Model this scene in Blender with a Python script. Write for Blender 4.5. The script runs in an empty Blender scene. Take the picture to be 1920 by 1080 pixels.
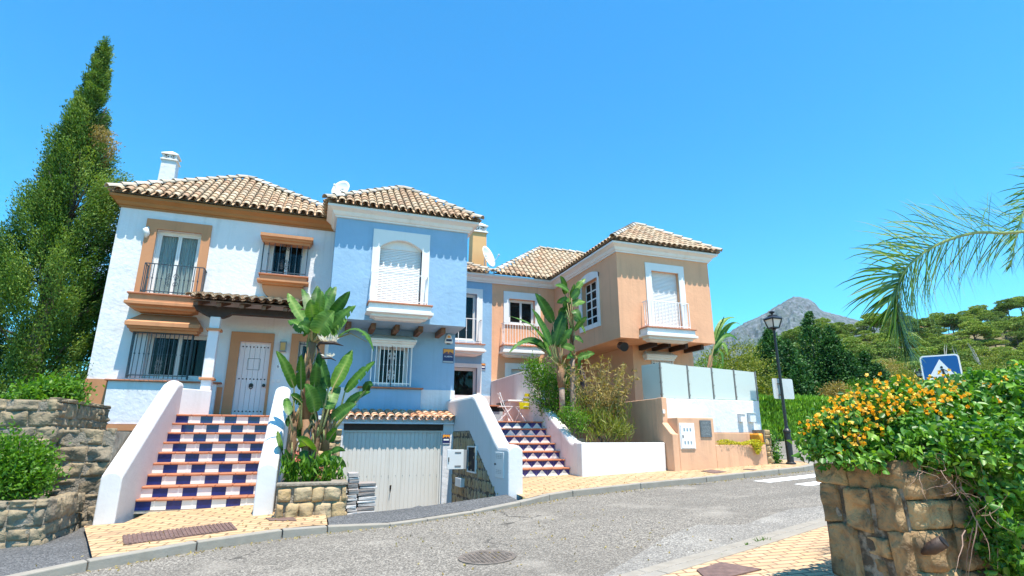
import bpy, math, random
import numpy as np
from math import sin, cos, pi, sqrt, radians as RAD
from mathutils import Vector, Matrix, noise
random.seed(11); RNG = np.random.default_rng(11)
SC = bpy.context.scene; COL = SC.collection

# ------------------------------------------------------------------ camera model (photo is 1920 x 1080)
FOC = 1035.0; PIT = math.atan(282 / 1035.0); YAW = RAD(19.74); ZC = 1.6
_f = Vector((sin(YAW) * cos(PIT), cos(YAW) * cos(PIT), sin(PIT)))
_r = Vector((cos(YAW), -sin(YAW), 0)); _u = _r.cross(_f); CAM = Vector((0, 0, ZC))
def ray(x, y): return _f * FOC + _r * (x - 960) - _u * (y - 540)
def P(x, y, Y): d = ray(x, y); return CAM + d * (Y / d.y)        # point on the plane y = Y
def PX(x, y, X): d = ray(x, y); return CAM + d * (X / d.x)       # point on the plane x = X
def G(X, Y):                                                     # pavement level
    X = max(-14, min(30, X)); Y = max(-6, min(40, Y))
    return .44 + .0415 * X + .02 * (Y - 12.4)
def RC(Y, a, b):                                                 # rectangle on a facade plane from two corners
    p, q = P(a[0], a[1], Y), P(b[0], b[1], Y)
    return p.x, q.x, q.z, p.z
YF, YW, YM = 15.0, 16.2, 20.0

# ------------------------------------------------------------------ mesh builder
class MB:
    def __init__(s): s.v = []; s.f = []; s.m = []; s.r = []; s.n = 0
    def add(s, vs, fs, mi=0, rnd=0.5):
        o = len(s.v); s.v.extend([tuple(p) for p in vs]); s.r.extend([rnd] * len(vs))
        for f in fs: s.f.append([i + o for i in f]); s.m.append(mi)
        return s
    def quad(s, a, b, c, d, mi=0, rnd=.5): return s.add([a, b, c, d], [(0, 1, 2, 3)], mi, rnd)
    def box(s, x0, x1, y0, y1, z0, z1, mi=0, rnd=.5):
        vs = [(x, y, z) for z in (z0, z1) for y in (y0, y1) for x in (x0, x1)]
        return s.add(vs, [(0, 2, 3, 1), (4, 5, 7, 6), (0, 1, 5, 4), (2, 6, 7, 3), (0, 4, 6, 2), (1, 3, 7, 5)], mi, rnd)
    def prism(s, pts, axis, a, b, mi=0, rnd=.5):
        n = len(pts)
        def mk(p, t): return (t, p[0], p[1]) if axis == 'x' else (p[0], t, p[1]) if axis == 'y' else (p[0], p[1], t)
        vs = [mk(p, a) for p in pts] + [mk(p, b) for p in pts]
        fs = [tuple(range(n))[::-1], tuple(range(n, 2 * n))] + [(i, (i + 1) % n, n + (i + 1) % n, n + i) for i in range(n)]
        return s.add(vs, fs, mi, rnd)
    def tube(s, pts, rad, n=6, mi=0, rnd=.5, cap=True, rot=0.0):
        pts = [Vector(p) for p in pts]; m = len(pts)
        if not hasattr(rad, '__len__'): rad = [rad] * m
        vs = []; prev = None
        for i in range(m):
            t = (pts[min(i + 1, m - 1)] - pts[max(i - 1, 0)])
            if t.length < 1e-9: t = Vector((0, 0, 1))
            t.normalize()
            if prev is None:
                a = Vector((0, 0, 1)) if abs(t.z) < .9 else Vector((0, 1, 0))
                a = (a - t * a.dot(t)).normalized()
            else: a = (prev - t * prev.dot(t)).normalized()
            prev = a; b = t.cross(a)
            for k in range(n):
                q = 2 * pi * k / n + rot
                vs.append(pts[i] + (a * cos(q) + b * sin(q)) * rad[i])
        fs = [(i * n + k, i * n + (k + 1) % n, (i + 1) * n + (k + 1) % n, (i + 1) * n + k) for i in range(m - 1) for k in range(n)]
        if cap: fs += [tuple(range(n))[::-1], tuple(range((m - 1) * n, m * n))]
        return s.add(vs, fs, mi, rnd)
    def bar(s, p, q, r, mi=0): return s.tube([p, q], r * 1.414, 4, mi, rot=pi / 4)
    def lathe(s, prof, c, n=16, mi=0, rnd=.5):
        vs = [(c[0] + r * cos(2 * pi * k / n), c[1] + r * sin(2 * pi * k / n), c[2] + z) for r, z in prof for k in range(n)]
        m = len(prof)
        fs = [(i * n + k, i * n + (k + 1) % n, (i + 1) * n + (k + 1) % n, (i + 1) * n + k) for i in range(m - 1) for k in range(n)]
        fs += [tuple(range(n))[::-1], tuple(range((m - 1) * n, m * n))]
        return s.add(vs, fs, mi, rnd)
    def build(s, name, mats, parent=None, smooth=False, bevel=0, seg=2, at=None, subd=0):
        if not isinstance(mats, (list, tuple)): mats = [mats]
        off = Vector(at) if at is not None else (WLOC.get(parent.name, Vector((0, 0, 0))) if parent else Vector((0, 0, 0)))
        me = bpy.data.meshes.new(name)
        me.from_pydata([(p[0] - off.x, p[1] - off.y, p[2] - off.z) for p in s.v], [], s.f)
        for m in mats: me.materials.append(M[m] if isinstance(m, str) else m)
        if len(mats) > 1: me.polygons.foreach_set('material_index', s.m)
        a = me.attributes.new('rnd', 'FLOAT', 'POINT'); a.data.foreach_set('value', s.r)
        if smooth: me.polygons.foreach_set('use_smooth', [True] * len(me.polygons))
        me.update()
        o = bpy.data.objects.new(name, me); COL.objects.link(o)
        if parent: o.parent = parent
        else: o.location = off
        WLOC[o.name] = off
        if bevel:
            b = o.modifiers.new('edge', 'BEVEL'); b.width = bevel; b.segments = seg; b.limit_method = 'ANGLE'; b.angle_limit = RAD(40)
        if subd:
            b = o.modifiers.new('smooth', 'SUBSURF'); b.levels = b.render_levels = subd
        return o
WLOC = {}
def build_np(name, V, Q, mats, rnd=None, parent=None, at=None, mi=None, smooth=False):
    """V (n,3), Q (m,4) quads; fast path for foliage"""
    V = np.asarray(V, dtype=np.float32); Q = np.asarray(Q, dtype=np.int32)
    off = Vector(at) if at is not None else (WLOC.get(parent.name, Vector((0, 0, 0))) if parent else Vector((0, 0, 0)))
    V = V - np.array(off, dtype=np.float32)
    me = bpy.data.meshes.new(name)
    me.vertices.add(len(V)); me.vertices.foreach_set('co', V.ravel())
    k = Q.shape[1]
    me.loops.add(Q.size); me.loops.foreach_set('vertex_index', Q.ravel())
    me.polygons.add(len(Q)); me.polygons.foreach_set('loop_start', np.arange(0, Q.size, k, dtype=np.int32))
    if not isinstance(mats, (list, tuple)): mats = [mats]
    for m in mats: me.materials.append(M[m] if isinstance(m, str) else m)
    if mi is not None: me.polygons.foreach_set('material_index', np.asarray(mi, dtype=np.int32))
    if rnd is not None:
        a = me.attributes.new('rnd', 'FLOAT', 'POINT'); a.data.foreach_set('value', np.asarray(rnd, dtype=np.float32))
    if smooth: me.polygons.foreach_set('use_smooth', np.ones(len(Q), dtype=bool))
    me.update(calc_edges=True); me.validate()
    o = bpy.data.objects.new(name, me); COL.objects.link(o)
    if parent: o.parent = parent
    else: o.location = off
    WLOC[o.name] = off
    return o
def tag(o, label=None, cat=None, group=None, kind=None):
    if label: o['label'] = label
    if cat: o['category'] = cat
    if group: o['group'] = group
    if kind: o['kind'] = kind
    return o
def thing(name, loc, label, cat, group=None):
    o = bpy.data.objects.new(name, None); COL.objects.link(o); o.location = loc; o.empty_display_size = .2
    WLOC[o.name] = Vector(loc)
    return tag(o, label, cat, group)
def copy_tree(o, parent=None):
    c = o.copy(); COL.objects.link(c)
    if parent: c.parent = parent
    for ch in list(o.children): copy_tree(ch, c)
    return c
def text_mesh(name, body, size, mat, loc, parent, rot=(pi / 2, 0, 0), depth=.002, align='CENTER', sx=1):
    cu = bpy.data.curves.new(name, 'FONT'); cu.body = body; cu.size = size; cu.extrude = depth; cu.align_x = align; cu.align_y = 'CENTER'
    t = bpy.data.objects.new('tmp_text', cu); COL.objects.link(t)
    dg = bpy.context.evaluated_depsgraph_get()
    me = bpy.data.meshes.new_from_object(t.evaluated_get(dg)); bpy.data.objects.remove(t); bpy.data.curves.remove(cu)
    me.materials.clear(); me.materials.append(M[mat])
    o = bpy.data.objects.new(name, me); COL.objects.link(o); o.parent = parent
    o.location = Vector(loc) - WLOC.get(parent.name, Vector((0, 0, 0))); o.rotation_euler = rot; o.scale = (sx, 1, 1)
    return o

# ------------------------------------------------------------------ materials
M = {}
def mat(name, col, rough=.6, metal=0.0, var=0.0, vscale=3.0, bump=0.0, bscale=20.0, dist=.01, col2=None, detail=4.0, spec=.5, rnd=None, stain=None, coat=0.0, ramp=(.35, .65), streak=None):
    m = bpy.data.materials.new(name); m.use_nodes = True; nt = m.node_tree; N = nt.nodes; L = nt.links
    b = N['Principled BSDF']; b.inputs['Roughness'].default_value = rough; b.inputs['Metallic'].default_value = metal
    b.inputs['Specular IOR Level'].default_value = spec; b.inputs['Coat Weight'].default_value = coat
    tc = N.new('ShaderNodeTexCoord'); out = None
    geo = N.new('ShaderNodeNewGeometry')
    co = geo.outputs['Position']
    def nz(scale, det=detail, dist_=0.0):
        n = N.new('ShaderNodeTexNoise'); n.inputs['Scale'].default_value = scale; n.inputs['Detail'].default_value = det
        n.inputs['Distortion'].default_value = dist_; L.new(co, n.inputs['Vector']); return n
    def mix(fac, a, bb, mode='MIX'):
        x = N.new('ShaderNodeMix'); x.data_type = 'RGBA'; x.blend_type = mode
        for s_, v in ((0, fac), (6, a), (7, bb)):
            if hasattr(v, 'is_linked') or hasattr(v, 'links'): L.new(v, x.inputs[s_])
            else: x.inputs[s_].default_value = v if s_ == 0 else (*v, 1)
        return x.outputs[2]
    def rng(v, a, bb, c=0.0, d=1.0):
        r_ = N.new('ShaderNodeMapRange'); L.new(v, r_.inputs[0])
        for i, q in enumerate((a, bb, c, d)): r_.inputs[i + 1].default_value = q
        return r_.outputs[0]
    c = None
    if col2 is not None: c = mix(rng(nz(vscale).outputs[0], *ramp), col, col2)
    elif var: c = mix(rng(nz(vscale).outputs[0], .3, .7), tuple(x * (1 - var) for x in col), tuple(min(1, x * (1 + var)) for x in col))
    if rnd is not None:
        at = N.new('ShaderNodeAttribute'); at.attribute_name = 'rnd'
        cr = N.new('ShaderNodeValToRGB'); L.new(at.outputs['Fac'], cr.inputs[0])
        while len(cr.color_ramp.elements) < len(rnd): cr.color_ramp.elements.new(.5)
        for i, q in enumerate(rnd):
            cr.color_ramp.elements[i].position = i / (len(rnd) - 1); cr.color_ramp.elements[i].color = (*q, 1)
        c = cr.outputs[0] if c is None else mix(.5, c, cr.outputs[0])
    if stain is not None:     # (colour, scale, lo, hi, amount)
        c = mix(rng(nz(stain[1], 6, .4).outputs[0], stain[2], stain[3], 0, stain[4]), c if c is not None else col, stain[0])
    if streak is not None:    # (colour, amount): rain streaks running down the face and dirty patches
        mp = N.new('ShaderNodeMapping'); mp.inputs['Scale'].default_value = (5.0, 5.0, .22); L.new(co, mp.inputs['Vector'])
        sn = N.new('ShaderNodeTexNoise'); sn.inputs['Scale'].default_value = 1.0; sn.inputs['Detail'].default_value = 7; sn.inputs['Roughness'].default_value = .62; L.new(mp.outputs[0], sn.inputs['Vector'])
        pm = N.new('ShaderNodeMath'); pm.operation = 'MULTIPLY'; L.new(rng(sn.outputs[0], .50, .74), pm.inputs[0]); L.new(rng(nz(.8, 3).outputs[0], .38, .62), pm.inputs[1])
        c = mix(rng(pm.outputs[0], 0, 1, 0, streak[1]), c if c is not None else col, streak[0])
    if c is not None: L.new(c, b.inputs['Base Color'])
    else: b.inputs['Base Color'].default_value = (*col, 1)
    if bump:
        bp = N.new('ShaderNodeBump'); bp.inputs['Strength'].default_value = bump; bp.inputs['Distance'].default_value = dist
        n1 = nz(bscale, 5, .3); n2 = nz(bscale * .23, 3, .2)
        ad = N.new('ShaderNodeMath'); ad.operation = 'MULTIPLY_ADD'; L.new(n2.outputs[0], ad.inputs[0]); ad.inputs[1].default_value = 1.6; L.new(n1.outputs[0], ad.inputs[2])
        L.new(ad.outputs[0], bp.inputs['Height']); L.new(bp.outputs[0], b.inputs['Normal'])
    M[name] = m; return m
def leafmat(name, cols, rough=.45, trans=.3, spec=.4, tcol=None):
    m = bpy.data.materials.new(name); m.use_nodes = True; nt = m.node_tree; N = nt.nodes; L = nt.links
    b = N['Principled BSDF']; b.inputs['Roughness'].default_value = rough; b.inputs['Specular IOR Level'].default_value = spec
    at = N.new('ShaderNodeAttribute'); at.attribute_name = 'rnd'
    cr = N.new('ShaderNodeValToRGB'); L.new(at.outputs['Fac'], cr.inputs[0])
    while len(cr.color_ramp.elements) < len(cols): cr.color_ramp.elements.new(.5)
    for i, q in enumerate(cols):
        cr.color_ramp.elements[i].position = i / (len(cols) - 1); cr.color_ramp.elements[i].color = (*q, 1)
    L.new(cr.outputs[0], b.inputs['Base Color'])
    if trans:
        t = N.new('ShaderNodeBsdfTranslucent'); mx = N.new('ShaderNodeMixShader'); mx.inputs[0].default_value = trans
        mu = N.new('ShaderNodeMix'); mu.data_type = 'RGBA'; mu.blend_type = 'MULTIPLY'; mu.inputs[0].default_value = 1
        L.new(cr.outputs[0], mu.inputs[6]); mu.inputs[7].default_value = (*(tcol or (1.6, 1.7, .5)), 1)
        L.new(mu.outputs[2], t.inputs[0]); L.new(b.outputs[0], mx.inputs[1]); L.new(t.outputs[0], mx.inputs[2])
        L.new(mx.outputs[0], N['Material Output'].inputs[0])
    M[name] = m; return m

DIRT = (.30, .27, .22)
mat('white_stucco', (.67, .68, .70), .85, bump=.55, bscale=10, dist=.02, streak=((.42, .41, .38), .5), var=.03, vscale=1.2, stain=((.52, .52, .50), 1.1, .62, .85, .25))
mat('parapet_white', (.63, .63, .635), .75, streak=((.46, .44, .40), .4), bump=.22, bscale=14, dist=.012, var=.02)
mat('white_paint', (.71, .71, .71), .6, streak=((.50, .48, .44), .35), bump=.12, bscale=22, var=.02, stain=((.55, .53, .5), 1.6, .6, .85, .25))
mat('cream_wall', (.74, .69, .67), .8, streak=((.45, .40, .37), .4), bump=.25, bscale=14, dist=.015, var=.03, stain=((.50, .44, .42), 2.2, .55, .8, .45))
mat('blue_stucco', (.245, .405, .565), .85, streak=((.16, .26, .37), .45), bump=.5, bscale=8, dist=.02, var=.05, vscale=1.3, stain=((.33, .48, .72), 1.4, .6, .8, .3))
mat('orange_stucco', (.69, .37, .215), .85, streak=((.40, .22, .13), .5), bump=.4, bscale=9, dist=.015, var=.05, vscale=1.4, stain=((.50, .27, .17), 1.3, .6, .8, .4))
mat('tan_paint', (.49, .222, .10), .7, streak=((.26, .13, .06), .5), bump=.15, bscale=18, var=.07, vscale=2)
mat('tan_light', (.66, .38, .16), .75, bump=.15, bscale=18, var=.04, vscale=2)
mat('far_roof', (.52, .26, .16), .9, var=.1)
mat('brown_cornice', (.36, .155, .045), .65, bump=.12, bscale=18, var=.08, vscale=2)
mat('salmon_wall', (.66, .385, .235), .85, streak=((.34, .21, .14), .65), bump=.3, bscale=11, dist=.012, var=.05, vscale=1.6, stain=((.46, .27, .19), 1.8, .52, .75, .45))
mat('trim_white', (.73, .72, .70), .6, streak=((.50, .47, .42), .45), bump=.1, bscale=20, var=.02)
mat('roof_tile', (.44, .30, .185), .85, bump=.3, bscale=30, rnd=[(.33, .20, .12), (.44, .29, .175), (.49, .36, .23), (.40, .30, .20), (.53, .41, .28)], stain=((.20, .18, .135), 4.0, .46, .70, .65))
mat('canopy_tile', (.62, .36, .22), .8, bump=.25, bscale=30, rnd=[(.52, .25, .13), (.66, .38, .22), (.70, .50, .34)], stain=((.30, .25, .2), 6, .58, .78, .4))
mat('ridge_tile', (.54, .48, .40), .55, bump=.2, bscale=25, rnd=[(.34, .29, .22), (.46, .40, .32), (.66, .64, .60)], stain=((.35, .31, .25), 6, .55, .75, .5))
mat('mortar', (.42, .38, .32), .95, bump=.6, bscale=30, dist=.01, var=.15, vscale=8)
mat('terracotta', (.42, .155, .075), .6, var=.16, vscale=6, bump=.1, bscale=40, stain=((.26, .11, .07), 7, .55, .75, .5))
mat('tile_white', (.78, .76, .72), .18, var=.03, vscale=9, stain=((.50, .45, .38), 5, .58, .8, .35))
mat('tile_navy', (.010, .022, .14), .12, var=.2, vscale=9)
mat('tile_violet', (.035, .03, .17), .15, var=.2, vscale=9)
mat('iron', (.045, .065, .08), .45, metal=.3, var=.2, vscale=20)
mat('black_iron', (.018, .018, .02), .4, metal=.2)
mat('white_metal', (.82, .80, .79), .4)
mat('door_paint', (.74, .66, .66), .45, var=.02)
mat('stud', (.03, .025, .025), .4, metal=.6)
mat('dark_wood', (.035, .018, .012), .65, var=.3, vscale=12, bump=.3, bscale=40)
mat('beam_wood', (.17, .085, .045), .7, var=.35, vscale=9, bump=.4, bscale=40, stain=((.05, .03, .02), 8, .5, .7, .7))
mat('shutter', (.72, .72, .72), .5)
mat('garage_paint', (.62, .60, .55), .45, streak=((.42, .39, .33), .6), var=.02, vscale=1.5, stain=((.55, .54, .5), 3, .6, .8, .35))
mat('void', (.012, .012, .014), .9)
mat('interior', (.10, .09, .08), .9)
mat('curtain', (.72, .75, .74), .85, var=.08, vscale=5)
mat('cabinet_grey', (.62, .65, .66), .4, var=.03)
mat('cabinet_dark', (.36, .40, .43), .45, var=.04)
mat('vent_dark', (.16, .17, .18), .6)
mat('stone_ochre', (.40, .29, .15), .9, rnd=[(.30, .22, .13), (.44, .31, .15), (.50, .36, .19), (.40, .24, .09), (.52, .42, .27)], col2=(.30, .22, .14), vscale=5, bump=.8, bscale=14, dist=.03, stain=((.20, .17, .13), 9, .52, .75, .6))
mat('stone_grey', (.25, .205, .145), .95, rnd=[(.15, .115, .075), (.29, .215, .125), (.40, .30, .17), (.22, .18, .13)], col2=(.20, .165, .115), vscale=4, bump=1, bscale=9, dist=.05, stain=((.11, .10, .08), 6, .5, .7, .7))
mat('stone_brown', (.36, .24, .12), .9, rnd=[(.22, .14, .07), (.35, .23, .11), (.46, .32, .16), (.28, .20, .12)], col2=(.19, .12, .06), vscale=6, bump=1.0, bscale=10, dist=.07, stain=((.09, .06, .035), 6, .48, .68, .75))
mat('joint', (.24, .205, .16), .95, bump=.9, bscale=40, dist=.02, var=.3, vscale=12)
mat('dark_joint', (.085, .065, .045), .95, bump=.9, bscale=40, dist=.02, col2=(.27, .23, .18), vscale=9, ramp=(.48, .60))
mat('kerb', (.27, .245, .205), .9, bump=.4, bscale=60, dist=.006, var=.1, vscale=6, stain=((.26, .25, .23), 3.5, .5, .75, .5))
mat('rust_iron', (.16, .10, .085), .75, metal=.2, var=.3, vscale=14, bump=.3, bscale=60, dist=.004)
mat('cast_iron', (.15, .125, .105), .8, metal=.1, var=.3, vscale=10, bump=.4, bscale=50, dist=.005)
mat('slate', (.10, .12, .13), .6, var=.2, vscale=12)
mat('chalk', (.42, .45, .45), .8)
mat('sign_white', (.82, .82, .82), .35)
mat('sign_blue', (.006, .085, .30), .3)
mat('sign_black', (.02, .02, .025), .5)
mat('sign_back', (.55, .55, .54), .45, metal=.3, var=.05)
mat('sign_orange', (.75, .30, .03), .45)
mat('sign_navy', (.015, .02, .10), .4)
mat('yellow_plastic', (.80, .66, .01), .35)
mat('lamp_glass', (.62, .58, .52), .35, spec=.5)
mat('amber_glass', (.55, .30, .06), .3)
mat('post_metal', (.25, .22, .20), .4, metal=.5)
mat('soil', (.06, .045, .03), .95, bump=1, bscale=30, dist=.03, var=.4, vscale=10)
mat('dish_white', (.80, .80, .78), .4)
mat('clay_orange', (.72, .30, .02), .5, var=.2, vscale=12)
mat('bark', (.16, .12, .09), .95, bump=1, bscale=25, dist=.03, var=.35, vscale=8)
mat('pale_bark', (.36, .33, .29), .9, bump=.6, bscale=25, dist=.02, var=.3, vscale=10)
mat('banana_stem', (.26, .17, .08), .8, rnd=[(.11, .055, .03), (.22, .12, .06), (.34, .25, .12), (.22, .26, .09)], bump=.6, bscale=35, dist=.015)
mat('ring_trunk', (.40, .29, .22), .9, bump=.6, bscale=30, dist=.015, col2=(.24, .16, .12), vscale=9)
mat('twig', (.26, .17, .13), .85, var=.3, vscale=15)
mat('concrete_block', (.42, .38, .36), .9, bump=.6, bscale=40, dist=.01, rnd=[(.24, .20, .18), (.42, .39, .37), (.56, .53, .51)])
leafmat('cypress_leaf', [(.028, .075, .014), (.075, .155, .026), (.135, .225, .040), (.20, .29, .06), (.33, .22, .11)], .65, .2, .2)
leafmat('shrub_leaf', [(.03, .10, .008), (.08, .20, .012), (.16, .30, .02)], .5, .35)
leafmat('dark_leaf', [(.008, .042, .010), (.022, .085, .017), (.055, .15, .027), (.11, .22, .05)], .55, .15, .3)
leafmat('olive_leaf', [(.06, .095, .012), (.16, .19, .02), (.30, .30, .035)], .55, .3)
leafmat('pine_leaf', [(.085, .14, .028), (.15, .225, .034), (.235, .315, .046), (.32, .38, .08)], .65, .15)
leafmat('grey_leaf', [(.10, .13, .06), (.17, .21, .10), (.24, .27, .15)], .7, .15)
leafmat('dry_leaf', [(.16, .11, .03), (.28, .21, .06), (.42, .34, .12)], .7, .25)
leafmat('hedge_leaf', [(.08, .20, .014), (.19, .38, .024), (.30, .50, .045)], .55, .2)
leafmat('vine_leaf', [(.022, .085, .012), (.065, .19, .018), (.15, .32, .03), (.27, .44, .055)], .45, .25, .5)
mat('dry_stalk', (.34, .25, .10), .85, var=.3, vscale=12)
leafmat('orange_petal', [(.90, .36, .006), (.98, .58, .02), (.98, .72, .22)], .6, .3, tcol=(1, .9, .6))
leafmat('succulent', [(.25, .26, .02), (.48, .44, .02), (.62, .55, .03)], .5, .25)
leafmat('palm_leaf', [(.03, .085, .015), (.075, .17, .022), (.18, .30, .04), (.36, .40, .14)], .4, .35)
leafmat('strelitzia_leaf', [(.014, .055, .010), (.038, .115, .016), (.085, .20, .028), (.22, .34, .08)], .46, .25, .3)
leafmat('pale_petal', [(.55, .50, .38), (.72, .68, .58)], .6, .3, tcol=(1, 1, .9))
leafmat('flower_pink', [(.70, .16, .10), (.78, .28, .2)], .6, .2, tcol=(1, .8, .8))

def glass(name, tint, alpha=.75, rough=.03):
    m = bpy.data.materials.new(name); m.use_nodes = True; N = m.node_tree.nodes; L = m.node_tree.links
    b = N['Principled BSDF']; b.inputs['Base Color'].default_value = (*tint, 1); b.inputs['Roughness'].default_value = rough; b.inputs['Specular IOR Level'].default_value = .32
    t = N.new('ShaderNodeBsdfTransparent'); t.inputs[0].default_value = (.85, .9, .9, 1)
    mx = N.new('ShaderNodeMixShader'); mx.inputs[0].default_value = 1 - alpha
    L.new(b.outputs[0], mx.inputs[1]); L.new(t.outputs[0], mx.inputs[2]); L.new(mx.outputs[0], N['Material Output'].inputs[0]); M[name] = m
glass('window_glass', (.012, .016, .018), .55); glass('curtain_glass', (.03, .04, .045), .14)
glass('frosted_glass', (.56, .63, .59), .88, .35)

def asphalt(name, base, light, patch=None):
    m = mat(name, base, .9); nt = m.node_tree; N = nt.nodes; L = nt.links; b = N['Principled BSDF']
    g = N.new('ShaderNodeNewGeometry')
    def nz(s, d=3):
        n = N.new('ShaderNodeTexNoise'); n.inputs['Scale'].default_value = s; n.inputs['Detail'].default_value = d; L.new(g.outputs['Position'], n.inputs['Vector']); return n.outputs[0]
    def rg(v, a, b_, c=0., d=1.):
        r = N.new('ShaderNodeMapRange'); L.new(v, r.inputs[0])
        for i, q in enumerate((a, b_, c, d)): r.inputs[i + 1].default_value = q
        return r.outputs[0]
    def mix(f, a, c):
        x = N.new('ShaderNodeMix'); x.data_type = 'RGBA'
        if isinstance(f, float): x.inputs[0].default_value = f
        else: L.new(f, x.inputs[0])
        for s_, v in ((6, a), (7, c)):
            if isinstance(v, tuple): x.inputs[s_].default_value = (*v, 1)
            else: L.new(v, x.inputs[s_])
        return x.outputs[2]
    vo = N.new('ShaderNodeTexVoronoi'); vo.inputs['Scale'].default_value = 58; L.new(g.outputs['Position'], vo.inputs['Vector'])
    sp = N.new('ShaderNodeSeparateColor'); L.new(vo.outputs['Color'], sp.inputs[0])
    c = mix(rg(sp.outputs[0], .15, .95), tuple(x * .55 for x in base), light)       # aggregate
    c = mix(rg(vo.outputs['Distance'], .45, .75, 0, .8), c, tuple(x * .35 for x in base))
    c = mix(rg(nz(.55, 5), .35, .7, 0, .45), c, tuple(x * .62 for x in base))         # worn and darker areas
    c = mix(rg(nz(.9, 4), .58, .75, 0, .5), c, light)
    if patch: c = mix(rg(nz(3.5, 6), .66, .72, 0, .7), c, patch)
    va = N.new('ShaderNodeVectorMath'); va.operation = 'MULTIPLY_ADD'; nn = N.new('ShaderNodeTexNoise'); nn.inputs['Scale'].default_value = 1.7; nn.inputs['Detail'].default_value = 6; L.new(g.outputs['Position'], nn.inputs['Vector']); L.new(nn.outputs['Color'], va.inputs[0]); va.inputs[1].default_value = (1.1, 1.1, 0); L.new(g.outputs['Position'], va.inputs[2])
    cv_ = N.new('ShaderNodeTexVoronoi'); cv_.feature = 'DISTANCE_TO_EDGE'; cv_.inputs['Scale'].default_value = .30; L.new(va.outputs[0], cv_.inputs['Vector'])
    ck = N.new('ShaderNodeMath'); ck.operation = 'MULTIPLY'; L.new(rg(cv_.outputs['Distance'], .002, .0065, .85, 0), ck.inputs[0]); L.new(rg(nz(.45, 2), .50, .58), ck.inputs[1]); c = mix(ck.outputs[0], c, tuple(x * .22 for x in base))
    mp = N.new('ShaderNodeMapping'); mp.inputs['Rotation'].default_value = (0, 0, -.22); mp.inputs['Scale'].default_value = (.12, .75, 1); L.new(g.outputs['Position'], mp.inputs['Vector']); tn = N.new('ShaderNodeTexNoise'); tn.inputs['Scale'].default_value = 1.6; tn.inputs['Detail'].default_value = 5; L.new(mp.outputs[0], tn.inputs['Vector']); c = mix(rg(tn.outputs[0], .48, .68, 0, .55), c, tuple(x * .55 for x in base))
    L.new(c, b.inputs['Base Color'])
    bp = N.new('ShaderNodeBump'); bp.inputs['Strength'].default_value = .7; bp.inputs['Distance'].default_value = .008; bp.invert = True
    L.new(vo.outputs['Distance'], bp.inputs['Height']); L.new(bp.outputs[0], b.inputs['Normal'])
asphalt('asphalt', (.205, .183, .153), (.385, .35, .298)); asphalt('asphalt_light', (.285, .265, .235), (.43, .405, .36)); asphalt('ramp_dark', (.105, .108, .112), (.20, .20, .20))

def paver(name, ang, bw, bh, c1, c2, joint, wob=.02, ms=.020):
    m = mat(name, c1, .85); nt = m.node_tree; N = nt.nodes; L = nt.links; b = N['Principled BSDF']
    g = N.new('ShaderNodeNewGeometry'); mp = N.new('ShaderNodeMapping'); mp.inputs['Rotation'].default_value = (0, 0, ang)
    nv = N.new('ShaderNodeTexNoise'); nv.inputs['Scale'].default_value = 2.2; L.new(g.outputs['Position'], nv.inputs['Vector'])
    va = N.new('ShaderNodeVectorMath'); va.operation = 'MULTIPLY_ADD'; L.new(nv.outputs['Color'], va.inputs[0]); va.inputs[1].default_value = (wob * 4, wob * 4, 0); L.new(g.outputs['Position'], va.inputs[2])
    L.new(va.outputs[0], mp.inputs['Vector'])
    br = N.new('ShaderNodeTexBrick'); br.inputs['Scale'].default_value = 1; br.inputs['Brick Width'].default_value = bw; br.inputs['Row Height'].default_value = bh
    br.inputs['Mortar Size'].default_value = ms; br.inputs['Mortar Smooth'].default_value = .3; br.inputs['Bias'].default_value = 0
    br.inputs['Color1'].default_value = (*c1, 1); br.inputs['Color2'].default_value = (*c2, 1); br.inputs['Mortar'].default_value = (*joint, 1)
    L.new(mp.outputs[0], br.inputs['Vector'])
    n2 = N.new('ShaderNodeTexNoise'); n2.inputs['Scale'].default_value = 1.3; n2.inputs['Detail'].default_value = 7; L.new(g.outputs['Position'], n2.inputs['Vector'])
    r = N.new('ShaderNodeMapRange'); L.new(n2.outputs[0], r.inputs[0]); r.inputs[1].default_value = .52; r.inputs[2].default_value = .75; r.inputs[4].default_value = .55
    x = N.new('ShaderNodeMix'); x.data_type = 'RGBA'; L.new(r.outputs[0], x.inputs[0]); L.new(br.outputs['Color'], x.inputs[6]); x.inputs[7].default_value = (c1[0] * .62, c1[1] * .62, c1[2] * .75, 1)
    L.new(x.outputs[2], b.inputs['Base Color'])
    bp = N.new('ShaderNodeBump'); bp.inputs['Strength'].default_value = .6; bp.inputs['Distance'].default_value = .01; bp.invert = True; L.new(br.outputs['Fac'], bp.inputs['Height']); L.new(bp.outputs[0], b.inputs['Normal'])
paver('pavers', .08, .31, .19, (.44, .285, .15), (.53, .36, .20), (.21, .14, .075), .045)
paver('pavers_near', .17, .24, .11, (.50, .325, .18), (.56, .38, .225), (.20, .13, .08), .006, .012)
RD_AZ, RD_EL = RAD(10), RAD(71.5)
SKY_AIR, SKY_DUST, SKY_OZ, SKY_SAT, SKY_HUE, SKY_STR, SUN_STR, EXPO = 1.0, .3, 2.0, 1.34, .492, .112, 4.9, .92
SKY_TINT = (.56, 1.36, 1.46)
HAZE = .00004
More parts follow.
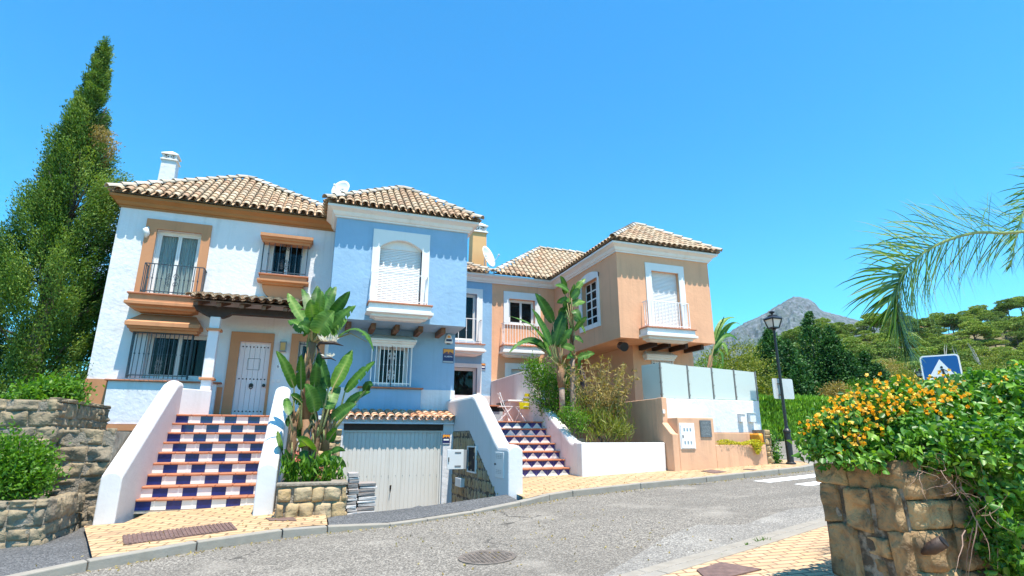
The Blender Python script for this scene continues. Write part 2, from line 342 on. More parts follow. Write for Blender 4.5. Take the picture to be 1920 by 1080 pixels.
# ------------------------------------------------------------------ building pieces
def wall_y(mb, Y, x0, x1, z0, z1, holes=(), depth=.22, mi=0):
    """wall face looking towards -y with openings and their reveals"""
    xs = sorted({x0, x1, *[h[0] for h in holes], *[h[1] for h in holes]}); zs = sorted({z0, z1, *[h[2] for h in holes], *[h[3] for h in holes]})
    for i in range(len(xs) - 1):
        for j in range(len(zs) - 1):
            cx, cz = (xs[i] + xs[i + 1]) / 2, (zs[j] + zs[j + 1]) / 2
            if any(h[0] < cx < h[1] and h[2] < cz < h[3] for h in holes): continue
            mb.quad((xs[i], Y, zs[j]), (xs[i + 1], Y, zs[j]), (xs[i + 1], Y, zs[j + 1]), (xs[i], Y, zs[j + 1]), mi)
    for a, b, c, d in holes:
        e = Y + depth
        mb.quad((a, Y, c), (a, e, c), (a, e, d), (a, Y, d), mi); mb.quad((b, Y, c), (b, Y, d), (b, e, d), (b, e, c), mi)
        mb.quad((a, Y, d), (a, e, d), (b, e, d), (b, Y, d), mi); mb.quad((a, Y, c), (b, Y, c), (b, e, c), (a, e, c), mi)
def wall_x(mb, X, y0, y1, z0, z1, holes=(), depth=.22, mi=0):
    """wall face looking towards -x"""
    ys = sorted({y0, y1, *[h[0] for h in holes], *[h[1] for h in holes]}); zs = sorted({z0, z1, *[h[2] for h in holes], *[h[3] for h in holes]})
    for i in range(len(ys) - 1):
        for j in range(len(zs) - 1):
            cy, cz = (ys[i] + ys[i + 1]) / 2, (zs[j] + zs[j + 1]) / 2
            if any(h[0] < cy < h[1] and h[2] < cz < h[3] for h in holes): continue
            mb.quad((X, ys[i], zs[j]), (X, ys[i], zs[j + 1]), (X, ys[i + 1], zs[j + 1]), (X, ys[i + 1], zs[j]), mi)
    for a, b, c, d in holes:
        e = X + depth
        mb.quad((X, a, c), (X, a, d), (e, a, d), (e, a, c), mi); mb.quad((X, b, c), (e, b, c), (e, b, d), (X, b, d), mi)
        mb.quad((X, a, d), (X, b, d), (e, b, d), (e, a, d), mi); mb.quad((X, a, c), (e, a, c), (e, b, c), (X, b, c), mi)
def cornice(mb, path, prof, mi=0):
    """moulding along a polyline; outward is to the left-hand side when path runs so that the house lies on its right"""
    n = len(path); outs = []
    for i in range(n):
        ns = []
        if i > 0: d = Vector((path[i][0] - path[i - 1][0], path[i][1] - path[i - 1][1])).normalized(); ns.append(Vector((d.y, -d.x)))
        if i < n - 1: d = Vector((path[i + 1][0] - path[i][0], path[i + 1][1] - path[i][1])).normalized(); ns.append(Vector((d.y, -d.x)))
        if len(ns) == 2:
            s = ns[0] + ns[1]; outs.append(s * (2 / s.length_squared) if s.length > .1 else ns[0])
        else: outs.append(ns[0])
    k = len(prof)
    vs = [(path[i][0] + outs[i].x * o, path[i][1] + outs[i].y * o, z) for i in range(n) for o, z in prof]
    fs = [(i * k + j, (i + 1) * k + j, (i + 1) * k + j + 1, i * k + j + 1) for i in range(n - 1) for j in range(k - 1)]
    fs += [tuple(range(k)), tuple(range((n - 1) * k, n * k))[::-1]]
    mb.add(vs, fs, mi)
def arc_tile(mb, p0, p1, side, up, r0, r1, flip=1, n=6, rnd=.5, cap=False, sweep=pi):
    """half barrel tile from p0 to p1"""
    vs = []
    for p, r in ((p0, r0), (p1, r1)):
        for k in range(n + 1):
            a = (pi - sweep) / 2 + sweep * k / n
            vs.append(p + side * (cos(a) * r) + up * (sin(a) * r * flip))
    fs = [(k, k + 1, n + 2 + k, n + 1 + k) for k in range(n)]
    mb.add(vs, fs, 0, rnd)
    if cap:
        r = r0 - .017; vs = []
        for q, rr in ((p0, r0), (p0, r), (p0 + (p1 - p0) * .5, r)):
            for k in range(n + 1):
                a = (pi - sweep) / 2 + sweep * k / n
                vs.append(q + side * (cos(a) * rr) + up * (sin(a) * rr * flip))
        m = n + 1
        mb.add(vs, [(k, m + k, m + k + 1, k + 1) for k in range(n)] + [(m + k, 2 * m + k, 2 * m + k + 1, m + k + 1) for k in range(n)], 0, rnd)
def tile_slope(mb, e0, e1, inw, slope, tmax, pitch=.212, over=.0, rowl=.315, tmin=None, under=None):
    """barrel tiles over one roof slope: eave e0->e1, plan direction inw, rise per metre of plan"""
    e0 = Vector(e0); e1 = Vector(e1); d = (e1 - e0); Lx = d.length; d.normalize()
    inw = Vector((inw[0], inw[1], 0)).normalized(); ul = sqrt(1 + slope * slope)
    upv = (inw + Vector((0, 0, slope))) / ul; nrm = d.cross(upv)
    if nrm.z < 0: nrm = -nrm
    n = max(1, int(round(Lx / pitch))); pt = Lx / n
    for i in range(n + 1):
        for kind in (0, 1):
            s = (i + .5 * (1 - kind)) * pt if kind else (i + .5) * pt
            s = i * pt if kind == 0 else (i + .5) * pt
            if s > Lx + 1e-6: continue
            tm = tmax(s / Lx) * ul; t0 = (tmin(s / Lx) * ul if tmin else 0.0)
            if tm - t0 < .08: continue
            t = t0; row = 0; jit = random.uniform(-.008, .008)
            while t < tm - .05:
                te = min(t + rowl + .07, tm); rn = random.random()
                a = e0 + d * (s + jit) + upv * t; b = e0 + d * (s + jit + random.uniform(-.004, .004)) + upv * te
                if kind == 0:
                    arc_tile(mb, a + nrm * .070, b + nrm * .046, d, nrm, .091, .080, .80, 6, rn, cap=True)
                else:
                    arc_tile(mb, a + nrm * .072, b + nrm * .052, d, nrm, .082, .075, -.7, 4, rn * .8)
                t += rowl; row += 1
    if under is not None:
        k = 12; vs = []
        for j in range(k + 1):
            f = j / k; base = e0 + d * (Lx * f)
            t0 = (tmin(f) * ul if tmin else 0.0)
            vs += [base + upv * (t0 + .06) - nrm * .03, base + upv * max(t0 + .07, tmax(f) * ul) - nrm * .03]
        under.add(vs, [(2 * j, 2 * j + 2, 2 * j + 3, 2 * j + 1) for j in range(k)])
def hip_caps(mb, p, q, r=.098, step=.36):
    p = Vector(p); q = Vector(q); d = q - p; L = d.length; d.normalize()
    side = d.cross(Vector((0, 0, 1))).normalized(); up = side.cross(d)
    n = max(1, int(L / step)); st = L / n
    for i in range(n):
        a = p + d * (i * st - .03); b = p + d * ((i + 1) * st + .04)
        arc_tile(mb, a + up * .055, b + up * .02, side, up, r, r * .82, 1, 7, random.random(), cap=True)
def ridges(parent, lines):
    for p, q in lines: hb = MB(); hip_caps(hb, p, q); hb.build('ridge_tiles', 'ridge_tile', parent)
def hood(parent, X0, X1, z0, z1, Y, out, m, name='window_hood', lip=.09):
    """moulded canopy above a window: stepped lip and sloping top"""
    mb = MB(); h = z1 - z0
    pr = [(0, z0 - .12), (out * .62, z0 - .12), (out * .66, z0 - .055), (out * .82, z0 - .05), (out * .86, z0), (out, z0 + .005), (out, z0 + lip), (out * .93, z0 + lip + .01), (.02, z1), (0, z1)]
    def ring(o, z): return [(X0 - o * .0 + (out - o) * .42, Y - o, z), (X1 - (out - o) * .42, Y - o, z)]
    vs = []
    for o, z in pr: vs += ring(o, z)
    k = len(pr)
    fs = [(2 * j, 2 * j + 1, 2 * j + 3, 2 * j + 2) for j in range(k - 1)]
    vs2 = [(v[0], Y, v[2]) for v in vs]; b = len(vs); vs += vs2
    fs += [(2 * j, 2 * j + 2, b + 2 * j + 2, b + 2 * j) for j in range(k - 1)] + [(2 * j + 1, b + 2 * j + 1, b + 2 * j + 3, 2 * j + 3) for j in range(k - 1)]
    mb.add(vs, fs)
    return mb.build(name, m, parent)
def frame_surround(parent, Y, o, i, m, proud=.035, name='window_surround', bottom=False):
    """flat band round an opening; o and i are outer / inner (x0,x1,z0,z1)"""
    mb = MB(); y0, y1 = Y - proud, Y + .01
    mb.box(o[0], i[0], y0, y1, o[2], o[3]); mb.box(i[1], o[1], y0, y1, o[2], o[3]); mb.box(i[0], i[1], y0, y1, i[3], o[3])
    if bottom: mb.box(i[0], i[1], y0, y1, o[2], i[2])
    return mb.build(name, m, parent)
def window(parent, r, Y, leaves=2, fm='trim_white', gm='window_glass', fw=.06, curtain=False, inside=True, rails=()):
    """window set back in an opening r=(x0,x1,z0,z1), outer plane of frame at Y"""
    x0, x1, z0, z1 = r; mb = MB()
    mb.box(x0, x0 + fw, Y, Y + .07, z0, z1); mb.box(x1 - fw, x1, Y, Y + .07, z0, z1)
    mb.box(x0 + fw, x1 - fw, Y, Y + .07, z1 - fw, z1); mb.box(x0 + fw, x1 - fw, Y, Y + .07, z0, z0 + fw)
    w = (x1 - x0 - 2 * fw) / leaves; s = .045
    for i in range(leaves):
        a = x0 + fw + i * w; b = a + w; dy = .012 * (i % 2) + .004
        mb.box(a, a + s, Y + dy, Y + dy + .05, z0 + fw, z1 - fw); mb.box(b - s, b, Y + dy, Y + dy + .05, z0 + fw, z1 - fw)
        mb.box(a + s, b - s, Y + dy, Y + dy + .05, z1 - fw - s, z1 - fw); mb.box(a + s, b - s, Y + dy, Y + dy + .05, z0 + fw, z0 + fw + s)
        for t in rails: mb.box(a + s, b - s, Y + dy + .01, Y + dy + .04, z0 + (z1 - z0) * t - .015, z0 + (z1 - z0) * t + .015)
    o = mb.build('window', fm, parent, bevel=.006, seg=1)
    for i in range(leaves):
        a = x0 + fw + i * w; g = MB(); g.box(a + s - .003, a + w - s + .003, Y + .035, Y + .041, z0 + fw + s - .003, z1 - fw - s + .003); g.build('pane', gm, o)
    g = MB()                                       # dark room behind
    e = Y + 1.2; yy = Y + .075
    g.quad((x0, e, z0), (x1, e, z0), (x1, e, z1), (x0, e, z1)); g.quad((x0, yy, z0), (x0, e, z0), (x0, e, z1), (x0, yy, z1)); g.quad((x1, yy, z0), (x1, yy, z1), (x1, e, z1), (x1, e, z0))
    g.quad((x0, yy, z1), (x0, e, z1), (x1, e, z1), (x1, yy, z1)); g.quad((x0, yy, z0), (x1, yy, z0), (x1, e, z0), (x0, e, z0))
    g.build('room', 'interior', o)
    if curtain:
        for a, b in ((x0 + fw, x0 + fw + w * .98), (x0 + fw + w * 1.02, x1 - fw)):
            g = MB(); n = 60; vs = []
            for i in range(n + 1):
                f = i / n; x = a + (b - a) * f
                for z, amp in ((z1 - .05, .02), (z0 + .04, .045)): vs.append((x, Y + .10 + amp * sin(f * 38 + sin(f * 9)), z))
            g.add(vs, [(2 * i, 2 * i + 2, 2 * i + 3, 2 * i + 1) for i in range(n)]); g.build('curtain', 'curtain', o, smooth=True)
    return o
def shutter(parent, r, Y, slat=.048):
    x0, x1, z0, z1 = r; mb = MB(); mb.box(x0, x1, Y + .03, Y + .05, z0, z1); z = z0 + .004
    while z < z1 - .02:
        mb.prism([(Y + .031, z), (Y + .008, z + .006), (Y + .004, z + slat * .5), (Y + .012, z + slat * .88), (Y + .031, z + slat * .9)], 'x', x0 + .003, x1 - .003); z += slat
    return mb.build('roller_shutter', 'shutter', parent)
def spiral(mb, c, r, turns, d, y, rad, mi=0, start=0.0):
    pts = []; n = int(14 * turns)
    for i in range(n + 1):
        f = i / n; a = start + d * 2 * pi * turns * f; q = r * (1 - .82 * f); pts.append((c[0] + q * cos(a), y, c[1] + q * sin(a)))
    mb.tube(pts, rad, 4, mi)
def grille(parent, x0, x1, z0, z1, Y, out, n, m, scroll=True, rad=.0085, mids=(.06, .94), knots=.5):
    """projecting cage of wrought bars"""
    mb = MB(); y = Y - out
    xs = [x0 + (x1 - x0) * i / n for i in range(n + 1)]
    for i, x in enumerate(xs):
        mb.bar((x, y, z0), (x, y, z1), rad)
        if knots is not None and 0 < i < n: mb.box(x - .016, x + .016, y - .016, y + .016, z0 + (z1 - z0) * knots - .016, z0 + (z1 - z0) * knots + .016)
    for t in mids:
        z = z0 + (z1 - z0) * t; mb.box(x0, x1, y + .0025, y + .0095, z - .014, z + .014)
        for x in (x0, x1): mb.box(x - .0035, x + .0035, y, Y, z - .014, z + .014)
    for x in (x0, x1):
        for k in (1, 2): yy = y + out * k / 3; mb.bar((x, yy, z0), (x, yy, z1), rad)
    if scroll:
        cx = (x0 + x1) / 2; h = z1 - z0; s = (x1 - x0) / n * .42
        for t, dd in ((.66, 1), (.75, -1), (.34, 1), (.25, -1), (.18, 1)):
            for sg in (-1, 1): spiral(mb, (cx + sg * s * 1.05, z0 + h * t), s * .9, 1.6, sg * dd, y, .0065, start=pi / 2)
        mb.bar((cx, y, z0), (cx, y, z1), rad)
    return mb.build('grille', m, parent)
def railing(parent, x0, x1, Yf, Yw, z0, z1, n, m, rad=.009, knots=True):
    mb = MB()
    for z in (z0 + .07, z1):
        mb.box(x0, x1, Yf - .012, Yf + .012, z - .011, z + .011)
        for x in (x0, x1): mb.box(x - .012, x + .012, Yf + .012, Yw, z - .011, z + .011)
    for i in range(n + 1):
        x = x0 + (x1 - x0) * i / n; mb.bar((x, Yf, z0), (x, Yf, z1), rad)
        if knots and 0 < i < n: mb.box(x - .017, x + .017, Yf - .017, Yf + .017, z0 + (z1 - z0) * .52 - .017, z0 + (z1 - z0) * .52 + .017)
    for k in (1, 2):
        y = Yf + (Yw - Yf) * k / 3
        for x in (x0, x1): mb.bar((x, y, z0), (x, y, z1), rad)
    return mb.build('railing', m, parent)
def balcony(parent, x0, x1, z, Y, out, m, h=.38):
    """moulded slab: tile edge on top is a part of it"""
    mb = MB()
    pr = [(out - .03, z - .028), (out - .03, z - h * .45), (out + .03, z - h * .5), (out + .03, z - h * .66), (out - .10, z - h * .72), (out - .10, z - h * .86), (out - .2, z - h * .92), (out - .24, z - h)]
    vs = []
    for o, zz in pr: e = out - o; vs += [(x0 + e, Y - o, zz), (x1 - e, Y - o, zz), (x0 + e, Y, zz), (x1 - e, Y, zz)]
    fs = []
    for j in range(len(pr) - 1):
        a, b = 4 * j, 4 * j + 4
        fs += [(a, a + 1, b + 1, b), (a + 2, a, b, b + 2), (a + 1, a + 3, b + 3, b + 1)]
    e = 4 * (len(pr) - 1); fs += [(e, e + 1, e + 3, e + 2), (0, 2, 3, 1)]
    mb.add(vs, fs); o = mb.build('balcony', m, parent)
    t = MB(); t.box(x0 - .01, x1 + .01, Y - out - .015, Y - .002, z - .028, z + .012); t.build('tile_edge', 'terracotta', o, bevel=.008)
    return o
def chimney(parent, x, y, z0, z1, w, body, cap_h=.75):
    mb = MB(); h = w / 2
    a = .06
    mb.prism([(x - h - .05, z0), (x + h + .05, z0), (x + h, z1), (x - h, z1)], 'y', y - h, y + h); o = mb.build('chimney', body, parent)
    c = MB(); z = z1; g = w / .6
    c.box(x - h - .06 * g, x + h + .06 * g, y - h - .06 * g, y + h + .06 * g, z, z + .05 * g); c.box(x - h - .01, x + h + .01, y - h - .01, y + h + .01, z + .05 * g, z + .09 * g)
    zz = z + .09 * g; t = .035 * g; k = .20 * g
    for sx in (-1, 0, 1):
        for sy in (-1, 0, 1):
            if sx or sy: c.box(x + sx * (h - t) - t, x + sx * (h - t) + t, y + sy * (h - t) - t, y + sy * (h - t) + t, zz, zz + k)
    for sgn in (-1, 1):
        for j in (-1, 1):
            q0 = x + (0 if j > 0 else -h); q1 = q0 + h
            for m_, n_ in ((q0, q1), (q1, q0)): c.bar((m_, y + sgn * (h - t), zz), (n_, y + sgn * (h - t), zz + k), .020 * g)
            q0 = y + (0 if j > 0 else -h); q1 = q0 + h
            for m_, n_ in ((q0, q1), (q1, q0)): c.bar((x + sgn * (h - t), m_, zz), (x + sgn * (h - t), n_, zz + k), .020 * g)
    zz += k
    c.box(x - h - .06 * g, x + h + .06 * g, y - h - .06 * g, y + h + .06 * g, zz, zz + .05 * g)
    b = zz + .05 * g; c.add([(x - h - .04, y - h - .04, b), (x + h + .04, y - h - .04, b), (x + h + .04, y + h + .04, b), (x - h - .04, y + h + .04, b), (x, y, b + cap_h * .55)], [(0, 1, 4), (1, 2, 4), (2, 3, 4), (3, 0, 4)])
    c.build('chimney_cap', 'trim_white', o)
    v = MB(); v.box(x - h * .6, x + h * .6, y - h * .6, y + h * .6, z + .12, zz); v.build('flue', 'void', o)
    return o
def alarm_box(loc):
    t = thing('alarm_siren', loc, 'white rounded triangular alarm siren high on the blue wall under the overhang', 'alarm box'); x, y, z = loc
    b = MB(); pts = [(-.115, -.13), (.115, -.13), (.13, -.09), (.075, .10), (.03, .14), (-.03, .14), (-.075, .10), (-.13, -.09)]
    b.prism([(x + p, z + q) for p, q in pts], 'y', y - .07, y + .0); b.build('cover', 'sign_white', t, bevel=.02)
    c = MB(); c.box(x - .085, x + .085, y - .078, y - .071, z - .075, z - .01); c.build('name_band', 'sign_navy', t)
    c = MB(); c.prism([(x - .05, z + .03), (x + .05, z + .03), (x + .035, z + .09), (x - .035, z + .09)], 'y', y - .078, y - .071); c.build('emblem', 'sign_orange', t)
    c = MB(); c.box(x - .05, x + .05, y - .05, y - .01, z - .16, z - .128); c.build('lamp_strip', 'sign_black', t)
def alarm_sign(loc, w, h, label, txt=True):
    t = thing('alarm_sign', loc, label, 'sign'); x, y, z = loc
    b = MB(); b.box(x - w / 2, x + w / 2, y - .012, y, z - h / 2, z + h / 2); b.build('plate', 'sign_navy', t)
    b = MB(); b.box(x - w * .47, x + w * .47, y - .016, y - .013, z + h * .13, z + h * .47); b.build('orange_band', 'sign_orange', t)
    c = MB()
    for sg in (-1, 1):                                # dark spread emblem on the orange band
        for k in range(4): c.prism([(x, z + h * .15), (x + sg * w * (.12 + .1 * k), z + h * (.30 - .035 * k)), (x + sg * w * (.20 + .08 * k), z + h * (.27 - .045 * k))], 'y', y - .020, y - .017)
    c.build('emblem', 'sign_navy', t)
    b = MB(); b.box(x - w * .47, x + w * .47, y - .016, y - .013, z - h * .47, z - h * .36); b.build('small_print', 'cabinet_dark', t)
    if txt: text_mesh('lettering', 'ALARMA', h * .15, 'sign_white', (x, y - .016, z - h * .05), t, depth=.002)
    else: c = MB(); c.box(x - w * .36, x + w * .36, y - .016, y - .013, z - h * .10, z + h * .05); c.build('lettering', 'sign_white', t)
def dish(name, c, r, aim, label, tilt=.5):
    t = thing(name, c, label, 'satellite dish'); mb = MB(); c = Vector(c); a = Vector(aim).normalized(); s = a.cross(Vector((0, 0, 1))).normalized(); u = s.cross(a)
    n = 28; rings = 6; vs = [c - a * .02]
    for layer, off in ((0, 0.), (1, -.012)):
        for i in range(1, rings + 1):
            for k in range(n):
                q = 2 * pi * k / n; rr = r * i / rings; vs.append(c + s * cos(q) * rr * .92 + u * sin(q) * rr + a * (off + .28 * rr * rr / r - .02))
    fs = []
    for L in (0, 1):
        b = 1 + L * rings * n
        fs += [(0, b + k, b + (k + 1) % n) for k in range(n)]
        fs += [(b + i * n + k, b + i * n + (k + 1) % n, b + (i + 1) * n + (k + 1) % n, b + (i + 1) * n + k) for i in range(rings - 1) for k in range(n)]
    o1 = 1 + (rings - 1) * n; o2 = o1 + rings * n; fs += [(o1 + k, o1 + (k + 1) % n, o2 + (k + 1) % n, o2 + k) for k in range(n)]
    mb.add(vs, fs); mb.build('reflector', 'dish_white', t, smooth=True)
    b = MB(); e = c + a * r * 1.15 - u * r * .35; b.tube([c - u * r * .95, e], .014, 6); b.tube([e - a * .04, e + a * .03 + u * .03], [.03, .035], 8); b.build('feed_arm', 'white_metal', t)
    b = MB(); b.tube([c - a * .04, c - a * .12, c - a * .12 - Vector((0, 0, r * 1.4))], .022, 6); b.build('mast', 'white_metal', t)

# ================================================================== WHITE HOUSE
ZE = 7.79; OV = .34                                                            # eave height (tile tips)
wh = thing('town_house', (-2.4, 17, 2), 'white two-storey town house with brown trim, brown cornice and pink studded front door', 'house', 'terraced town houses')
X0, X1 = -.3183 * YW, .35
a = RC(YW, (296.5, 433), (371, 560)); fd = (a[0], -2.97 - .2, 5.12, a[3])          # french door opening
o1 = (-.2783 * YW, -.183 * YW, 5.12, .349 * YW + 1.6)
i1 = (o1[0] + .27, o1[1] - .22, 5.12, o1[3] - .27)
w2 = RC(YW, (508, 445), (562, 521)); w2 = (w2[0], w2[1] + .08, w2[2], w2[3])         # barred window, upper
w3 = RC(YW, (262, 622), (338, 707)); w3 = (-4.03, -2.62, 3.06, w3[3])                # barred window, lower
dr = (P(434, 770, YW).x, P(494, 770, YW).x, 2.10, P(474, 641, YW).z)               # front door
w4 = RC(YW, (561, 640), (590, 700))                                               # small window behind the plant
hs = [i1, w2, w3, dr, w4]
mb = MB(); wall_y(mb, YW, X0, X1, 1.2, 7.78, hs, .2)
mb.quad((X0, YW, 1.2), (X0, YW, 7.78), (X0, 27, 7.78), (X0, 27, 1.2)); mb.quad((X1, YW, 1.2), (X1, 27, 1.2), (X1, 27, 7.78), (X1, YW, 7.78)); mb.quad((X0, 27, 1.2), (X0, 27, 7.78), (X1, 27, 7.78), (X1, 27, 1.2))
mb.build('wall', 'white_stucco', wh)
zpl = 3.0
mb = MB(); ap = (P(207, 712, YW).x, -2.3)
mb.box(X0 - .02, ap[0], YW - .03, YW + .01, 1.2, zpl); mb.build('plinth', 'tan_paint', wh); mb = MB(); mb.box(ap[1], dr[0] - .28, YW - .03, YW + .01, 1.2, zpl - .12); mb.build('plinth', 'tan_paint', wh)
mb = MB(); mb.box(ap[0], ap[1], YW - .16, YW + .01, 1.93, 2.955); mb.build('apron_panel', 'white_stucco', wh, bevel=.01)
mb = MB(); mb.box(X0 - .05, ap[1], YW - .2, YW + .01, 1.78, 1.925); mb.build('base_course', 'tan_paint', wh)
mb = MB(); mb.box(ap[0] - .06, ap[1] + .1, YW - .23, YW + .01, 2.958, 2.995); mb.build('window_sill', 'terracotta', wh, bevel=.008)
prof = [(0, 7.50), (.04, 7.50), (.04, 7.55), (.08, 7.56), (.11, 7.61), (.12, 7.645), (.20, 7.70), (.24, 7.72), (.24, 7.785), (.02, 7.785)]
mb = MB(); cornice(mb, [(X0, 24), (X0, YW), (X1, YW)], prof); mb.build('cornice', 'brown_cornice', wh)
# roof: hipped, apex above the middle
ax, ay, az = -2.61, 18.7, 9.87; ov = OV; EL, EF = X0 - .24, YW - ov
sl = (az - ZE) / (ay - EF); rgt = .62
tb = MB(); ub = MB()
tile_slope(tb, (EL, EF, ZE), (rgt, EF, ZE), (0, 1), sl, lambda f: min((EL + (rgt - EL) * f - EL) * (ay - EF) / (ax - EL), (rgt - (EL + (rgt - EL) * f)) * (ay - EF) / (rgt - ax)) , under=ub)
sl2 = (az - ZE) / (ax - EL)
tile_slope(tb, (EL, 27, ZE), (EL, EF, ZE), (1, 0), sl2, lambda f: min(ax - EL, (1 - f) * (27 - EF) * (ax - EL) / (ay - EF)), under=ub)
sl3 = (az - ZE) / (rgt - ax)
tile_slope(tb, (rgt, EF, ZE), (rgt, 27, ZE), (-1, 0), sl3, lambda f: min(rgt - ax, f * (27 - EF) * (rgt - ax) / (ay - EF)), under=ub)
rf = tb.build('roof', 'roof_tile', wh, smooth=False)
ub.build('roof_bed', 'mortar', rf)
ridges(rf, [((EL, EF, ZE + .05), (ax, ay, az + .06)), ((rgt, EF, ZE + .05), (ax, ay, az + .06)), ((ax, 27, az + .06), (ax, ay, az + .06))])
c = P(316, 338, 20.5); chimney(wh, c.x - .03, 20.5, 8.6, P(316, 305, 20.5).z, .44, 'white_stucco', .36)
# upper french window
frame_surround(wh, YW, (o1[0], o1[1], o1[2], o1[3]), i1, 'tan_paint', .05)
wo = window(wh, (i1[0], i1[1], 5.12, i1[3]), YW + .13, 2, gm='curtain_glass', curtain=True)
bal = balcony(wh, -4.52, P(376, 565, YW - .5).x, 5.12, YW, .5, 'tan_paint', .43)
railing(bal, -.2705 * (YW - .42), P(374, 560, YW - .42).x, YW - .42, YW, 5.13, P(320, 497, YW - .42).z, 13, 'iron')
cx = P(322, 530, YW - .42).x
for sg in (-1, 1):
    sc = MB(); spiral(sc, (cx + sg * .09, 5.62), .075, 1.6, sg, YW - .42, .007, start=pi / 2); spiral(sc, (cx + sg * .09, 5.42), .07, 1.5, -sg, YW - .42, .007, start=-pi / 2); sc.bar((cx + sg * .09, YW - .42, 5.35), (cx + sg * .09, YW - .42, 5.70), .007); sc.build('scroll', 'iron', bal)
# upper barred window
h = RC(YW - .45, (489, 437), (588, 444)); hz = P(540, 446, YW - .45).z
hood(wh, P(489, 434, YW - .45).x, P(588, 446, YW - .45).x, hz, hz + .19, YW, .45, 'tan_paint')
wo = window(wh, w2, YW + .14, 2)
g = RC(YW - .22, (496, 447), (572, 521)); grille(wo, g[0], g[1], w2[2] - .02, w2[3] + .02, YW, .22, 8, 'iron', scroll=True)
s0, s1 = P(484, 521, YW - .3).x, P(577, 527, YW - .3).x; sz = w2[2] - .04
balc = balcony(wh, s0, s1, sz, YW, .3, 'tan_paint', .30); balc.name = 'window_ledge'
mb = MB(); n = 10; pts = [(s0 + .10, sz - .28), (s1 - .10, sz - .28), (s1 - .10, sz - .72)]
for k in range(n + 1): t = k / n * pi / 2; pts.append((s1 - .55 - (s1 - s0 - .65) * sin(t), sz - .72 + .44 * (1 - cos(t))))
mb.prism(pts, 'y', YW - .12, YW + .01); mb.build('ledge_bracket', 'tan_paint', wh)
# lower barred window
hz = P(300, 612, YW - .5).z
hood(wh, P(233, 606, YW - .5).x, P(374, 618, YW - .5).x, hz, hz + .38, YW, .5, 'tan_paint', lip=.1)
wo = window(wh, w3, YW + .14, 2)
g = RC(YW - .25, (240, 625), (349, 708)); grille(wo, P(238, 690, YW - .25).x, P(352, 690, YW - .25).x, 3.03, w3[3] + .02, YW, .25, 13, 'iron')
# small window by the plant
frame_surround(wh, YW, (w4[0] - .2, w4[1] + .2, w4[2] - .2, w4[3] + .2), w4, 'tan_paint', .05, bottom=True)
wo = window(wh, w4, YW + .13, 1); grille(wo, w4[0] + .03, w4[1] - .03, w4[2] + .02, w4[3] - .02, YW, .0, 4, 'iron', scroll=False)
# front door
frame_surround(wh, YW, (P(435, 622, YW).x, P(513, 650, YW).x, 2.0, P(474, 624, YW).z), (dr[0], dr[1], 2.0, dr[3]), 'tan_paint', .055, name='door_surround')
mb = MB(); n = 6; w = (dr[1] - dr[0]) / n
for i in range(n): mb.box(dr[0] + i * w + .004, dr[0] + (i + 1) * w - .004, YW + .09, YW + .13, dr[2], dr[3])
mb.box(dr[0], dr[1], YW + .125, YW + .15, dr[2], dr[3])
for t in (.055, .50, .955):
    for i in range(8): mb.lathe([(.022, 0), (.018, .01), (.006, .018)], (0, 0, 0), 6) if False else mb.tube([(dr[0] + .07 + i * (dr[1] - dr[0] - .14) / 7, YW + .09, dr[2] + .08 + t * (dr[3] - dr[2] - .12)), (dr[0] + .07 + i * (dr[1] - dr[0] - .14) / 7, YW + .072, dr[2] + .08 + t * (dr[3] - dr[2] - .12))], [.021, .012], 6, 1)
do = mb.build('door', ['door_paint', 'stud'], wh)
mb = MB(); kx = (dr[0] + dr[1]) / 2; kz = dr[2] + .86
mb.tube([(kx, YW + .09, kz), (kx, YW + .06, kz)], .055, 10); mb.tube([(kx + .045 * cos(k * pi / 6), YW + .05, kz - .04 + .05 * sin(k * pi / 6)) for k in range(13)], .009, 5); mb.build('door_knocker', 'stud', do)
mb = MB(); mb.tube([(dr[1] - .07, YW + .09, kz), (dr[1] - .07, YW + .03, kz)], [.03, .045], 10); mb.build('handle', 'stud', do)
mb = MB(); hx = (kx, kx + .0); s_ = .15; zc = dr[2] + 1.42
for p, q in (((kx - s_, zc - s_), (kx + s_, zc - s_)), ((kx - s_, zc + s_), (kx + s_, zc + s_)), ((kx - s_, zc - s_), (kx - s_, zc + s_)), ((kx + s_, zc - s_), (kx + s_, zc + s_))): mb.bar((p[0], YW + .088, p[1]), (q[0], YW + .088, q[1]), .004)
mb.build('hatch', 'stud', do)
# number plate, bell plates
nx = P(523, 687, YW); mb = MB(); mb.box(nx.x - .06, nx.x + .10, YW - .012, YW - .002, nx.z - .06, nx.z + .06); mb.build('number_plate', 'tile_white', wh)
text_mesh('number', '6', .12, 'sign_navy', (nx.x - .02, YW - .014, nx.z), wh)
for px in (512, 522):
    q = P(px, 714, YW); mb = MB(); mb.box(q.x - .045, q.x + .045, YW - .012, YW - .002, q.z - .04, q.z + .04); mb.build('bell_plate', 'cream_wall', wh, bevel=.004)
# wall lantern
q = P(531, 650, YW); lt = thing('wall_lantern', (q.x, YW, q.z), 'small amber wall lantern with brass frame beside the pink front door', 'lamp')
mb = MB(); mb.box(q.x - .065, q.x + .065, YW - .15, YW - .03, q.z - .12, q.z + .09); mb.build('glass_body', 'amber_glass', lt)
mb = MB(); mb.box(q.x - .09, q.x + .09, YW - .17, YW - .0, q.z + .092, q.z + .12)
for sx in (-1, 1):
    for yy in (YW - .16, YW - .03): mb.box(q.x + sx * .072 - .008, q.x + sx * .072 + .008, yy - .006, yy + .006, q.z - .13, q.z + .09)
mb.box(q.x - .085, q.x + .085, YW - .165, YW, q.z - .15, q.z - .125); mb.build('frame', 'post_metal', lt)
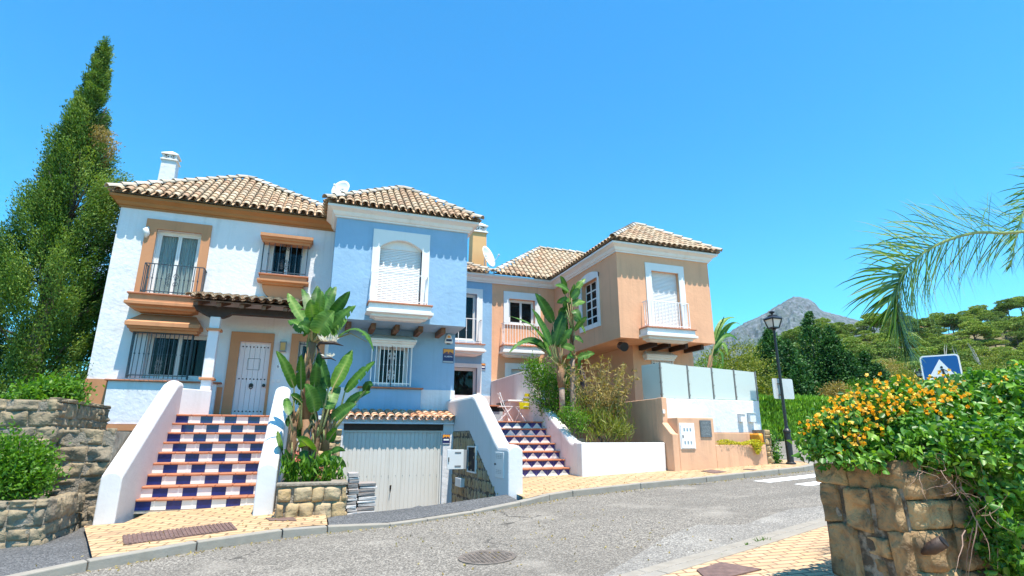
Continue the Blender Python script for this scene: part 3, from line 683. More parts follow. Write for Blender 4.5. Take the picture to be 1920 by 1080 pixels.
# little figure by the upper window
q = P(276, 436, YW); mb = MB(); mb.tube([(q.x, YW - .03, q.z - .16), (q.x + .02, YW - .07, q.z - .05), (q.x - .02, YW - .07, q.z + .05), (q.x + .02, YW - .03, q.z + .14)], [.03, .07, .08, .03], 8)
tag(mb.build('wall_ornament', 'trim_white', None, smooth=True, at=(q.x, YW, q.z)), 'small pale ornament fixed at the top left corner of the white house window', 'ornament')
# porch
pr_ = thing('porch', (-2.4, 15.2, 2.1), 'porch with dark timber beam, tiled roof and white pillar over the pink door', 'porch')
py = 15.0; pl, prr = P(386, 650, py).x, P(406, 650, py).x
ptop = P(396, 593, py).z
mb = MB(); mb.box(pl, prr, py, py + prr - pl, 1.9, ptop)
po = mb.build('pillar', 'white_stucco', pr_, bevel=.02)
for pz in (P(392, 617, py).z, P(386, 710, py).z): mb = MB(); mb.box(pl - .05, prr + .05, py - .05, py + prr - pl + .05, pz - .03, pz + .03); mb.build('pillar_band', 'tan_paint', po, bevel=.01)
bz0, bz1 = ptop + .0, ptop + .27
mb = MB(); mb.prism([(pl - .42, bz1), (pl - .36, bz1 - .10), (pl - .20, bz0 + .08), (pl - .03, bz0), (prr + .04, bz0), (prr + .16, bz0 + .06), (prr + .22, bz0 + .11), (-.25, bz0 + .11), (-.25, bz1)], 'y', py + .03, py + .26); mb.build('beam', 'dark_wood', pr_)
ez = P(470, 563, 14.55).z - .05; rs = .26
mb = MB(); x = pl - .30
while x < -.2:
    y0, y1 = 14.68, YW; z = ez - .14
    mb.prism([(y0, z), (y0, z + .10), (y1, z + .10 + rs * (y1 - y0)), (y1, z + rs * (y1 - y0))], 'x', x - .05, x + .05); x += .50
mb.build('rafters', 'beam_wood', pr_)
mb = MB(); y0 = 14.62; mb.prism([(y0, ez - .035), (y0, ez - .01), (YW, ez - .01 + rs * (YW - y0)), (YW, ez - .035 + rs * (YW - y0))], 'x', pl - .40, -.22); mb.build('roof_boards', 'beam_wood', pr_)
tb = MB(); tile_slope(tb, (pl - .44, 14.55, ez), (-.2, 14.55, ez), (0, 1), rs, lambda f: YW - 14.56); tb.build('porch_roof', 'roof_tile', pr_)
# ================================================================== BLUE HOUSE
bh = thing('town_house', (2.1, 17, 2), 'blue two-storey town house with white trim, overhanging upper floor and white ribbed garage door', 'house', 'terraced town houses')
BX0, BX1 = .25, .2652 * YF; BZ = 1.6 + .2045 * YF; BC = 1.6 + .395 * YF; MX = .3173 * YM
so = (.0837 * YF, .1903 * YF, BZ, 1.6 + .379 * YF)
si = (so[0] + .21, so[1] - .21, 1.6 + .232 * YF, so[3] - .26)
lw = (P(705, 700, YW).x, P(765, 700, YW).x, 3.05, P(735, 648, YW).z)
ub1 = (3.70, P(893, 600, YM).x, 1.6 + .178 * YM, P(893, 552, YM).z)
lb1 = (3.70, P(894, 700, YM).x, 2.1, P(890, 690, YM).z)
mb = MB(); wall_y(mb, YF, BX0, BX1, BZ, 7.78, [si], .2)
mb.quad((BX0, YF, BZ), (BX0, YF, 7.78), (BX0, 26, 7.78), (BX0, 26, BZ)); mb.quad((BX1, YF, BZ), (BX1, 26, BZ), (BX1, 26, 7.78), (BX1, YF, 7.78))
mb.quad((BX0, YF, BZ), (BX0, YW, BZ), (BX1, YW, BZ), (BX1, YF, BZ))
wall_y(mb, YW, BX0 + .1, BX1, 1.0, BZ, [lw], .2)
mb.quad((BX1, YW, 1.0), (BX1, 26, 1.0), (BX1, 26, BZ), (BX1, YW, BZ))
wall_y(mb, YM, BX1 - .0, MX, 1.9, 7.78, [(BX1 + .02, ub1[1], ub1[2], ub1[3]), (BX1 + .02, lb1[1], lb1[2], lb1[3])], .2)
mb.build('wall', 'blue_stucco', bh)
W = [(0, 7.50), (.05, 7.50), (.05, 7.54), (.09, 7.56), (.12, 7.61), (.13, 7.65), (.22, 7.70), (.27, 7.72), (.27, 7.785), (.02, 7.785)]
mb = MB(); cornice(mb, [(BX0, 24), (BX0, YF), (BX1, YF), (BX1, YM), (MX - .002, YM)], W); mb.build('cornice', 'trim_white', bh)
# roof of the projecting wing, apex over its middle, and the slope over the recessed part
EL, ER, EF = BX0 - .33, BX1 + .30, YF - OV
ay = EF + 2.3; ax, az = P(757, 352, ay).x, P(757, 352, ay).z - .10
tb = MB(); ub = MB(); sl = (az - ZE) / (ay - EF)
def hipf(f): x = EL + (ER - EL) * f; return min((x - EL) * (ay - EF) / (ax - EL), (ER - x) * (ay - EF) / (ER - ax))
tile_slope(tb, (EL, EF, ZE), (ER, EF, ZE), (0, 1), sl, hipf, under=ub)
tile_slope(tb, (EL, 26, ZE), (EL, EF, ZE), (1, 0), (az - ZE) / (ax - EL), lambda f: min(ax - EL, (1 - f) * (26 - EF) * (ax - EL) / (ay - EF)), under=ub)
tile_slope(tb, (ER, EF, ZE), (ER, 26, ZE), (-1, 0), (az - ZE) / (ER - ax), lambda f: min(ER - ax, f * (26 - EF) * (ER - ax) / (ay - EF)), under=ub)
EM = YM - OV
q = P(876, 488, YM + 1.7)
tile_slope(tb, (ER - .2, EM, ZE), (MX + .02, EM, ZE), (0, 1), .55, lambda f: max(0.12, 2.1 * (1 - f) ), under=ub)
rf = tb.build('roof', 'roof_tile', bh); ub.build('roof_bed', 'mortar', rf)
ridges(rf, [((EL, EF, ZE + .05), (ax, ay, az + .06)), ((ER, EF, ZE + .05), (ax, ay, az + .06)), ((ax, 26, az + .06), (ax, ay, az + .06)), ((MX + .02, EM + .05, ZE + .08), (ER - .2, EM + 2.1, ZE + .55 * 2.1 + .08))])
# arched french window with roller shutter
mb = MB(); y0, y1 = YF - .04, YF + .2
n = 14; arcp = []
rise = .24; zsp = si[3] - rise
for k in range(n + 1):
    t = k / n; x = si[0] + (si[1] - si[0]) * t; arcp.append((x, zsp + rise * (1 - (2 * t - 1) ** 2)))
zb = 1.6 + .233 * YF
mb.box(so[0], si[0], y0, y1, zb, so[3]); mb.box(si[1], so[1], y0, y1, zb, so[3])
for k in range(n):
    (xa, za), (xb, zb_) = arcp[k], arcp[k + 1]
    mb.add([(xa, y0, za), (xb, y0, zb_), (xb, y0, so[3]), (xa, y0, so[3]), (xa, y1, za), (xb, y1, zb_), (xb, y1, so[3]), (xa, y1, so[3])], [(0, 1, 2, 3), (0, 4, 5, 1), (3, 2, 6, 7)])
mb.build('window_surround', 'trim_white', bh)
sh = shutter(bh, (si[0], si[1], si[2], zsp + .03), YF + .11)
mb = MB(); mb.prism(arcp, 'y', YF + .10, YF + .18); mb.build('shutter_box', 'trim_white', sh)
bal = balcony(bh, P(690, 573, YF - .45).x, P(811, 581, YF - .45).x, zb, YF, .45, 'trim_white', .42)
railing(bal, P(694, 560, YF - .38).x, P(801, 577, YF - .38).x, YF - .38, YF - .04, zb + .01, P(750, 514, YF - .38).z, 11, 'white_metal')
# beams under the overhang
for px in (652, 697, 741, 784, 825):
    q = P(px, 618, YW - .4); mb = MB(); mb.box(q.x - .065, q.x + .065, 15.33, YW + .01, BZ - .165, BZ - .003); mb.build('soffit_beam', 'beam_wood', bh, bevel=.012)
# barred ground floor window
hz = P(735, 638, YW - .35).z
hood(bh, P(694, 636, YW - .35).x, P(782, 643, YW - .35).x, hz - .02, hz + .2, YW, .35, 'trim_white', lip=.06)
wo = window(bh, lw, YW + .13, 2)
grille(wo, P(696, 690, YW - .2).x, P(771, 690, YW - .2).x, 3.03, lw[3] + .02, YW, .2, 10, 'white_metal', rad=.010)
zp = 3.0
mb = MB(); apx0, apx1 = P(672, 750, YW).x, P(787, 750, YW).x
mb.box(BX0 + .08, apx0, YW - .03, YW + .01, 1.2, zp - .03); mb.build('plinth', 'white_stucco', bh); mb = MB(); mb.box(apx1, BX1 + .02, YW - .03, YW + .01, 1.2, zp - .03); mb.build('plinth', 'white_stucco', bh)
mb = MB(); mb.box(apx0, apx1, YW - .16, YW + .01, 1.2, zp - .045); mb.build('apron_panel', 'blue_stucco', bh, bevel=.01)
mb = MB(); mb.box(apx0 - .06, apx1 + .05, YW - .24, YW + .01, zp - .043, zp); mb.build('window_sill', 'terracotta', bh, bevel=.008)
# recessed part: two french windows
def simple_french(par, r, Y, xr, zt, balc=None):
    frame_surround(par, Y, (r[0] - .25, xr, r[2], zt), r, 'trim_white', .05)
    return window(par, r, Y + .12, 1 if r[1] - r[0] < 1 else 2, gm='window_glass')
r = (BX1 + .02, ub1[1], ub1[2], ub1[3]); simple_french(bh, r, YM, P(904, 590, YM).x, P(890, 542, YM).z)
bal = balcony(bh, BX1 + .02, P(910, 645, YM - .5).x, P(880, 644, YM - .5).z, YM, .5, 'trim_white', .42)
zz = P(880, 644, YM - .5).z; railing(bal, BX1 + .05, P(903, 640, YM - .44).x, YM - .44, YM - .05, zz, P(890, 598, YM - .44).z, 6, 'white_metal')
r = (BX1 + .02, lb1[1], lb1[2], lb1[3]); simple_french(bh, r, YM, P(902, 715, YM).x, P(880, 682, YM).z)
mb = MB(); mb.box(BX1 + .02, MX - .02, YM - .03, YM + .01, 1.9, P(910, 742, YM).z); mb.build('plinth', 'white_stucco', bh)
# garage front below the terrace
GY = 15.16; gx0, gx1 = P(641, 840, GY).x, P(829, 840, GY).x; gz1 = P(735, 811, GY).z; gz0 = -.45
X_CH = 3.73
mb = MB(); mb.box(BX0 - .02, gx0, GY - .10, YW - .035, -.5, 2.15); mb.box(gx1, X_CH - .01, GY - .10, YW - .035, -.5, 2.15); lz = P(735, 790, GY).z
mb.box(gx0, gx1, GY - .10, GY + .1, lz, 2.15); mb.box(BX0 - .02, X_CH - .01, GY + .101, YW - .036, 2.0, 2.16); mb.build('garage_front', 'white_stucco', bh)
mb = MB(); mb.box(gx0, gx1, GY - .05, GY + .1, gz1 + .06, lz - .002); mb.build('garage_lintel', 'dark_wood', bh)
mb = MB(); w = .105; x = gx0 + .05; k = 0
while x < gx1 - .06:
    xe = min(x + w - .006, gx1 - .05); sp = (gz0 + (gz1 - gz0) * .60)
    mb.prism([(x, GY + .03), (x + .008, GY + .012), (xe - .008, GY + .012), (xe, GY + .03)], 'z', gz0, gz1); x += w
mb.box(gx0 + .05, gx1 - .05, GY + .024, GY + .07, gz0, gz1)
for i in range(14): xr = gx0 + .12 + i * (gx1 - gx0 - .24) / 13; zz = P(735, 892, GY).z; mb.tube([(xr, GY + .013, zz), (xr, GY + .004, zz)], .009, 5, 1)
gd = mb.build('garage_door', ['garage_paint', 'vent_dark'], bh)
mb = MB(); mb.box(gx0, gx0 + .05, GY - .02, GY + .08, gz0, gz1 + .055); mb.box(gx1 - .05, gx1, GY - .02, GY + .08, gz0, gz1 + .055); mb.box(gx0 + .05, gx1 - .05, GY - .02, GY + .08, gz1 + .003, gz1 + .055); mb.build('door_frame', 'garage_paint', gd)
q = P(732, 914, GY); mb = MB(); mb.box(q.x - .02, q.x + .02, GY - .002, GY + .012, q.z - .05, q.z + .05); mb.tube([(q.x + .005, GY, q.z + .02), (q.x + .01, GY - .04, q.z + .06), (q.x - .01, GY - .045, q.z - .12)], .010, 5); mb.build('handle', 'stud', gd)

cz = P(745, 788, 14.93).z
tb = MB(); tile_slope(tb, (BX0 + .15, 14.93, cz), (X_CH - .03, 14.93, cz), (0, 1), .20, lambda f: 1.2); cn = tb.build('garage_canopy', 'canopy_tile', bh)
mb = MB(); mb.prism([(14.99, cz - .09), (14.99, cz - .045), (YW - .04, cz - .045 + .2 * 1.13), (YW - .04, 2.13), (GY - .105, 2.13), (GY - .105, cz - .09)], 'x', BX0 + .05, X_CH - .012); mb.build('canopy_bed', 'white_stucco', cn)
alarm_box(tuple(P(841, 636, YW)))
q = P(840.5, 667.5, YW); alarm_sign(tuple(q), .33, .43, 'navy and orange alarm warning sign reading ALARMA on the shaded blue wall')
q = P(905, 688, YM); alarm_sign((q.x + .02, YM, q.z), .17, .27, 'small orange and navy alarm notice beside the white french door', txt=False)
q = P(836.5, 824, GY - .10); alarm_sign(tuple(q), .20, .26, 'small dark alarm notice on the white jamb right of the garage door', txt=False)
dish('satellite_dish', P(640, 357, 18.4) , .36, (-.5, -.75, .25), 'round white satellite dish behind the roof ridge between the white and blue houses')
# ================================================================== ORANGE HOUSE
oh = thing('town_house', (10.5, 17, 2), 'terracotta orange town house with white trim, projecting upper floor and frosted glass terrace screen', 'house', 'terraced town houses')
OX0, OX1 = .6005 * YF, .842 * YF; OL = P(1187, 670, YW).x
so = (.671 * YF, .772 * YF, BZ, 1.6 + .377 * YF); so = (so[0], so[1], 1.6 + .226 * YF, so[3]); si = (so[0] + .22, so[1] - .22, so[2], so[3] - .26)
mw = RC(YM, (954, 560), (1003, 612)); mo = RC(YM, (944, 546), (1013, 613))
ml = RC(YM, (958, 692), (1010, 740)); ml = (ml[0], ml[1], 2.1, ml[3])
yw0, yw1 = 16.05, 17.3
def py_of(x, y, X): return PX(x, y, X)
a = PX(1123, 520, OX0); b_ = PX(1086, 540, OX0)
sy0, sy1 = a.y, min(b_.y, a.y + 1.6); szt, szb = PX(1122, 505, OX0).z, PX(1123, 612, OX0).z
sw = (sy0 + .10, sy1 - .2, szb + .16, szt - .25)
lo = (P(1222, 690, YW).x, P(1262, 690, YW).x, 2.75, P(1240, 674, YW).z)
mb = MB(); wall_y(mb, YF, OX0, OX1, BZ, 7.78, [si], .2)
wall_x(mb, OX0, YF, YM, BZ, 7.78, [sw], .3)
mb.quad((OX1, YF, BZ), (OX1, 26, BZ), (OX1, 26, 7.78), (OX1, YF, 7.78)); mb.quad((OX0, YF, BZ), (OX0, YM, BZ), (OX1, YM, BZ), (OX1, YF, BZ))
wall_y(mb, YW, OL, OX1 - .0, 1.2, BZ, [lo], .2); mb.quad((OL, YW, 1.2), (OL, YW, BZ), (OL, YM, BZ), (OL, YM, 1.2)); mb.quad((OX1, YW, 1.2), (OX1, 26, 1.2), (OX1, 26, BZ), (OX1, YW, BZ))
wall_y(mb, YM, MX, OX0, 1.6, 7.78, [mw, ml], .2); mb.quad((OX0, YM, 1.6), (OL, YM, 1.6), (OL, YM, BZ), (OX0, YM, BZ))
mb.build('wall', 'orange_stucco', oh)
mb = MB(); cornice(mb, [(MX + .002, YM), (OX0, YM), (OX0, YF), (OX1, YF), (OX1, 26)], W); mb.build('cornice', 'trim_white', oh)
EL, ER, EF = OX0 - .30, OX1 + .30, YF - OV
ay = EF + 2.3; ax, az = P(1192, 420, ay).x, P(1192, 420, ay).z - .10
my = EM + 2.3; q = P(1012, 466, my); mx, mz = q.x, q.z - .08
tb = MB(); ub = MB()
tile_slope(tb, (EL, EF, ZE), (ER, EF, ZE), (0, 1), (az - ZE) / (ay - EF), lambda f: min((f * (ER - EL)) * (ay - EF) / (ax - EL), ((1 - f) * (ER - EL)) * (ay - EF) / (ER - ax)), under=ub)
Lw = EM - EF + 3.2; s2 = (az - ZE) / (ax - EL); ms = (mz - ZE) / (my - EM); mr = EL + (ax - EL) * 1.3
tile_slope(tb, (EL, EF + Lw, ZE), (EL, EF, ZE), (1, 0), s2, lambda f: min(ax - EL, (1 - f) * Lw * (ax - EL) / (ay - EF)), tmin=lambda f: max(0, Lw - f * Lw - (EM - EF)) * ms / s2, under=ub)
tile_slope(tb, (ER, EF, ZE), (ER, 26, ZE), (-1, 0), (az - ZE) / (ER - ax), lambda f: min(ER - ax, f * (26 - EF) * (ER - ax) / (ay - EF)), under=ub)
tile_slope(tb, (MX - .05, EM, ZE), (mr, EM, ZE), (0, 1), ms, lambda f: min(my - EM, f * (mr - MX + .05) * (my - EM) / max(.1, mx - MX)), tmin=lambda f: max(0, (MX - .05 + f * (mr - MX + .05)) - EL) * s2 / ms, under=ub)
ub.add([(mx - .3, my + .02, ZE), (ax + .2, my + .02, ZE), (ax + .2, my + .02, mz), (mx - .3, my + .02, mz)], [(0, 1, 2, 3)])
rf = tb.build('roof', 'roof_tile', oh); ub.build('roof_bed', 'mortar', rf)
ridges(rf, [((EL, EF, ZE + .05), (ax, ay, az + .06)), ((ER, EF, ZE + .05), (ax, ay, az + .06)), ((ax, 22, az + .06), (ax, ay, az + .06)), ((MX - .02, EM + .05, ZE + .08), (mx, my, mz + .06)), ((mx, my, mz + .06), (mx + 2.2, my, mz + .06))])
frame_surround(oh, YF, so, (si[0], si[1], so[2], si[3]), 'trim_white', .04)
shutter(oh, (si[0], si[1], so[2], si[3]), YF + .11)
bal = balcony(oh, P(1214, 619, YF - .45).x, P(1306, 622, YF - .45).x, so[2], YF, .45, 'trim_white', .42)
railing(bal, P(1217, 600, YF - .38).x, P(1293, 600, YF - .38).x, YF - .38, YF - .04, so[2] + .01, P(1250, 566, YF - .38).z, 12, 'white_metal', rad=.010, knots=False)
for px in (1222, 1247, 1279, 1308):
    q = P(px, 648, YW - .7); mb = MB(); mb.box(q.x - .06, q.x + .06, 15.25, YW + .01, BZ - .17, BZ - .003); mb.build('soffit_beam', 'dark_wood', oh, bevel=.012)
# left face window with arched surround
mb = MB(); x0_, x1_ = OX0 - .04, OX0 + .01
mb.box(x0_, x1_, sy0, sw[0], szb, szt - .1); mb.box(x0_, x1_, sw[1], sy1, szb, szt - .1); mb.box(x0_, x1_, sw[0], sw[1], szb, sw[2])
pts = [(sy0, szt - .1)]
for k in range(9): t = k / 8; pts.append((sy0 + (sy1 - sy0) * t, szt - .1 + .16 * (1 - (2 * t - 1) ** 2)))
mb.prism([(sy0, sw[3])] + pts[1:] + [(sy1, sw[3])], 'x', x0_ + .002, x1_); mb.build('window_surround', 'trim_white', oh)
mb = MB(); xx = OX0 + .16
n = 3
for k in range(n + 1): y = sw[0] + (sw[1] - sw[0]) * k / n; mb.box(xx, xx + .05, y - .03, y + .03, sw[2], sw[3])
for k in range(6): z = sw[2] + (sw[3] - sw[2]) * k / 5; mb.box(xx + .003, xx + .047, sw[0], sw[1], z - .022, z + .022)
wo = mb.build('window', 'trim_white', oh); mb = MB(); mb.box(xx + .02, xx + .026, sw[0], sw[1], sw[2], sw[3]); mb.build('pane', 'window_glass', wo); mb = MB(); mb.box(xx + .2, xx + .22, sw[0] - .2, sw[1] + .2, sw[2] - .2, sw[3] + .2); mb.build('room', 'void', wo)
mb = MB(); 
# recessed middle windows
frame_surround(oh, YM, mo, mw, 'trim_white', .05, bottom=True); window(oh, mw, YM + .12, 2)
bz = P(980, 648, YM - .5).z
bal = balcony(oh, P(944, 649, YM - .5).x, P(1019, 652, YM - .5).x, bz, YM, .5, 'trim_white', .42)
railing(bal, P(946, 640, YM - .44).x, P(1017, 640, YM - .44).x, YM - .44, YM - .05, bz, P(980, 606, YM - .44).z, 14, 'white_metal', knots=False)
frame_surround(oh, YM, (ml[0] - .25, ml[1] + .25, ml[2], ml[3] + .22), ml, 'trim_white', .05); shutter(oh, ml, YM + .1)
# lower front window with hood
hz = P(1240, 668, YW - .3).z; hood(oh, P(1214, 666, YW - .3).x, P(1270, 668, YW - .3).x, hz, hz + .22, YW, .3, 'trim_white', lip=.06)
wo = window(oh, lo, YW + .13, 2); grille(wo, lo[0] + .02, lo[1] - .02, lo[2] + .02, lo[3] - .03, YW, .05, 8, 'white_metal', scroll=False)
q = P(1167, 649, YW - .75); mb = MB(); mb.tube([(q.x - .02, q.y - .16, q.z - .05), (q.x, q.y + .12, q.z + .04)], [.15, .12], 14); mb.tube([(q.x, q.y + .1, q.z + .03), (q.x + .1, q.y + .15, q.z + .12)], .03, 6)
tag(mb.build('floodlight', 'black_iron', None, at=q), 'round black floodlight under the corner of the orange overhang', 'floodlight')
# orange chimney behind the blue roof (stands on the recessed roof)
q0 = P(895, 500, 22.5); q1 = P(896, 440, 22.5)
chimney(bh, q0.x, 22.5, 7.6, q1.z, .62, 'tan_light', .5)
dish('satellite_dish', P(913, 483, 21.6), .50, (.62, -.7, .3), 'large white satellite dish with feed arm in front of the orange chimney')
# ================================================================== STAIRCASE 1 (navy and white chequered tiles)
def cheek(parent, X0, X1, prof, zb, m, name='side_wall', mats=None):
    """sloping side wall with rounded top; prof = [(Y, z)] front to back"""
    mb = MB(); n = 8; vs = []; w = (X1 - X0) / 2; c = (X0 + X1) / 2
    sec = [(X0, None)] + [(c - w * cos(pi * k / n), w * .75 * sin(pi * k / n) - w * .55) for k in range(n + 1)] + [(X1, None)]
    k = len(sec)
    for Y, z in prof:
        for x, dz in sec: vs.append((x, Y, zb if dz is None else z + dz))
    fs = [(i * k + j, (i + 1) * k + j, (i + 1) * k + j + 1, i * k + j + 1) for i in range(len(prof) - 1) for j in range(k - 1)]
    fs += [tuple(range(k)), tuple(range((len(prof) - 1) * k, len(prof) * k))[::-1]]
    mb.add(vs, fs); return mb.build(name, m, parent, bevel=.025, seg=3)
st = thing('staircase', (-1.75, 12.06, .41), 'outdoor staircase with navy and white chequered tile risers climbing to the pink door', 'staircase', 'tiled outdoor staircases')
SX0, SX1 = -2.75, -.75; n = 9; Y1, Yt, z0, zt = 12.06, 14.27, .365, 2.12; rh = (zt - z0) / n; rn = (Yt - Y1) / (n - 1)
for i in range(n):
    y = Y1 + i * rn; zb_ = z0 + i * rh; zt_ = zb_ + rh; mb = MB()
    tw = .242; x = SX0; k = i % 2
    x = SX0 - (.06 if i % 2 else .0); kk = k
    mb.box(SX0, SX1, y + .006, y + .05, zb_ - .05, zt_ - .04, 2)
    while x < SX1:
        a, b = max(x, SX0), min(x + tw - .004, SX1)
        if b > a: mb.box(a, b, y, y + .006, zb_ + .002, zt_ - .042, 0 if kk % 2 else 1)
        x += tw; kk += 1
    mb.build('riser', ['tile_white', 'tile_navy', 'mortar'], st)
    mb = MB(); x = SX0; yd = y + rn + .06 if i < n - 1 else y + .34
    while x < SX1 - .01:
        b = min(x + .30, SX1); mb.box(x, b - .005, y - .035, yd, zt_ - .042, zt_ - random.uniform(0, .004), 0); x += .30
    mb.build('tread', 'terracotta', st, bevel=.012)
cheek(st, SX0 - .30, SX0, [(11.0, 1.05), (12.5, 1.90), (14.0, 2.75), (14.25, 2.82), (14.55, 2.82)], .1, 'parapet_white')
cheek(st, SX1 + .02, SX1 + .33, [(10.6, 1.16), (11.7, 1.84), (12.9, 2.55), (13.15, 2.66), (15.3, 2.66)], .2, 'parapet_white')
mb = MB(); q = (SX0 - .15, 14.5); e = (-2.30, 15.05); d = Vector((e[0] - q[0], e[1] - q[1])).normalized(); nn = Vector((-d.y, d.x)) * .12
mb.prism([(q[0] + nn.x, q[1] + nn.y), (q[0] - nn.x, q[1] - nn.y), (e[0] - nn.x, e[1] - nn.y), (e[0] + nn.x, e[1] + nn.y)], 'z', 1.8, 2.70); mb.build('landing_wall', 'parapet_white', st, bevel=.02)
mb = MB(); mb.box(SX0, SX1, Yt + .345, YW - .01, 1.7, zt); mb.build('landing', 'terracotta', st)
# ================================================================== STAIRCASE 2 (triangle tiles)
s2 = thing('staircase', (5.2, 13.3, .735), 'outdoor staircase with blue and white triangle tile risers leading up to the terrace', 'staircase', 'tiled outdoor staircases')
SX0, SX1 = X_CH + .30, 6.33; n = 7; Y1, Yt, z0, zt = 13.3, 15.06, .695, 2.07; rh = (zt - z0) / n; rn = (Yt - Y1) / (n - 1)
for i in range(n):
    y = Y1 + i * rn; zb_ = z0 + i * rh; zt_ = zb_ + rh; mb = MB(); hgt = rh - .042
    mb.box(SX0, SX1, y + .006, y + .05, zb_ - .05, zt_ - .04, 2)
    tw = .30; x = SX1 - .02 - 9 * tw
    while x < SX1:
        a, b = x, x + tw; zl, zh = zb_ + .002, zt_ - .043
        def clip(pts):
            return [(min(max(p[0], SX0), SX1), p[1]) for p in pts]
        if b > SX0 + .05 and a < SX1 - .05:
            mb.prism(clip([(a, zl), (b - .003, zl), ((a + b) / 2, zh)]), 'y', y, y + .006, 0)
            mb.prism(clip([(a + .003, zl + .006), ((a + b) / 2 - .003, zh), (a + .003, zh)]), 'y', y, y + .006, 1); mb.prism(clip([(b - .003, zl + .006), (b - .003, zh), ((a + b) / 2 + .003, zh)]), 'y', y, y + .006, 1)
        x += tw
    mb.build('riser', ['tile_white', 'tile_violet', 'mortar'], s2)
    mb = MB(); x = SX0; yd = y + rn + .06 if i < n - 1 else y + .34
    while x < SX1 - .01:
        b = min(x + .30, SX1); mb.box(x, b - .005, y - .035, yd, zt_ - .042, zt_ - random.uniform(0, .004), 0); x += .30
    mb.build('tread', 'terracotta', s2, bevel=.012)
mb = MB(); mb.box(SX0, 6.34, Yt + .345, YM, 1.7, zt); mb.build('terrace_floor', 'terracotta', s2)
cheek(s2, X_CH, X_CH + .30, [(10.6, 1.42), (10.72, 1.45), (11.25, 1.45), (11.45, 1.55), (13.05, 2.55), (13.3, 2.63), (16.1, 2.66)], -.5, 'parapet_white')
cheek(s2, 6.33, 6.62, [(13.05, 1.50), (13.25, 1.53), (13.55, 1.68), (15.5, 2.70), (15.65, 2.76), (15.72, 2.76)], .4, 'cream_wall')
mb = MB(); mb.box(6.33, 6.55, 15.73, YM - .01, 1.6, 1.6 + .1036 * YM); tag(mb.build('party_wall', 'cream_wall', None, bevel=.02, at=(6.44, 17.8, 2)), 'tall plain cream party wall rising behind the terrace table', 'wall')
# white box planter in front
pb = thing('planter', (7.5, 12.62, .7), 'long plain white masonry planter bed beside the triangle tile stairs', 'planter')
mb = MB(); bx0, bx1, by = 6.33, .6918 * 12.62, 12.62
mb.box(bx0, bx1, by, by + .25, .3, 1.497); mb.build('front_wall', 'white_paint', pb, bevel=.02)
mb = MB(); mb.box(bx0, bx0 + .25, by + .251, 13.06, .3, 1.50); mb.build('side_wall', 'cream_wall', pb, bevel=.015)
mb = MB(); mb.box(6.55, 9.2, 12.85, 16.1, .4, 1.40); mb.build('soil', 'soil', pb)
# ================================================================== GROUND, ROAD, KERBS
def GP(x, y, dz=0.0):
    d = ray(x, y); t = (.44 - 12.4 * .02 + dz - ZC) / (d.z - .0415 * d.x - .02 * d.y); return CAM + d * t
RD = -.11                                                             # road surface below the pavement
FC = [(-12, 3.2), (-8, 4.9), (-5, 6.5), (-3.3, 7.45), (-2.2, 8.06), (-1.2, 8.6), (-.2, 8.93), (.4, 9.02), (1.3, 9.05), (1.9, 9.2), (2.75, 9.5), (3.7, 9.85), (4.4, 10.15), (5, 10.4), (6.7, 10.65), (8.5, 10.8), (10.9, 11.12), (11.8, 11.22), (12.6, 11.55), (13.1, 12.2), (13.3, 13.2), (13.35, 16), (13.35, 30)]
NC = [(-12, .2), (-6, 2.2), (0, 4.05), (3.27, 5.02), (4.76, 5.46), (6.57, 6.04), (11, 7.3), (16, 8.6), (30, 12)]
def fcy(x):
    for a, b in zip(FC, FC[1:]):
        if a[0] <= x <= b[0] and b[0] > a[0]: return a[1] + (b[1] - a[1]) * (x - a[0]) / (b[0] - a[0])
    return FC[-1][1]
def densify(pts, st=.5):
    out = []
    for a, b in zip(pts, pts[1:]):
        k = max(1, int(math.hypot(b[0] - a[0], b[1] - a[1]) / st))
        out += [(a[0] + (b[0] - a[0]) * i / k, a[1] + (b[1] - a[1]) * i / k) for i in range(k)]
    return out + [pts[-1]]
def sm(a, b, x): t = max(0, min(1, (x - a) / (b - a))); return t * t * (3 - 2 * t)
def drop(X): return .075 * (sm(.1, .9, X) - sm(3.3, 4.2, X)) + .06 * (1 - sm(-2.6, -2.1, X))      # dropped kerb at the driveways
mb = MB(); nx, ny = 88, 92
vs = [(-14 + 44 * i / nx, -6 + 46 * j / ny) for j in range(ny + 1) for i in range(nx + 1)]
mb.add([(x, y, G(x, y) + RD) for x, y in vs], [(j * (nx + 1) + i, j * (nx + 1) + i + 1, (j + 1) * (nx + 1) + i + 1, (j + 1) * (nx + 1) + i) for j in range(ny) for i in range(nx) if not (vs[j * (nx + 1) + i][0] < 12.4 and vs[j * (nx + 1) + i][1] > fcy(max(-12, vs[j * (nx + 1) + i][0])) + .35)])
tag(mb.build('road', 'asphalt', None, smooth=True), kind='structure')
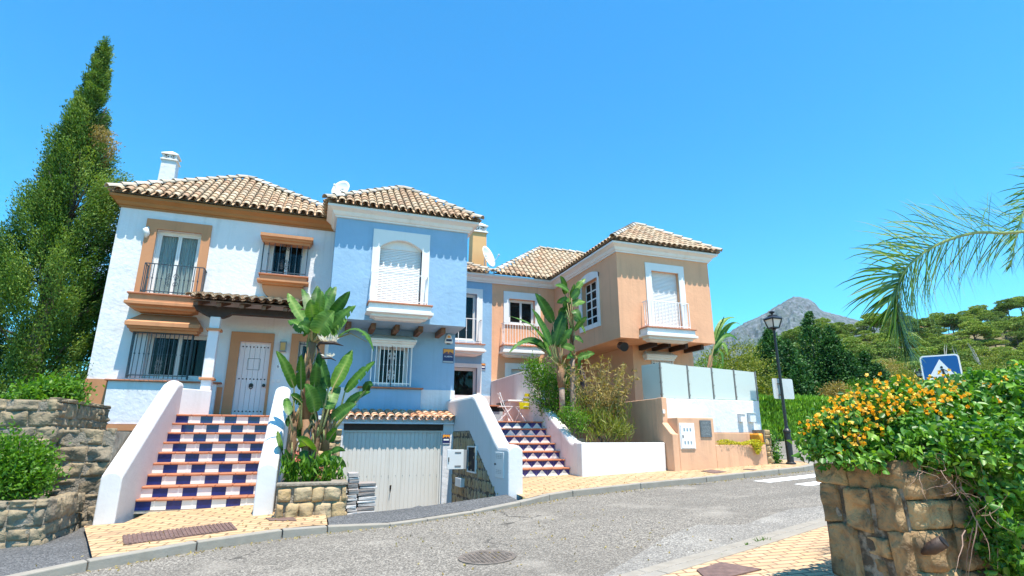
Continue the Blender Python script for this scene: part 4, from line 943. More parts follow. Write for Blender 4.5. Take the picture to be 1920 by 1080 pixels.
# wide terrain to the horizon
mb = MB(); rs = [0, 18, 30, 45, 80, 200, 600, 2000, 9000]; na = 48; vs = []
for r in rs:
    for k in range(na):
        a = 2 * pi * k / na; x, y = 6 + r * cos(a), 12 + r * sin(a); vs.append((x, y, G(x, y) - 1.2 - (0 if r < 100 else (r - 100) * .004)))
mb.add(vs, [(i * na + k, i * na + (k + 1) % na, (i + 1) * na + (k + 1) % na, (i + 1) * na + k) for i in range(len(rs) - 1) for k in range(na)])
mat('earth', (.20, .16, .09), .95, col2=(.10, .12, .04), vscale=.12, bump=.5, bscale=3)
tag(mb.build('terrain', 'earth', None, smooth=True), kind='structure')
def kerb_line(pts, w, z_of, side, name, gap=1.0):
    """row of kerb stones along a line; z_of gives the top level"""
    mb = MB(); d = densify(pts, gap)
    for a, b in zip(d, d[1:]):
        u = Vector((b[0] - a[0], b[1] - a[1])); L = u.length; u /= L; n = Vector((-u.y, u.x)) * side; g = .006
        c = []
        for p, s in ((a, g), (b, -g)):
            q = Vector(p) + u * s; c.append(q)
        q = [c[0], c[1], c[1] + n * w, c[0] + n * w]
        za = [z_of(*p) for p in (c[0], c[1], c[1], c[0])]
        vs = [(p.x, p.y, z - .4) for p, z in zip(q, za)] + [(p.x, p.y, z + .006) for p, z in zip(q, za)]
        mb.add(vs, [(0, 1, 5, 4), (1, 2, 6, 5), (2, 3, 7, 6), (3, 0, 4, 7), (4, 5, 6, 7), (3, 2, 1, 0)], 0, random.random())
    return tag(mb.build(name, 'kerb', None, bevel=.014), kind='structure')
kerb_line(FC, .16, lambda x, y: G(x, y) - drop(x), 1, 'kerb')
kerb_line(NC, .14, lambda x, y: G(x, y) - .055, -1, 'kerb_near', 1.0)
kerb_line([(-12, .35), (-6, 2.35), (0, 4.2), (3.27, 5.17), (4.76, 5.61), (6.57, 6.19), (11, 7.45), (16, 8.75)], .15, lambda x, y: G(x, y) + RD + .002, 1, 'gutter', .8)
def strip_sheet(name, m, front, back, z_of, n=10):
    mb = MB(); k = len(front); vs = []
    for f, b in zip(front, back):
        for j in range(n + 1):
            t = j / n; x, y = f[0] + (b[0] - f[0]) * t, f[1] + (b[1] - f[1]) * t; vs.append((x, y, z_of(x, y)))
    mb.add(vs, [(i * (n + 1) + j, (i + 1) * (n + 1) + j, (i + 1) * (n + 1) + j + 1, i * (n + 1) + j + 1) for i in range(k - 1) for j in range(n)])
    return tag(mb.build(name, m, None, smooth=True), kind='structure')
xs = [-3.15 + i * (3.55) / 20 for i in range(21)]
def side_dip(x): return drop(x) * .9 if x < 0 else drop(x)
strip_sheet('pavement', 'pavers', [(max(x, -2.2 + (x + 3.15) * .2) , fcy(max(x, -2.2 + (x + 3.15) * .2)) + .13) for x in xs], [(x, 11.0 if x < -2.5 else 13.0) for x in xs], lambda x, y: G(x, y) - side_dip(x) * max(0, 1 - (y - fcy(x)) / .7))
xs = [3.9 + i * (9.3) / 40 for i in range(41)]
strip_sheet('pavement_east', 'pavers', [(x, fcy(x) + .13) for x in xs], [(x, 16.0) for x in xs], lambda x, y: G(x, y) - (drop(x) * max(0, 1 - (y - fcy(x)) / .7)))
xs = [.42 + i * (3.3) / 24 for i in range(25)]
def crest(x): return 9.85 + (x - .67) * .27
def dz_(x, y):
    c = crest(x); f = fcy(x)
    if y < c: t = (y - f) / max(.05, c - f); return G(x, y) - drop(x) * (1 - max(0, min(1, t)))
    t = (y - c) / (15.0 - c); return (G(x, c)) * (1 - sm(-.12, .8, t)) + (-.45) * sm(-.12, .8, t) + (.0 if t > .001 else 0)
strip_sheet('garage_ramp', 'ramp_dark', [(x, fcy(x) + .13) for x in xs], [(x, 15.7) for x in xs], dz_, 60)
mb = MB(); q = [GP(600, 986), GP(645, 968)]
# side drive on the left
xs = [-10 + i * 8.1 / 16 for i in range(17)]
strip_sheet('side_drive', 'ramp_dark', [(x, fcy(x) + .13) for x in xs], [(x, 11.5) for x in xs], lambda x, y: G(x, y) - .07 - .012 * sin(y * 3))
# near pavement, where the photographer stands
mb = MB(); vs = []; fs = []
ncd = densify(NC, 1.0)
for p in ncd:
    for j in range(9): y = p[1] - .13 - j * 1.1; vs.append((p[0] + (.0), y, G(p[0], y) - .06))
tag(mb.add(vs, [(i * 9 + j + 1, (i + 1) * 9 + j + 1, (i + 1) * 9 + j, i * 9 + j) for i in range(len(ncd) - 1) for j in range(8)]).build('pavement_near', 'pavers_near', None, smooth=True), kind='structure')
# pale patched strip of asphalt along the near kerb
tp = [(1130, 1079), (1180, 1050), (1240, 1012), (1275, 996), (1310, 984), (1350, 985), (1395, 984), (1440, 968), (1480, 955), (1520, 952), (1560, 945), (1640, 925)]
mb = MB(); vs = []
for p in tp:
    a = GP(p[0], p[1], RD)
    yk = next((A[1] + (B[1] - A[1]) * (a.x - A[0]) / (B[0] - A[0]) for A, B in zip(NC, NC[1:]) if A[0] <= a.x <= B[0])) + .12
    b = (a.x + .0, min(yk, a.y - .05)); vs += [(a.x, a.y, G(a.x, a.y) + RD + .004), (b[0], b[1], G(*b) + RD + .004)]
mb.add(vs, [(2 * i, 2 * i + 1, 2 * i + 3, 2 * i + 2) for i in range(len(tp) - 1)]); tag(mb.build('road_patch', 'asphalt_light', None), kind='structure')
# zebra crossing
mat('road_paint', (.70, .70, .68), .7, col2=(.40, .39, .37), vscale=9, ramp=(.55, .72))
for a, b, L in (((1412, 902), (1444, 905), 6.5), ((1489, 908), (1518, 911.5), 6.0), ((1545, 921), (1572, 925), 6)):
    p, q = GP(*a, RD), GP(*b, RD); u = Vector((.99, .12, 0)); vs = []
    for c in (p, q, q + u * L, p + u * L): vs.append((c.x, c.y, G(c.x, c.y) + RD + .004))
    mb = MB(); mb.add(vs, [(0, 1, 2, 3)]); tag(mb.build('road_marking', 'road_paint', None), kind='structure')
# metal covers, grates
def plate(name, pts, m, label, cat, dz=0., ribs=0):
    c = [GP(*p, dz) for p in pts]; ctr = sum(c, Vector()) / 4; mb = MB(); h = .012
    mb.add([(p.x, p.y, p.z - .02) for p in c] + [(p.x, p.y, p.z + h) for p in c], [(3, 2, 1, 0), (4, 5, 6, 7), (0, 1, 5, 4), (1, 2, 6, 5), (2, 3, 7, 6), (3, 0, 4, 7)])
    if ribs:
        for i in range(ribs):
            t0, t1 = (i + .15) / ribs, (i + .7) / ribs
            a, b = c[0].lerp(c[3], t0), c[1].lerp(c[2], t0); a2, b2 = c[0].lerp(c[3], t1), c[1].lerp(c[2], t1)
            z = .013; mb.add([(p.x, p.y, p.z + z) for p in (a, b, b2, a2)] + [(p.x, p.y, p.z + z + .008) for p in (a, b, b2, a2)], [(4, 5, 6, 7), (0, 1, 5, 4), (1, 2, 6, 5), (2, 3, 7, 6), (3, 0, 4, 7)])
    return tag(mb.build(name, m, None, at=ctr), label, cat)
plate('drain_grate', [(229, 1006), (231, 1023), (445, 994), (433, 981)], 'rust_iron', 'long rust brown ribbed drain grate set in the yellow pavers before the chequered stairs', 'grate', ribs=26)
plate('access_cover', [(498, 972), (505, 977), (556, 977), (550, 971)], 'rust_iron', 'small brown access cover in the yellow pavers before the stone planter', 'cover')
plate('access_cover', [(1306, 1070), (1330, 1092), (1428, 1069), (1352, 1056)], 'rust_iron', 'square rust red access cover in the near pavement beside the kerb', 'cover', dz=-.058)
plate('access_cover', [(1314, 884), (1340, 888), (1362, 885), (1332, 881)], 'rust_iron', 'dark access cover in the pavement below the white meter cabinet', 'cover')
plate('access_cover', [(1393, 880.5), (1412, 882), (1420, 881), (1402, 879.5)], 'rust_iron', 'narrow dark access cover in the pavement below the yellow trailing plant', 'cover')
c = GP(913.5, 1045.5, RD); mb = MB()
mb.lathe([(.33, -.01), (.33, .012), (.285, .012), (.28, .004), (0.0001, .004)], c, 40); r_ = .05
for i in range(-5, 6):
    for j in range(-5, 6):
        if math.hypot(i, j) < 5.3: mb.box(c.x + i * r_ - .014, c.x + i * r_ + .014, c.y + j * r_ - .014, c.y + j * r_ + .014, c.z + .002, c.z + .011)
mh = mb.build('manhole_cover', 'cast_iron', None, at=c); tag(mh, 'round iron manhole cover with studded pattern in the asphalt road', 'manhole cover')
mh.rotation_euler = (math.atan(.02), -math.atan(.0415), 0)
# ================================================================== STONE WALLS
def stone(mb, o, u, n, s0, s1, z0, z1, bulge=.05, depth=.15, rnd=.5, rough=.02, seed=0, k=6, lean=0.0):
    """one roughly squared block, face looking along n"""
    o = Vector(o); u = Vector(u); n = Vector(n); vs = []
    ph = seed * 7.13
    cj = [(random.uniform(-1, 1), random.uniform(-1, 1)) for _ in range(4)]; w, h = s1 - s0, z1 - z0; jm = .11 * min(w, h)
    for j in range(k + 1):
        for i in range(k + 1):
            a, b = i / k, j / k
            a2, b2 = a * 2 - 1, b * 2 - 1
            e = max(abs(a2), abs(b2)); fr = (1 - e ** 14)
            wt = ((1 - a) * (1 - b), a * (1 - b), a * b, (1 - a) * b); dx = sum(q * c[0] for q, c in zip(wt, cj)) * jm; dz = sum(q * c[1] for q, c in zip(wt, cj)) * jm
            rc = .012 * (abs(a2) * abs(b2)) ** 3
            s = s0 + w * (a - a2 * rc) + dx; z = z0 + h * (b - b2 * rc) + dz
            p = o + u * s + Vector((0, 0, z))
            nv = noise.noise(p * 6.0 + Vector((ph, 0, ph))) * rough * 1.6 + noise.noise(p * 13 + Vector((0, ph, 0))) * rough * .6 + lean * a2 * .5 + noise.noise(Vector((ph, a * 1.3, b * 1.3))) * rough
            chip = -max(0, noise.noise(p * 7.5 + Vector((ph, ph, 1.7))) - .18) * rough * 2.2; nv += chip; vs.append(p + n * (bulge * fr * .8 + nv * (1 if e < .99 else .4)))
    m = k + 1; fs = [(j * m + i, j * m + i + 1, (j + 1) * m + i + 1, (j + 1) * m + i) for j in range(k) for i in range(k)]
    bi = [i for i in range(m)] + [j * m + k for j in range(1, m)] + [k * m + i for i in range(k - 1, -1, -1)] + [j * m for j in range(k - 1, 0, -1)]
    q0 = len(vs); vs += [vs[i] - n * (depth + bulge) for i in bi]
    L = len(bi); fs += [(bi[(i + 1) % L], bi[i], q0 + i, q0 + (i + 1) % L) for i in range(L)]
    mb.add(vs, fs, 0, rnd)
def stone_face(mb, o, u, n, L, H, ch, wr, bulge=.04, rough=.02, gap=.018, top=None, s_lo=0.0):
    z = 0.0; r = 0
    while z < H - .04:
        h = min(random.uniform(*ch), H - z); h = H - z if H - z - h < ch[0] * .6 else h
        s = s_lo
        while s < L - .03:
            w = min(random.uniform(*wr), L - s); w = L - s if L - s - w < wr[0] * .6 else w
            zz1 = z + h
            if top is not None:
                lim = top(s + w / 2)
                if z + h * .4 > lim: s += w; continue
                zz1 = min(zz1, lim)
            if w > wr[0] * 1.4 and h > ch[0] * 1.3 and random.random() < .25:
                m_ = z + h * random.uniform(.4, .6)
                stone(mb, o, u, n, s + gap / 2, s + w - gap / 2, z + gap / 2, m_ - gap / 2, bulge, .12, random.random(), rough, random.random() * 50); stone(mb, o, u, n, s + gap / 2, s + w - gap / 2, m_ + gap / 2, zz1 - gap / 2, bulge, .12, random.random(), rough, random.random() * 50)
            else: stone(mb, o, u, n, s + gap / 2, s + w - gap / 2, z + gap / 2, zz1 - gap / 2, bulge, .12, random.random(), rough, random.random() * 50)
            s += w
        z += h; r += 1
random.seed(5)
# --- left retaining walls
wl = thing('retaining_wall', (-5, 11.1, .2), 'tall grey rubble stone retaining wall below the cypress tree at the left edge', 'stone wall')
mb = MB(); stone_face(mb, (-9, 11.1, .1), (1, 0, 0), (0, -1, 0), 5.15, 2.12, (.12, .26), (.14, .42), .018, .035); stone_face(mb, (-3.85, 11.1, .1), (0, 1, 0), (1, 0, 0), 2.6, 2.15, (.12, .26), (.14, .4), .018, .035)
mb.build('stonework', 'stone_grey', wl, smooth=True)
mb = MB(); mb.box(-9, -3.866, 11.114, 13.7, -.2, 2.17); mb.build('core', 'joint', wl)
wl = thing('retaining_wall', (-3.4, 11.35, .2), 'weathered rough stone wall between the left retaining wall and the white stair wall', 'stone wall')
mb = MB(); stone_face(mb, (-3.86, 11.4, .05), (1, 0, 0), (0, -1, 0), .79, 1.72, (.14, .30), (.22, .5), .018, .05); mb.build('stonework', 'stone_grey', wl, smooth=True)
mb = MB(); mb.box(-3.86, -3.06, 11.412, 13.6, -.2, 1.72); mb.build('core', 'joint', wl)
wl = thing('retaining_wall', (-5, 9.9, .1), 'low stone planter wall at the bottom left under a green shrub', 'stone wall')
mb = MB(); stone_face(mb, (-9, 9.9, .0), (1, 0, 0), (0, -1, 0), 5.7, .78, (.16, .30), (.16, .34), .016, .032); stone_face(mb, (-3.3, 9.9, .0), (0, 1, 0), (1, 0, 0), 1.4, .78, (.16, .30), (.18, .36), .016, .032); mb.build('stonework', 'stone_grey', wl, smooth=True)
mb = MB(); mb.box(-9, -3.315, 9.912, 11.095, -.2, .72); mb.build('core', 'joint', wl)
# --- stone planter in front of the garage
pl_ = thing('planter', (.15, 10.05, .4), 'ochre stone planter with pale coping holding the bird of paradise plant', 'planter')
y0, xA, xB, zt_ = 10.05, -.375, .70, .86; mb = MB()
rows = [(.30, .60, [-.375, -.24, -.02, .20, .47, .70]), (.60, .84, [-.375, -.135, .17, .35, .62, .70])]
for za, zb_, xs in rows:
    for a, b in zip(xs, xs[1:]): stone(mb, (0, y0, 0), (1, 0, 0), (0, -1, 0), a + .008, b - .008, za + .008, zb_ - .008, .035, .12, random.random(), .02, random.random() * 50)
stone_face(mb, (xB, y0 + .02, -.3), (0, 1, 0), (1, 0, 0), 3.0, 1.14, (.2, .3), (.22, .4), .03, .02)
mb.build('stonework', 'stone_ochre', pl_, smooth=True)
mb = MB(); mb.box(xA, xB - .02, y0 + .03, y0 + .2, -.3, zt_ - .01); mb.box(xB - .2, xB - .025, y0 + .2, 13.1, -.4, zt_ - .01); mb.build('core', 'joint', pl_)
mb = MB(); mb.box(xA - .02, xB + .02, y0 - .02, y0 + .24, zt_ - .008, zt_ + .045); mb.box(xB - .24, xB + .02, y0 + .242, 13.1, zt_ - .008, zt_ + .045); mb.build('coping', 'joint', pl_, bevel=.015)
mb = MB(); mb.box(xA, xB - .21, y0 + .21, 13.4, .2, zt_ - .06); mb.build('soil', 'soil', pl_)
wl = thing('retaining_wall', (.5, 13.5, .5), 'ochre stone wall strip left of the garage door behind the plant', 'stone wall')
mb = MB(); stone_face(mb, (.18, 13.25, -.2), (1, 0, 0), (0, -1, 0), .55, 2.0, (.14, .24), (.16, .3), .03, .02); mb.build('stonework', 'stone_ochre', wl, smooth=True)
mb = MB(); mb.box(.16, .72, 13.27, 15.45, -.5, 1.8); mb.build('core', 'joint', wl)
# --- two stacks of slabs
for k, (xa, xb, y, zb_, zt2, lab) in enumerate(((.73, .90, 10.15, .38, 1.0, 'narrow tall stack of grey concrete slabs against the stone planter'), (.90, 1.20, 10.2, .38, .84, 'wider low stack of grey concrete slabs before the garage door'))):
    t = thing('slab_stack', ((xa + xb) / 2, y, zb_), lab, 'slab stack', 'stacks of concrete slabs'); z = zb_
    while z < zt2:
        j = random.uniform(-.02, .02); h = random.uniform(.04, .075); mb = MB(); mb.add([(p[0] + j, p[1] + random.uniform(-.01, .01), p[2]) for p in [(xa, y, z), (xb - .01, y - .02, z), (xb - .01, y + .4, z), (xa, y + .4, z), (xa, y, z + h - .012), (xb - .01, y - .02, z + h - .006), (xb - .01, y + .4, z + h - .01), (xa, y + .4, z + h - .008)]], [(3, 2, 1, 0), (4, 5, 6, 7), (0, 1, 5, 4), (1, 2, 6, 5), (2, 3, 7, 6), (3, 0, 4, 7)], 0, random.random()); mb.build('slab', 'concrete_block', t, bevel=.006); z += h
# --- stone panel and cabinets on the side wall next to the garage ramp
sp = thing('stone_panel', (X_CH, 13, .6), 'brown rubble stone cladding with upright stones on the white wall right of the garage', 'stone cladding')
a = PX(846, 809, X_CH); b = PX(880, 809, X_CH); c = PX(931, 926, X_CH)
mb = MB(); ys = a.y
def lim(s):
    y = a.y - s
    return 1.0e3 if False else ((a.z if y > b.y else c.z + (a.z - c.z) * (y - c.y) / (b.y - c.y)) + .6)
stone_face(mb, (X_CH, a.y, -.6), (0, -1, 0), (-1, 0, 0), a.y - c.y, a.z + .6, (.22, .42), (.11, .24), .02, .012, .014, top=lim)
mb.build('stonework', 'stone_ochre', sp, smooth=True)
mb = MB(); mb.prism([(a.y, -.6), (a.y, a.z), (b.y, a.z), (c.y + .05, c.z), (c.y + .05, -.6)], 'x', X_CH - .006, X_CH + .01); mb.build('mortar_bed', 'dark_joint', sp)
mc = thing('meter_cabinet', (X_CH, 13.1, 1.3), 'open grey metal meter cabinet with its vented door swung out on the stone cladding', 'cabinet')
a = PX(880, 843, X_CH); b = PX(894, 880, X_CH)
mb = MB(); x0_, x1_ = X_CH - .05, X_CH + .03; y0, y1, za, zb_ = b.y, a.y, (a.z + b.z) / 2 - .30, (a.z + b.z) / 2 + .30
zc = PX(887, 861, X_CH).z; za, zb_ = zc - .27, zc + .27
for q in ((y0 - .03, y0, za, zb_), (y1, y1 + .03, za, zb_), (y0 - .03, y1 + .03, za - .03, za), (y0 - .03, y1 + .03, zb_, zb_ + .03)): mb.box(x0_, x1_, *q)
mb.build('frame', 'cabinet_grey', mc)
mb = MB(); mb.box(X_CH - .02, X_CH - .008, y0, y1, za, zb_); mb.build('dark_inside', 'void', mc)
hy = y1 + .02; dxl = P(838, 860, hy - .1).x
dz0, dz1 = P(850, 880, hy - .1).z, P(850, 843, hy - .1).z; xm = P(869, 860, hy - .1).x
mb = MB(); mb.box(dxl, xm, hy - .13, hy - .10, dz0, dz1); do = mb.build('door', 'cabinet_grey', mc, bevel=.008)
mb = MB(); mb.prism([(xm, hy - .125), (X_CH - .004, hy - .0), (X_CH - .004, hy + .03), (xm, hy - .10)], 'z', dz0 + .004, dz1 - .004); mb.build('side_plate', 'cabinet_dark', mc)
mb = MB()
for zz in (dz1 - .07, dz0 + .07): mb.box(xm - .22, xm - .07, hy - .136, hy - .131, zz - .018, zz + .018)
mb.build('vent', 'vent_dark', do)
mb = MB(); mb.box(dxl + .025, dxl + .045, hy - .15, hy - .13, (dz0 + dz1) / 2 - .05, (dz0 + dz1) / 2 + .05); mb.build('handle', 'stud', do)
a = PX(862, 896, X_CH); b = PX(872, 914, X_CH); mb = MB(); mb.box(X_CH - .12, X_CH - .01, b.y, a.y, b.z, a.z + .02); tag(mb.build('junction_box', 'cabinet_grey', None, bevel=.012, at=(X_CH, b.y, b.z)), 'small pale junction box low on the brown stone cladding', 'junction box')
cd = thing('meter_cabinet', (X_CH, 10.9, .9), 'grey flush metal cabinet door in the end of the white stair wall', 'cabinet')
a = PX(929.5, 846, X_CH); b = PX(945, 899, X_CH); mb = MB(); mb.box(X_CH - .015, X_CH + .01, b.y, a.y, P(937, 894, (a.y + b.y) / 2).z - .02, P(938, 848, (a.y + b.y) / 2).z); do = mb.build('door', 'cabinet_grey', cd, bevel=.006)
za, zb_ = P(937, 894, (a.y + b.y) / 2).z, P(938, 848, (a.y + b.y) / 2).z; mb = MB()
for zz in (zb_ - .06, zb_ - .09, zb_ - .12, za + .06, za + .09, za + .12):
    for k in range(3): y = b.y + (a.y - b.y) * (.22 + .24 * k); mb.box(X_CH - .019, X_CH - .0155, y, y + .10, zz, zz + .012)
mb.build('vent', 'cabinet_dark', do); mb = MB(); mb.tube([(X_CH - .014, a.y - .03, (za + zb_) / 2), (X_CH - .035, a.y - .03, (za + zb_) / 2)], .02, 8); mb.build('handle', 'stud', do)
# ================================================================== TERRACE WALL OF THE ORANGE HOUSE
tw = thing('terrace_wall', (10.3, 12.5, .9), 'white and salmon masonry terrace wall with built-in planter trough below the glass screen', 'wall')
TY = 12.75; FY = 12.3; tx0 = P(1251, 780, TY).x; tx1 = P(1427, 790, TY).x; tzt = 1.6 + .0812 * TY; px0 = P(1240, 760, TY).x
tz1 = P(1343, 811, TY).z; fx0, fx1 = .713 * FY, .9525 * FY; fzt = P(1390, 834, FY).z; mbx0, mbx1 = P(1271, 800, FY).x, P(1339, 800, FY).x; mzt = P(1305, 783, FY).z
mb = MB(); mb.box(tx0, tx1, TY, TY + .22, tz1, tzt); mb.build('upper_wall', 'white_stucco', tw, bevel=.015)
mb = MB(); mb.box(tx0, tx1 + .02, TY - .02, TY + .2, .4, tz1 - .002); mb.box(px0, tx0 - .002, TY - .03, TY + .22, .4, tzt + .02)
mb.box(px0, px0 + .2, TY + .222, 16.1, .3, tzt + .01)
mb.build('lower_wall', 'salmon_wall', tw, bevel=.015)
mb = MB(); bx = P(1255, 860, FY).x
mb.prism([(TY - .035, .3), (TY - .035, P(1246, 792, TY).z), (FY + .08, P(1262, 812, FY).z), (FY, P(1262, 812, FY).z - .02), (FY, .3)], 'x', fx0 - .02, mbx0 + .0); mb.build('buttress', 'salmon_wall', tw, bevel=.02)
mb = MB(); mb.box(mbx0 + .002, mbx1, FY + .004, TY - .022, .3, mzt); mb.build('meter_block', 'salmon_wall', tw, bevel=.02)
mb = MB(); mb.box(mbx1 + .001, fx1, FY + .006, FY + .14, .3, fzt); mb.box(fx1 - .12, fx1, FY + .141, TY - .021, .3, fzt); mb.build('trough_wall', 'salmon_wall', tw, bevel=.015)
mb = MB(); mb.box(mbx1, fx1 - .121, FY + .141, TY - .022, .5, fzt - .05); mb.build('soil', 'soil', tw)
cb = thing('meter_cabinet', (9.6, FY, 1.6), 'white vented meter cabinet door in the salmon block below the glass screen', 'cabinet')
r = RC(FY, (1274.5, 796), (1303, 840)); mb = MB(); mb.box(r[0] - .025, r[1] + .025, FY - .01, FY + .02, r[2] - .025, r[3] + .04); mb.build('frame', 'trim_white', cb)
mb = MB(); mb.box(r[0], r[1], FY - .035, FY - .011, r[2], r[3]); do = mb.build('door', 'sign_white', cb, bevel=.006); mb = MB()
for zz in (r[3] - .10, r[3] - .13, r[3] - .16, r[2] + .10, r[2] + .13, r[2] + .16):
    for k in range(3): x = r[0] + (r[1] - r[0]) * (.18 + .23 * k); mb.box(x, x + .05, FY - .041, FY - .036, zz, zz + .011)
mb.build('vent', 'vent_dark', do); mb = MB(); mb.box(r[0] + .03, r[0] + .055, FY - .05, FY - .036, (r[2] + r[3]) / 2 - .04, (r[2] + r[3]) / 2 + .03); mb.build('handle', 'stud', do)
pq = thing('plaque', (10, FY, 1.8), 'dark slate plaque with pale handwriting beside the white meter cabinet', 'plaque')
r = RC(FY, (1311, 788), (1334.5, 820)); mb = MB(); mb.box(r[0], r[1], FY - .022, FY - .002, r[2], r[3]); mb.build('slate', 'slate', pq, bevel=.004); mb = MB(); z = r[3] - .05
while z > r[2] + .04:
    x = r[0] + .03 + random.uniform(0, .05)
    while x < r[1] - .06:
        w = random.uniform(.02, .06); pts = [(x + w * i / 4, FY - .0235, z + random.uniform(-.009, .009)) for i in range(5)]; mb.tube(pts, .0022, 3); x += w + .016
    z -= .035
mb.build('handwriting', 'chalk', pq)
for a, b, lab, m_ in (((1383, 777), (1393, 791.5), 'small cream meter box on the white terrace wall, nearer the slate plaque', 'cream_wall'), ((1400.5, 775), (1413, 792), 'larger grey meter box at the street end of the white terrace wall', 'cabinet_grey')):
    r = RC(TY, a, b); t = thing('meter_box', (r[0], TY, r[2]), lab, 'meter box'); mb = MB(); mb.box(r[0], r[1], TY - .11, TY - .002, r[2], r[3]); mb.build('body', m_, t, bevel=.01); mb = MB(); mb.box(r[0] - .01, r[1] + .01, TY - .13, TY - .002, r[3] + .001, r[3] + .015); mb.build('lid', m_, t)
q = P(1242, 772, TY); mb = MB(); mb.box(q.x - .02, q.x + .05, TY - .06, TY - .032, q.z - .05, q.z + .05); tag(mb.build('doorbell', 'sign_white', None, bevel=.01, at=q), 'small white doorbell on the salmon pier by the terrace wall', 'doorbell')
# rubble end pillar with orange stone
ep = thing('stone_pillar', (11.85, 12.35, .9), 'short rubble stone pillar with a bright orange stone at the end of the salmon planter wall', 'pillar')
ex0, ex1 = fx1 + .02, fx1 + .20; ez = P(1446, 806, FY).z; mb = MB(); stone_face(mb, (ex0, FY, .55), (1, 0, 0), (0, -1, 0), ex1 - ex0, ez - .55, (.12, .2), (.1, .2), .02, .02); mb.build('stonework', 'stone_ochre', ep, smooth=True)
mb = MB(); mb.box(ex0 - .02, ex1, FY + .02, TY + .1, .4, ez); mb.build('core', 'joint', ep)
mb = MB(); r = RC(FY + .1, (1423, 814), (1437, 832)); stone(mb, (0, FY + .1, 0), (1, 0, 0), (0, -1, 0), r[0], r[1], r[2], r[3], .06, .3, .5, .02, 3); mb.build('orange_stone', 'clay_orange', ep, smooth=True)
# frosted glass screen
gs = thing('glass_screen', (10.5, TY + .1, tzt), 'frosted glass balustrade with slim metal posts on top of the white terrace wall', 'glass screen')
pt = [(1237, 680), (1288, 686), (1333.5, 690), (1375, 694), (1415, 698)]; GYs = TY + .10; tops = []
for p in pt: q = P(*p, GYs); tops.append((q.x, q.z))
for i, (x, z) in enumerate(tops):
    mb = MB(); mb.box(x - .018, x + .018, GYs - .02, GYs + .02, tzt - .12, z + .02)
    for t in (.12, .45, .85): mb.box(x - .028, x + .028, GYs - .028, GYs + .028, tzt + (z - tzt) * t - .02, tzt + (z - tzt) * t + .02)
    mb.build('post', 'post_metal', gs)
for (xa, za), (xb, zb_) in zip(tops, tops[1:]): mb = MB(); mb.prism([(xa + .03, tzt + .02), (xb - .03, tzt + .02), (xb - .03, zb_), (xa + .03, za)], 'y', GYs - .006, GYs + .006); mb.build('panel', 'frosted_glass', gs)
x, z = tops[0]; mb = MB(); mb.prism([(GYs + .03, tzt + .02), (13.75, tzt + .02), (13.75, z + .03), (GYs + .03, z)], 'x', x - .006, x + .006); mb.build('panel', 'frosted_glass', gs)
# ================================================================== TERRACE FURNITURE
tz = 2.075
def fold_chair(c, rz, label, seat_m, back_m):
    t = thing('folding_chair', (c[0], c[1], tz), label, 'chair', 'folding chairs on the terrace'); x, y = c; w = .2
    A = lambda dx, dy, z: (x + dx * cos(rz) - dy * sin(rz), y + dx * sin(rz) + dy * cos(rz), tz + z)
    for s in (-w, w):
        mb = MB(); mb.tube([A(s, -.22, 0), A(s, .05, .45), A(s, .20, .88)], .012, 5); mb.build('leg', 'white_metal', t)
        mb = MB(); mb.tube([A(s * .9, .24, 0), A(s * .9, -.20, .45)], .012, 5); mb.build('leg', 'white_metal', t)
    mb = MB()
    for k in range(5): d = -.2 + .085 * k; a, b = A(-w, d, .45), A(w, d + .06, .46); mb.add([A(-w, d, .45), A(w, d, .45), A(w, d + .07, .45), A(-w, d + .07, .45), A(-w, d, .47), A(w, d, .47), A(w, d + .07, .47), A(-w, d + .07, .47)], [(3, 2, 1, 0), (4, 5, 6, 7), (0, 1, 5, 4), (1, 2, 6, 5), (2, 3, 7, 6), (3, 0, 4, 7)])
    mb.build('seat', seat_m, t); mb = MB()
    for zz in (.62, .76): f = (zz - .45) / .43; d = .05 + .15 * f; mb.add([A(-w, d, zz), A(w, d, zz), A(w, d + .02, zz), A(-w, d + .02, zz), A(-w, d + .012, zz + .09), A(w, d + .012, zz + .09), A(w, d + .032, zz + .09), A(-w, d + .032, zz + .09)], [(3, 2, 1, 0), (4, 5, 6, 7), (0, 1, 5, 4), (1, 2, 6, 5), (2, 3, 7, 6), (3, 0, 4, 7)])
    mb.build('backrest', back_m, t)
    return t
q = P(947, 785, 16.3); fold_chair((q.x, 16.3), RAD(80), 'white slatted folding chair left of the terrace table', 'white_metal', 'white_metal')
q = P(984, 785, 16.2); t = fold_chair((q.x, 16.2), RAD(205), 'white folding chair with a bright yellow fabric back at the terrace table', 'white_metal', 'yellow_plastic')
mb = MB(); zy = P(983, 767, 16.0); zz = P(983, 755, 16.0)
w = .16; mb.add([(zy.x - w * .85, 16.0, zy.z), (zy.x + w * .85, 16.0, zy.z), (zy.x + w * .85, 16.03, zy.z), (zy.x - w * .85, 16.03, zy.z), (zz.x - w * 1.1, 15.97, zz.z), (zz.x + w * 1.1, 15.97, zz.z), (zz.x + w * 1.1, 16.0, zz.z), (zz.x - w * 1.1, 16.0, zz.z)], [(3, 2, 1, 0), (4, 5, 6, 7), (0, 1, 5, 4), (1, 2, 6, 5), (2, 3, 7, 6), (3, 0, 4, 7)]); mb.build('fabric_back', 'yellow_plastic', t, bevel=.008)
tb_ = thing('terrace_table', (P(967, 775, 16.9).x, 16.9, tz), 'pale folding table with thin crossed legs against the cream party wall', 'table'); x = P(967, 775, 16.9).x; zt2 = P(967, 752, 16.9).z
mb = MB(); mb.box(x - .36, x + .34, 16.6, 17.2, zt2 - .03, zt2 + .02); mb.build('tabletop', 'cream_wall', tb_, bevel=.008)
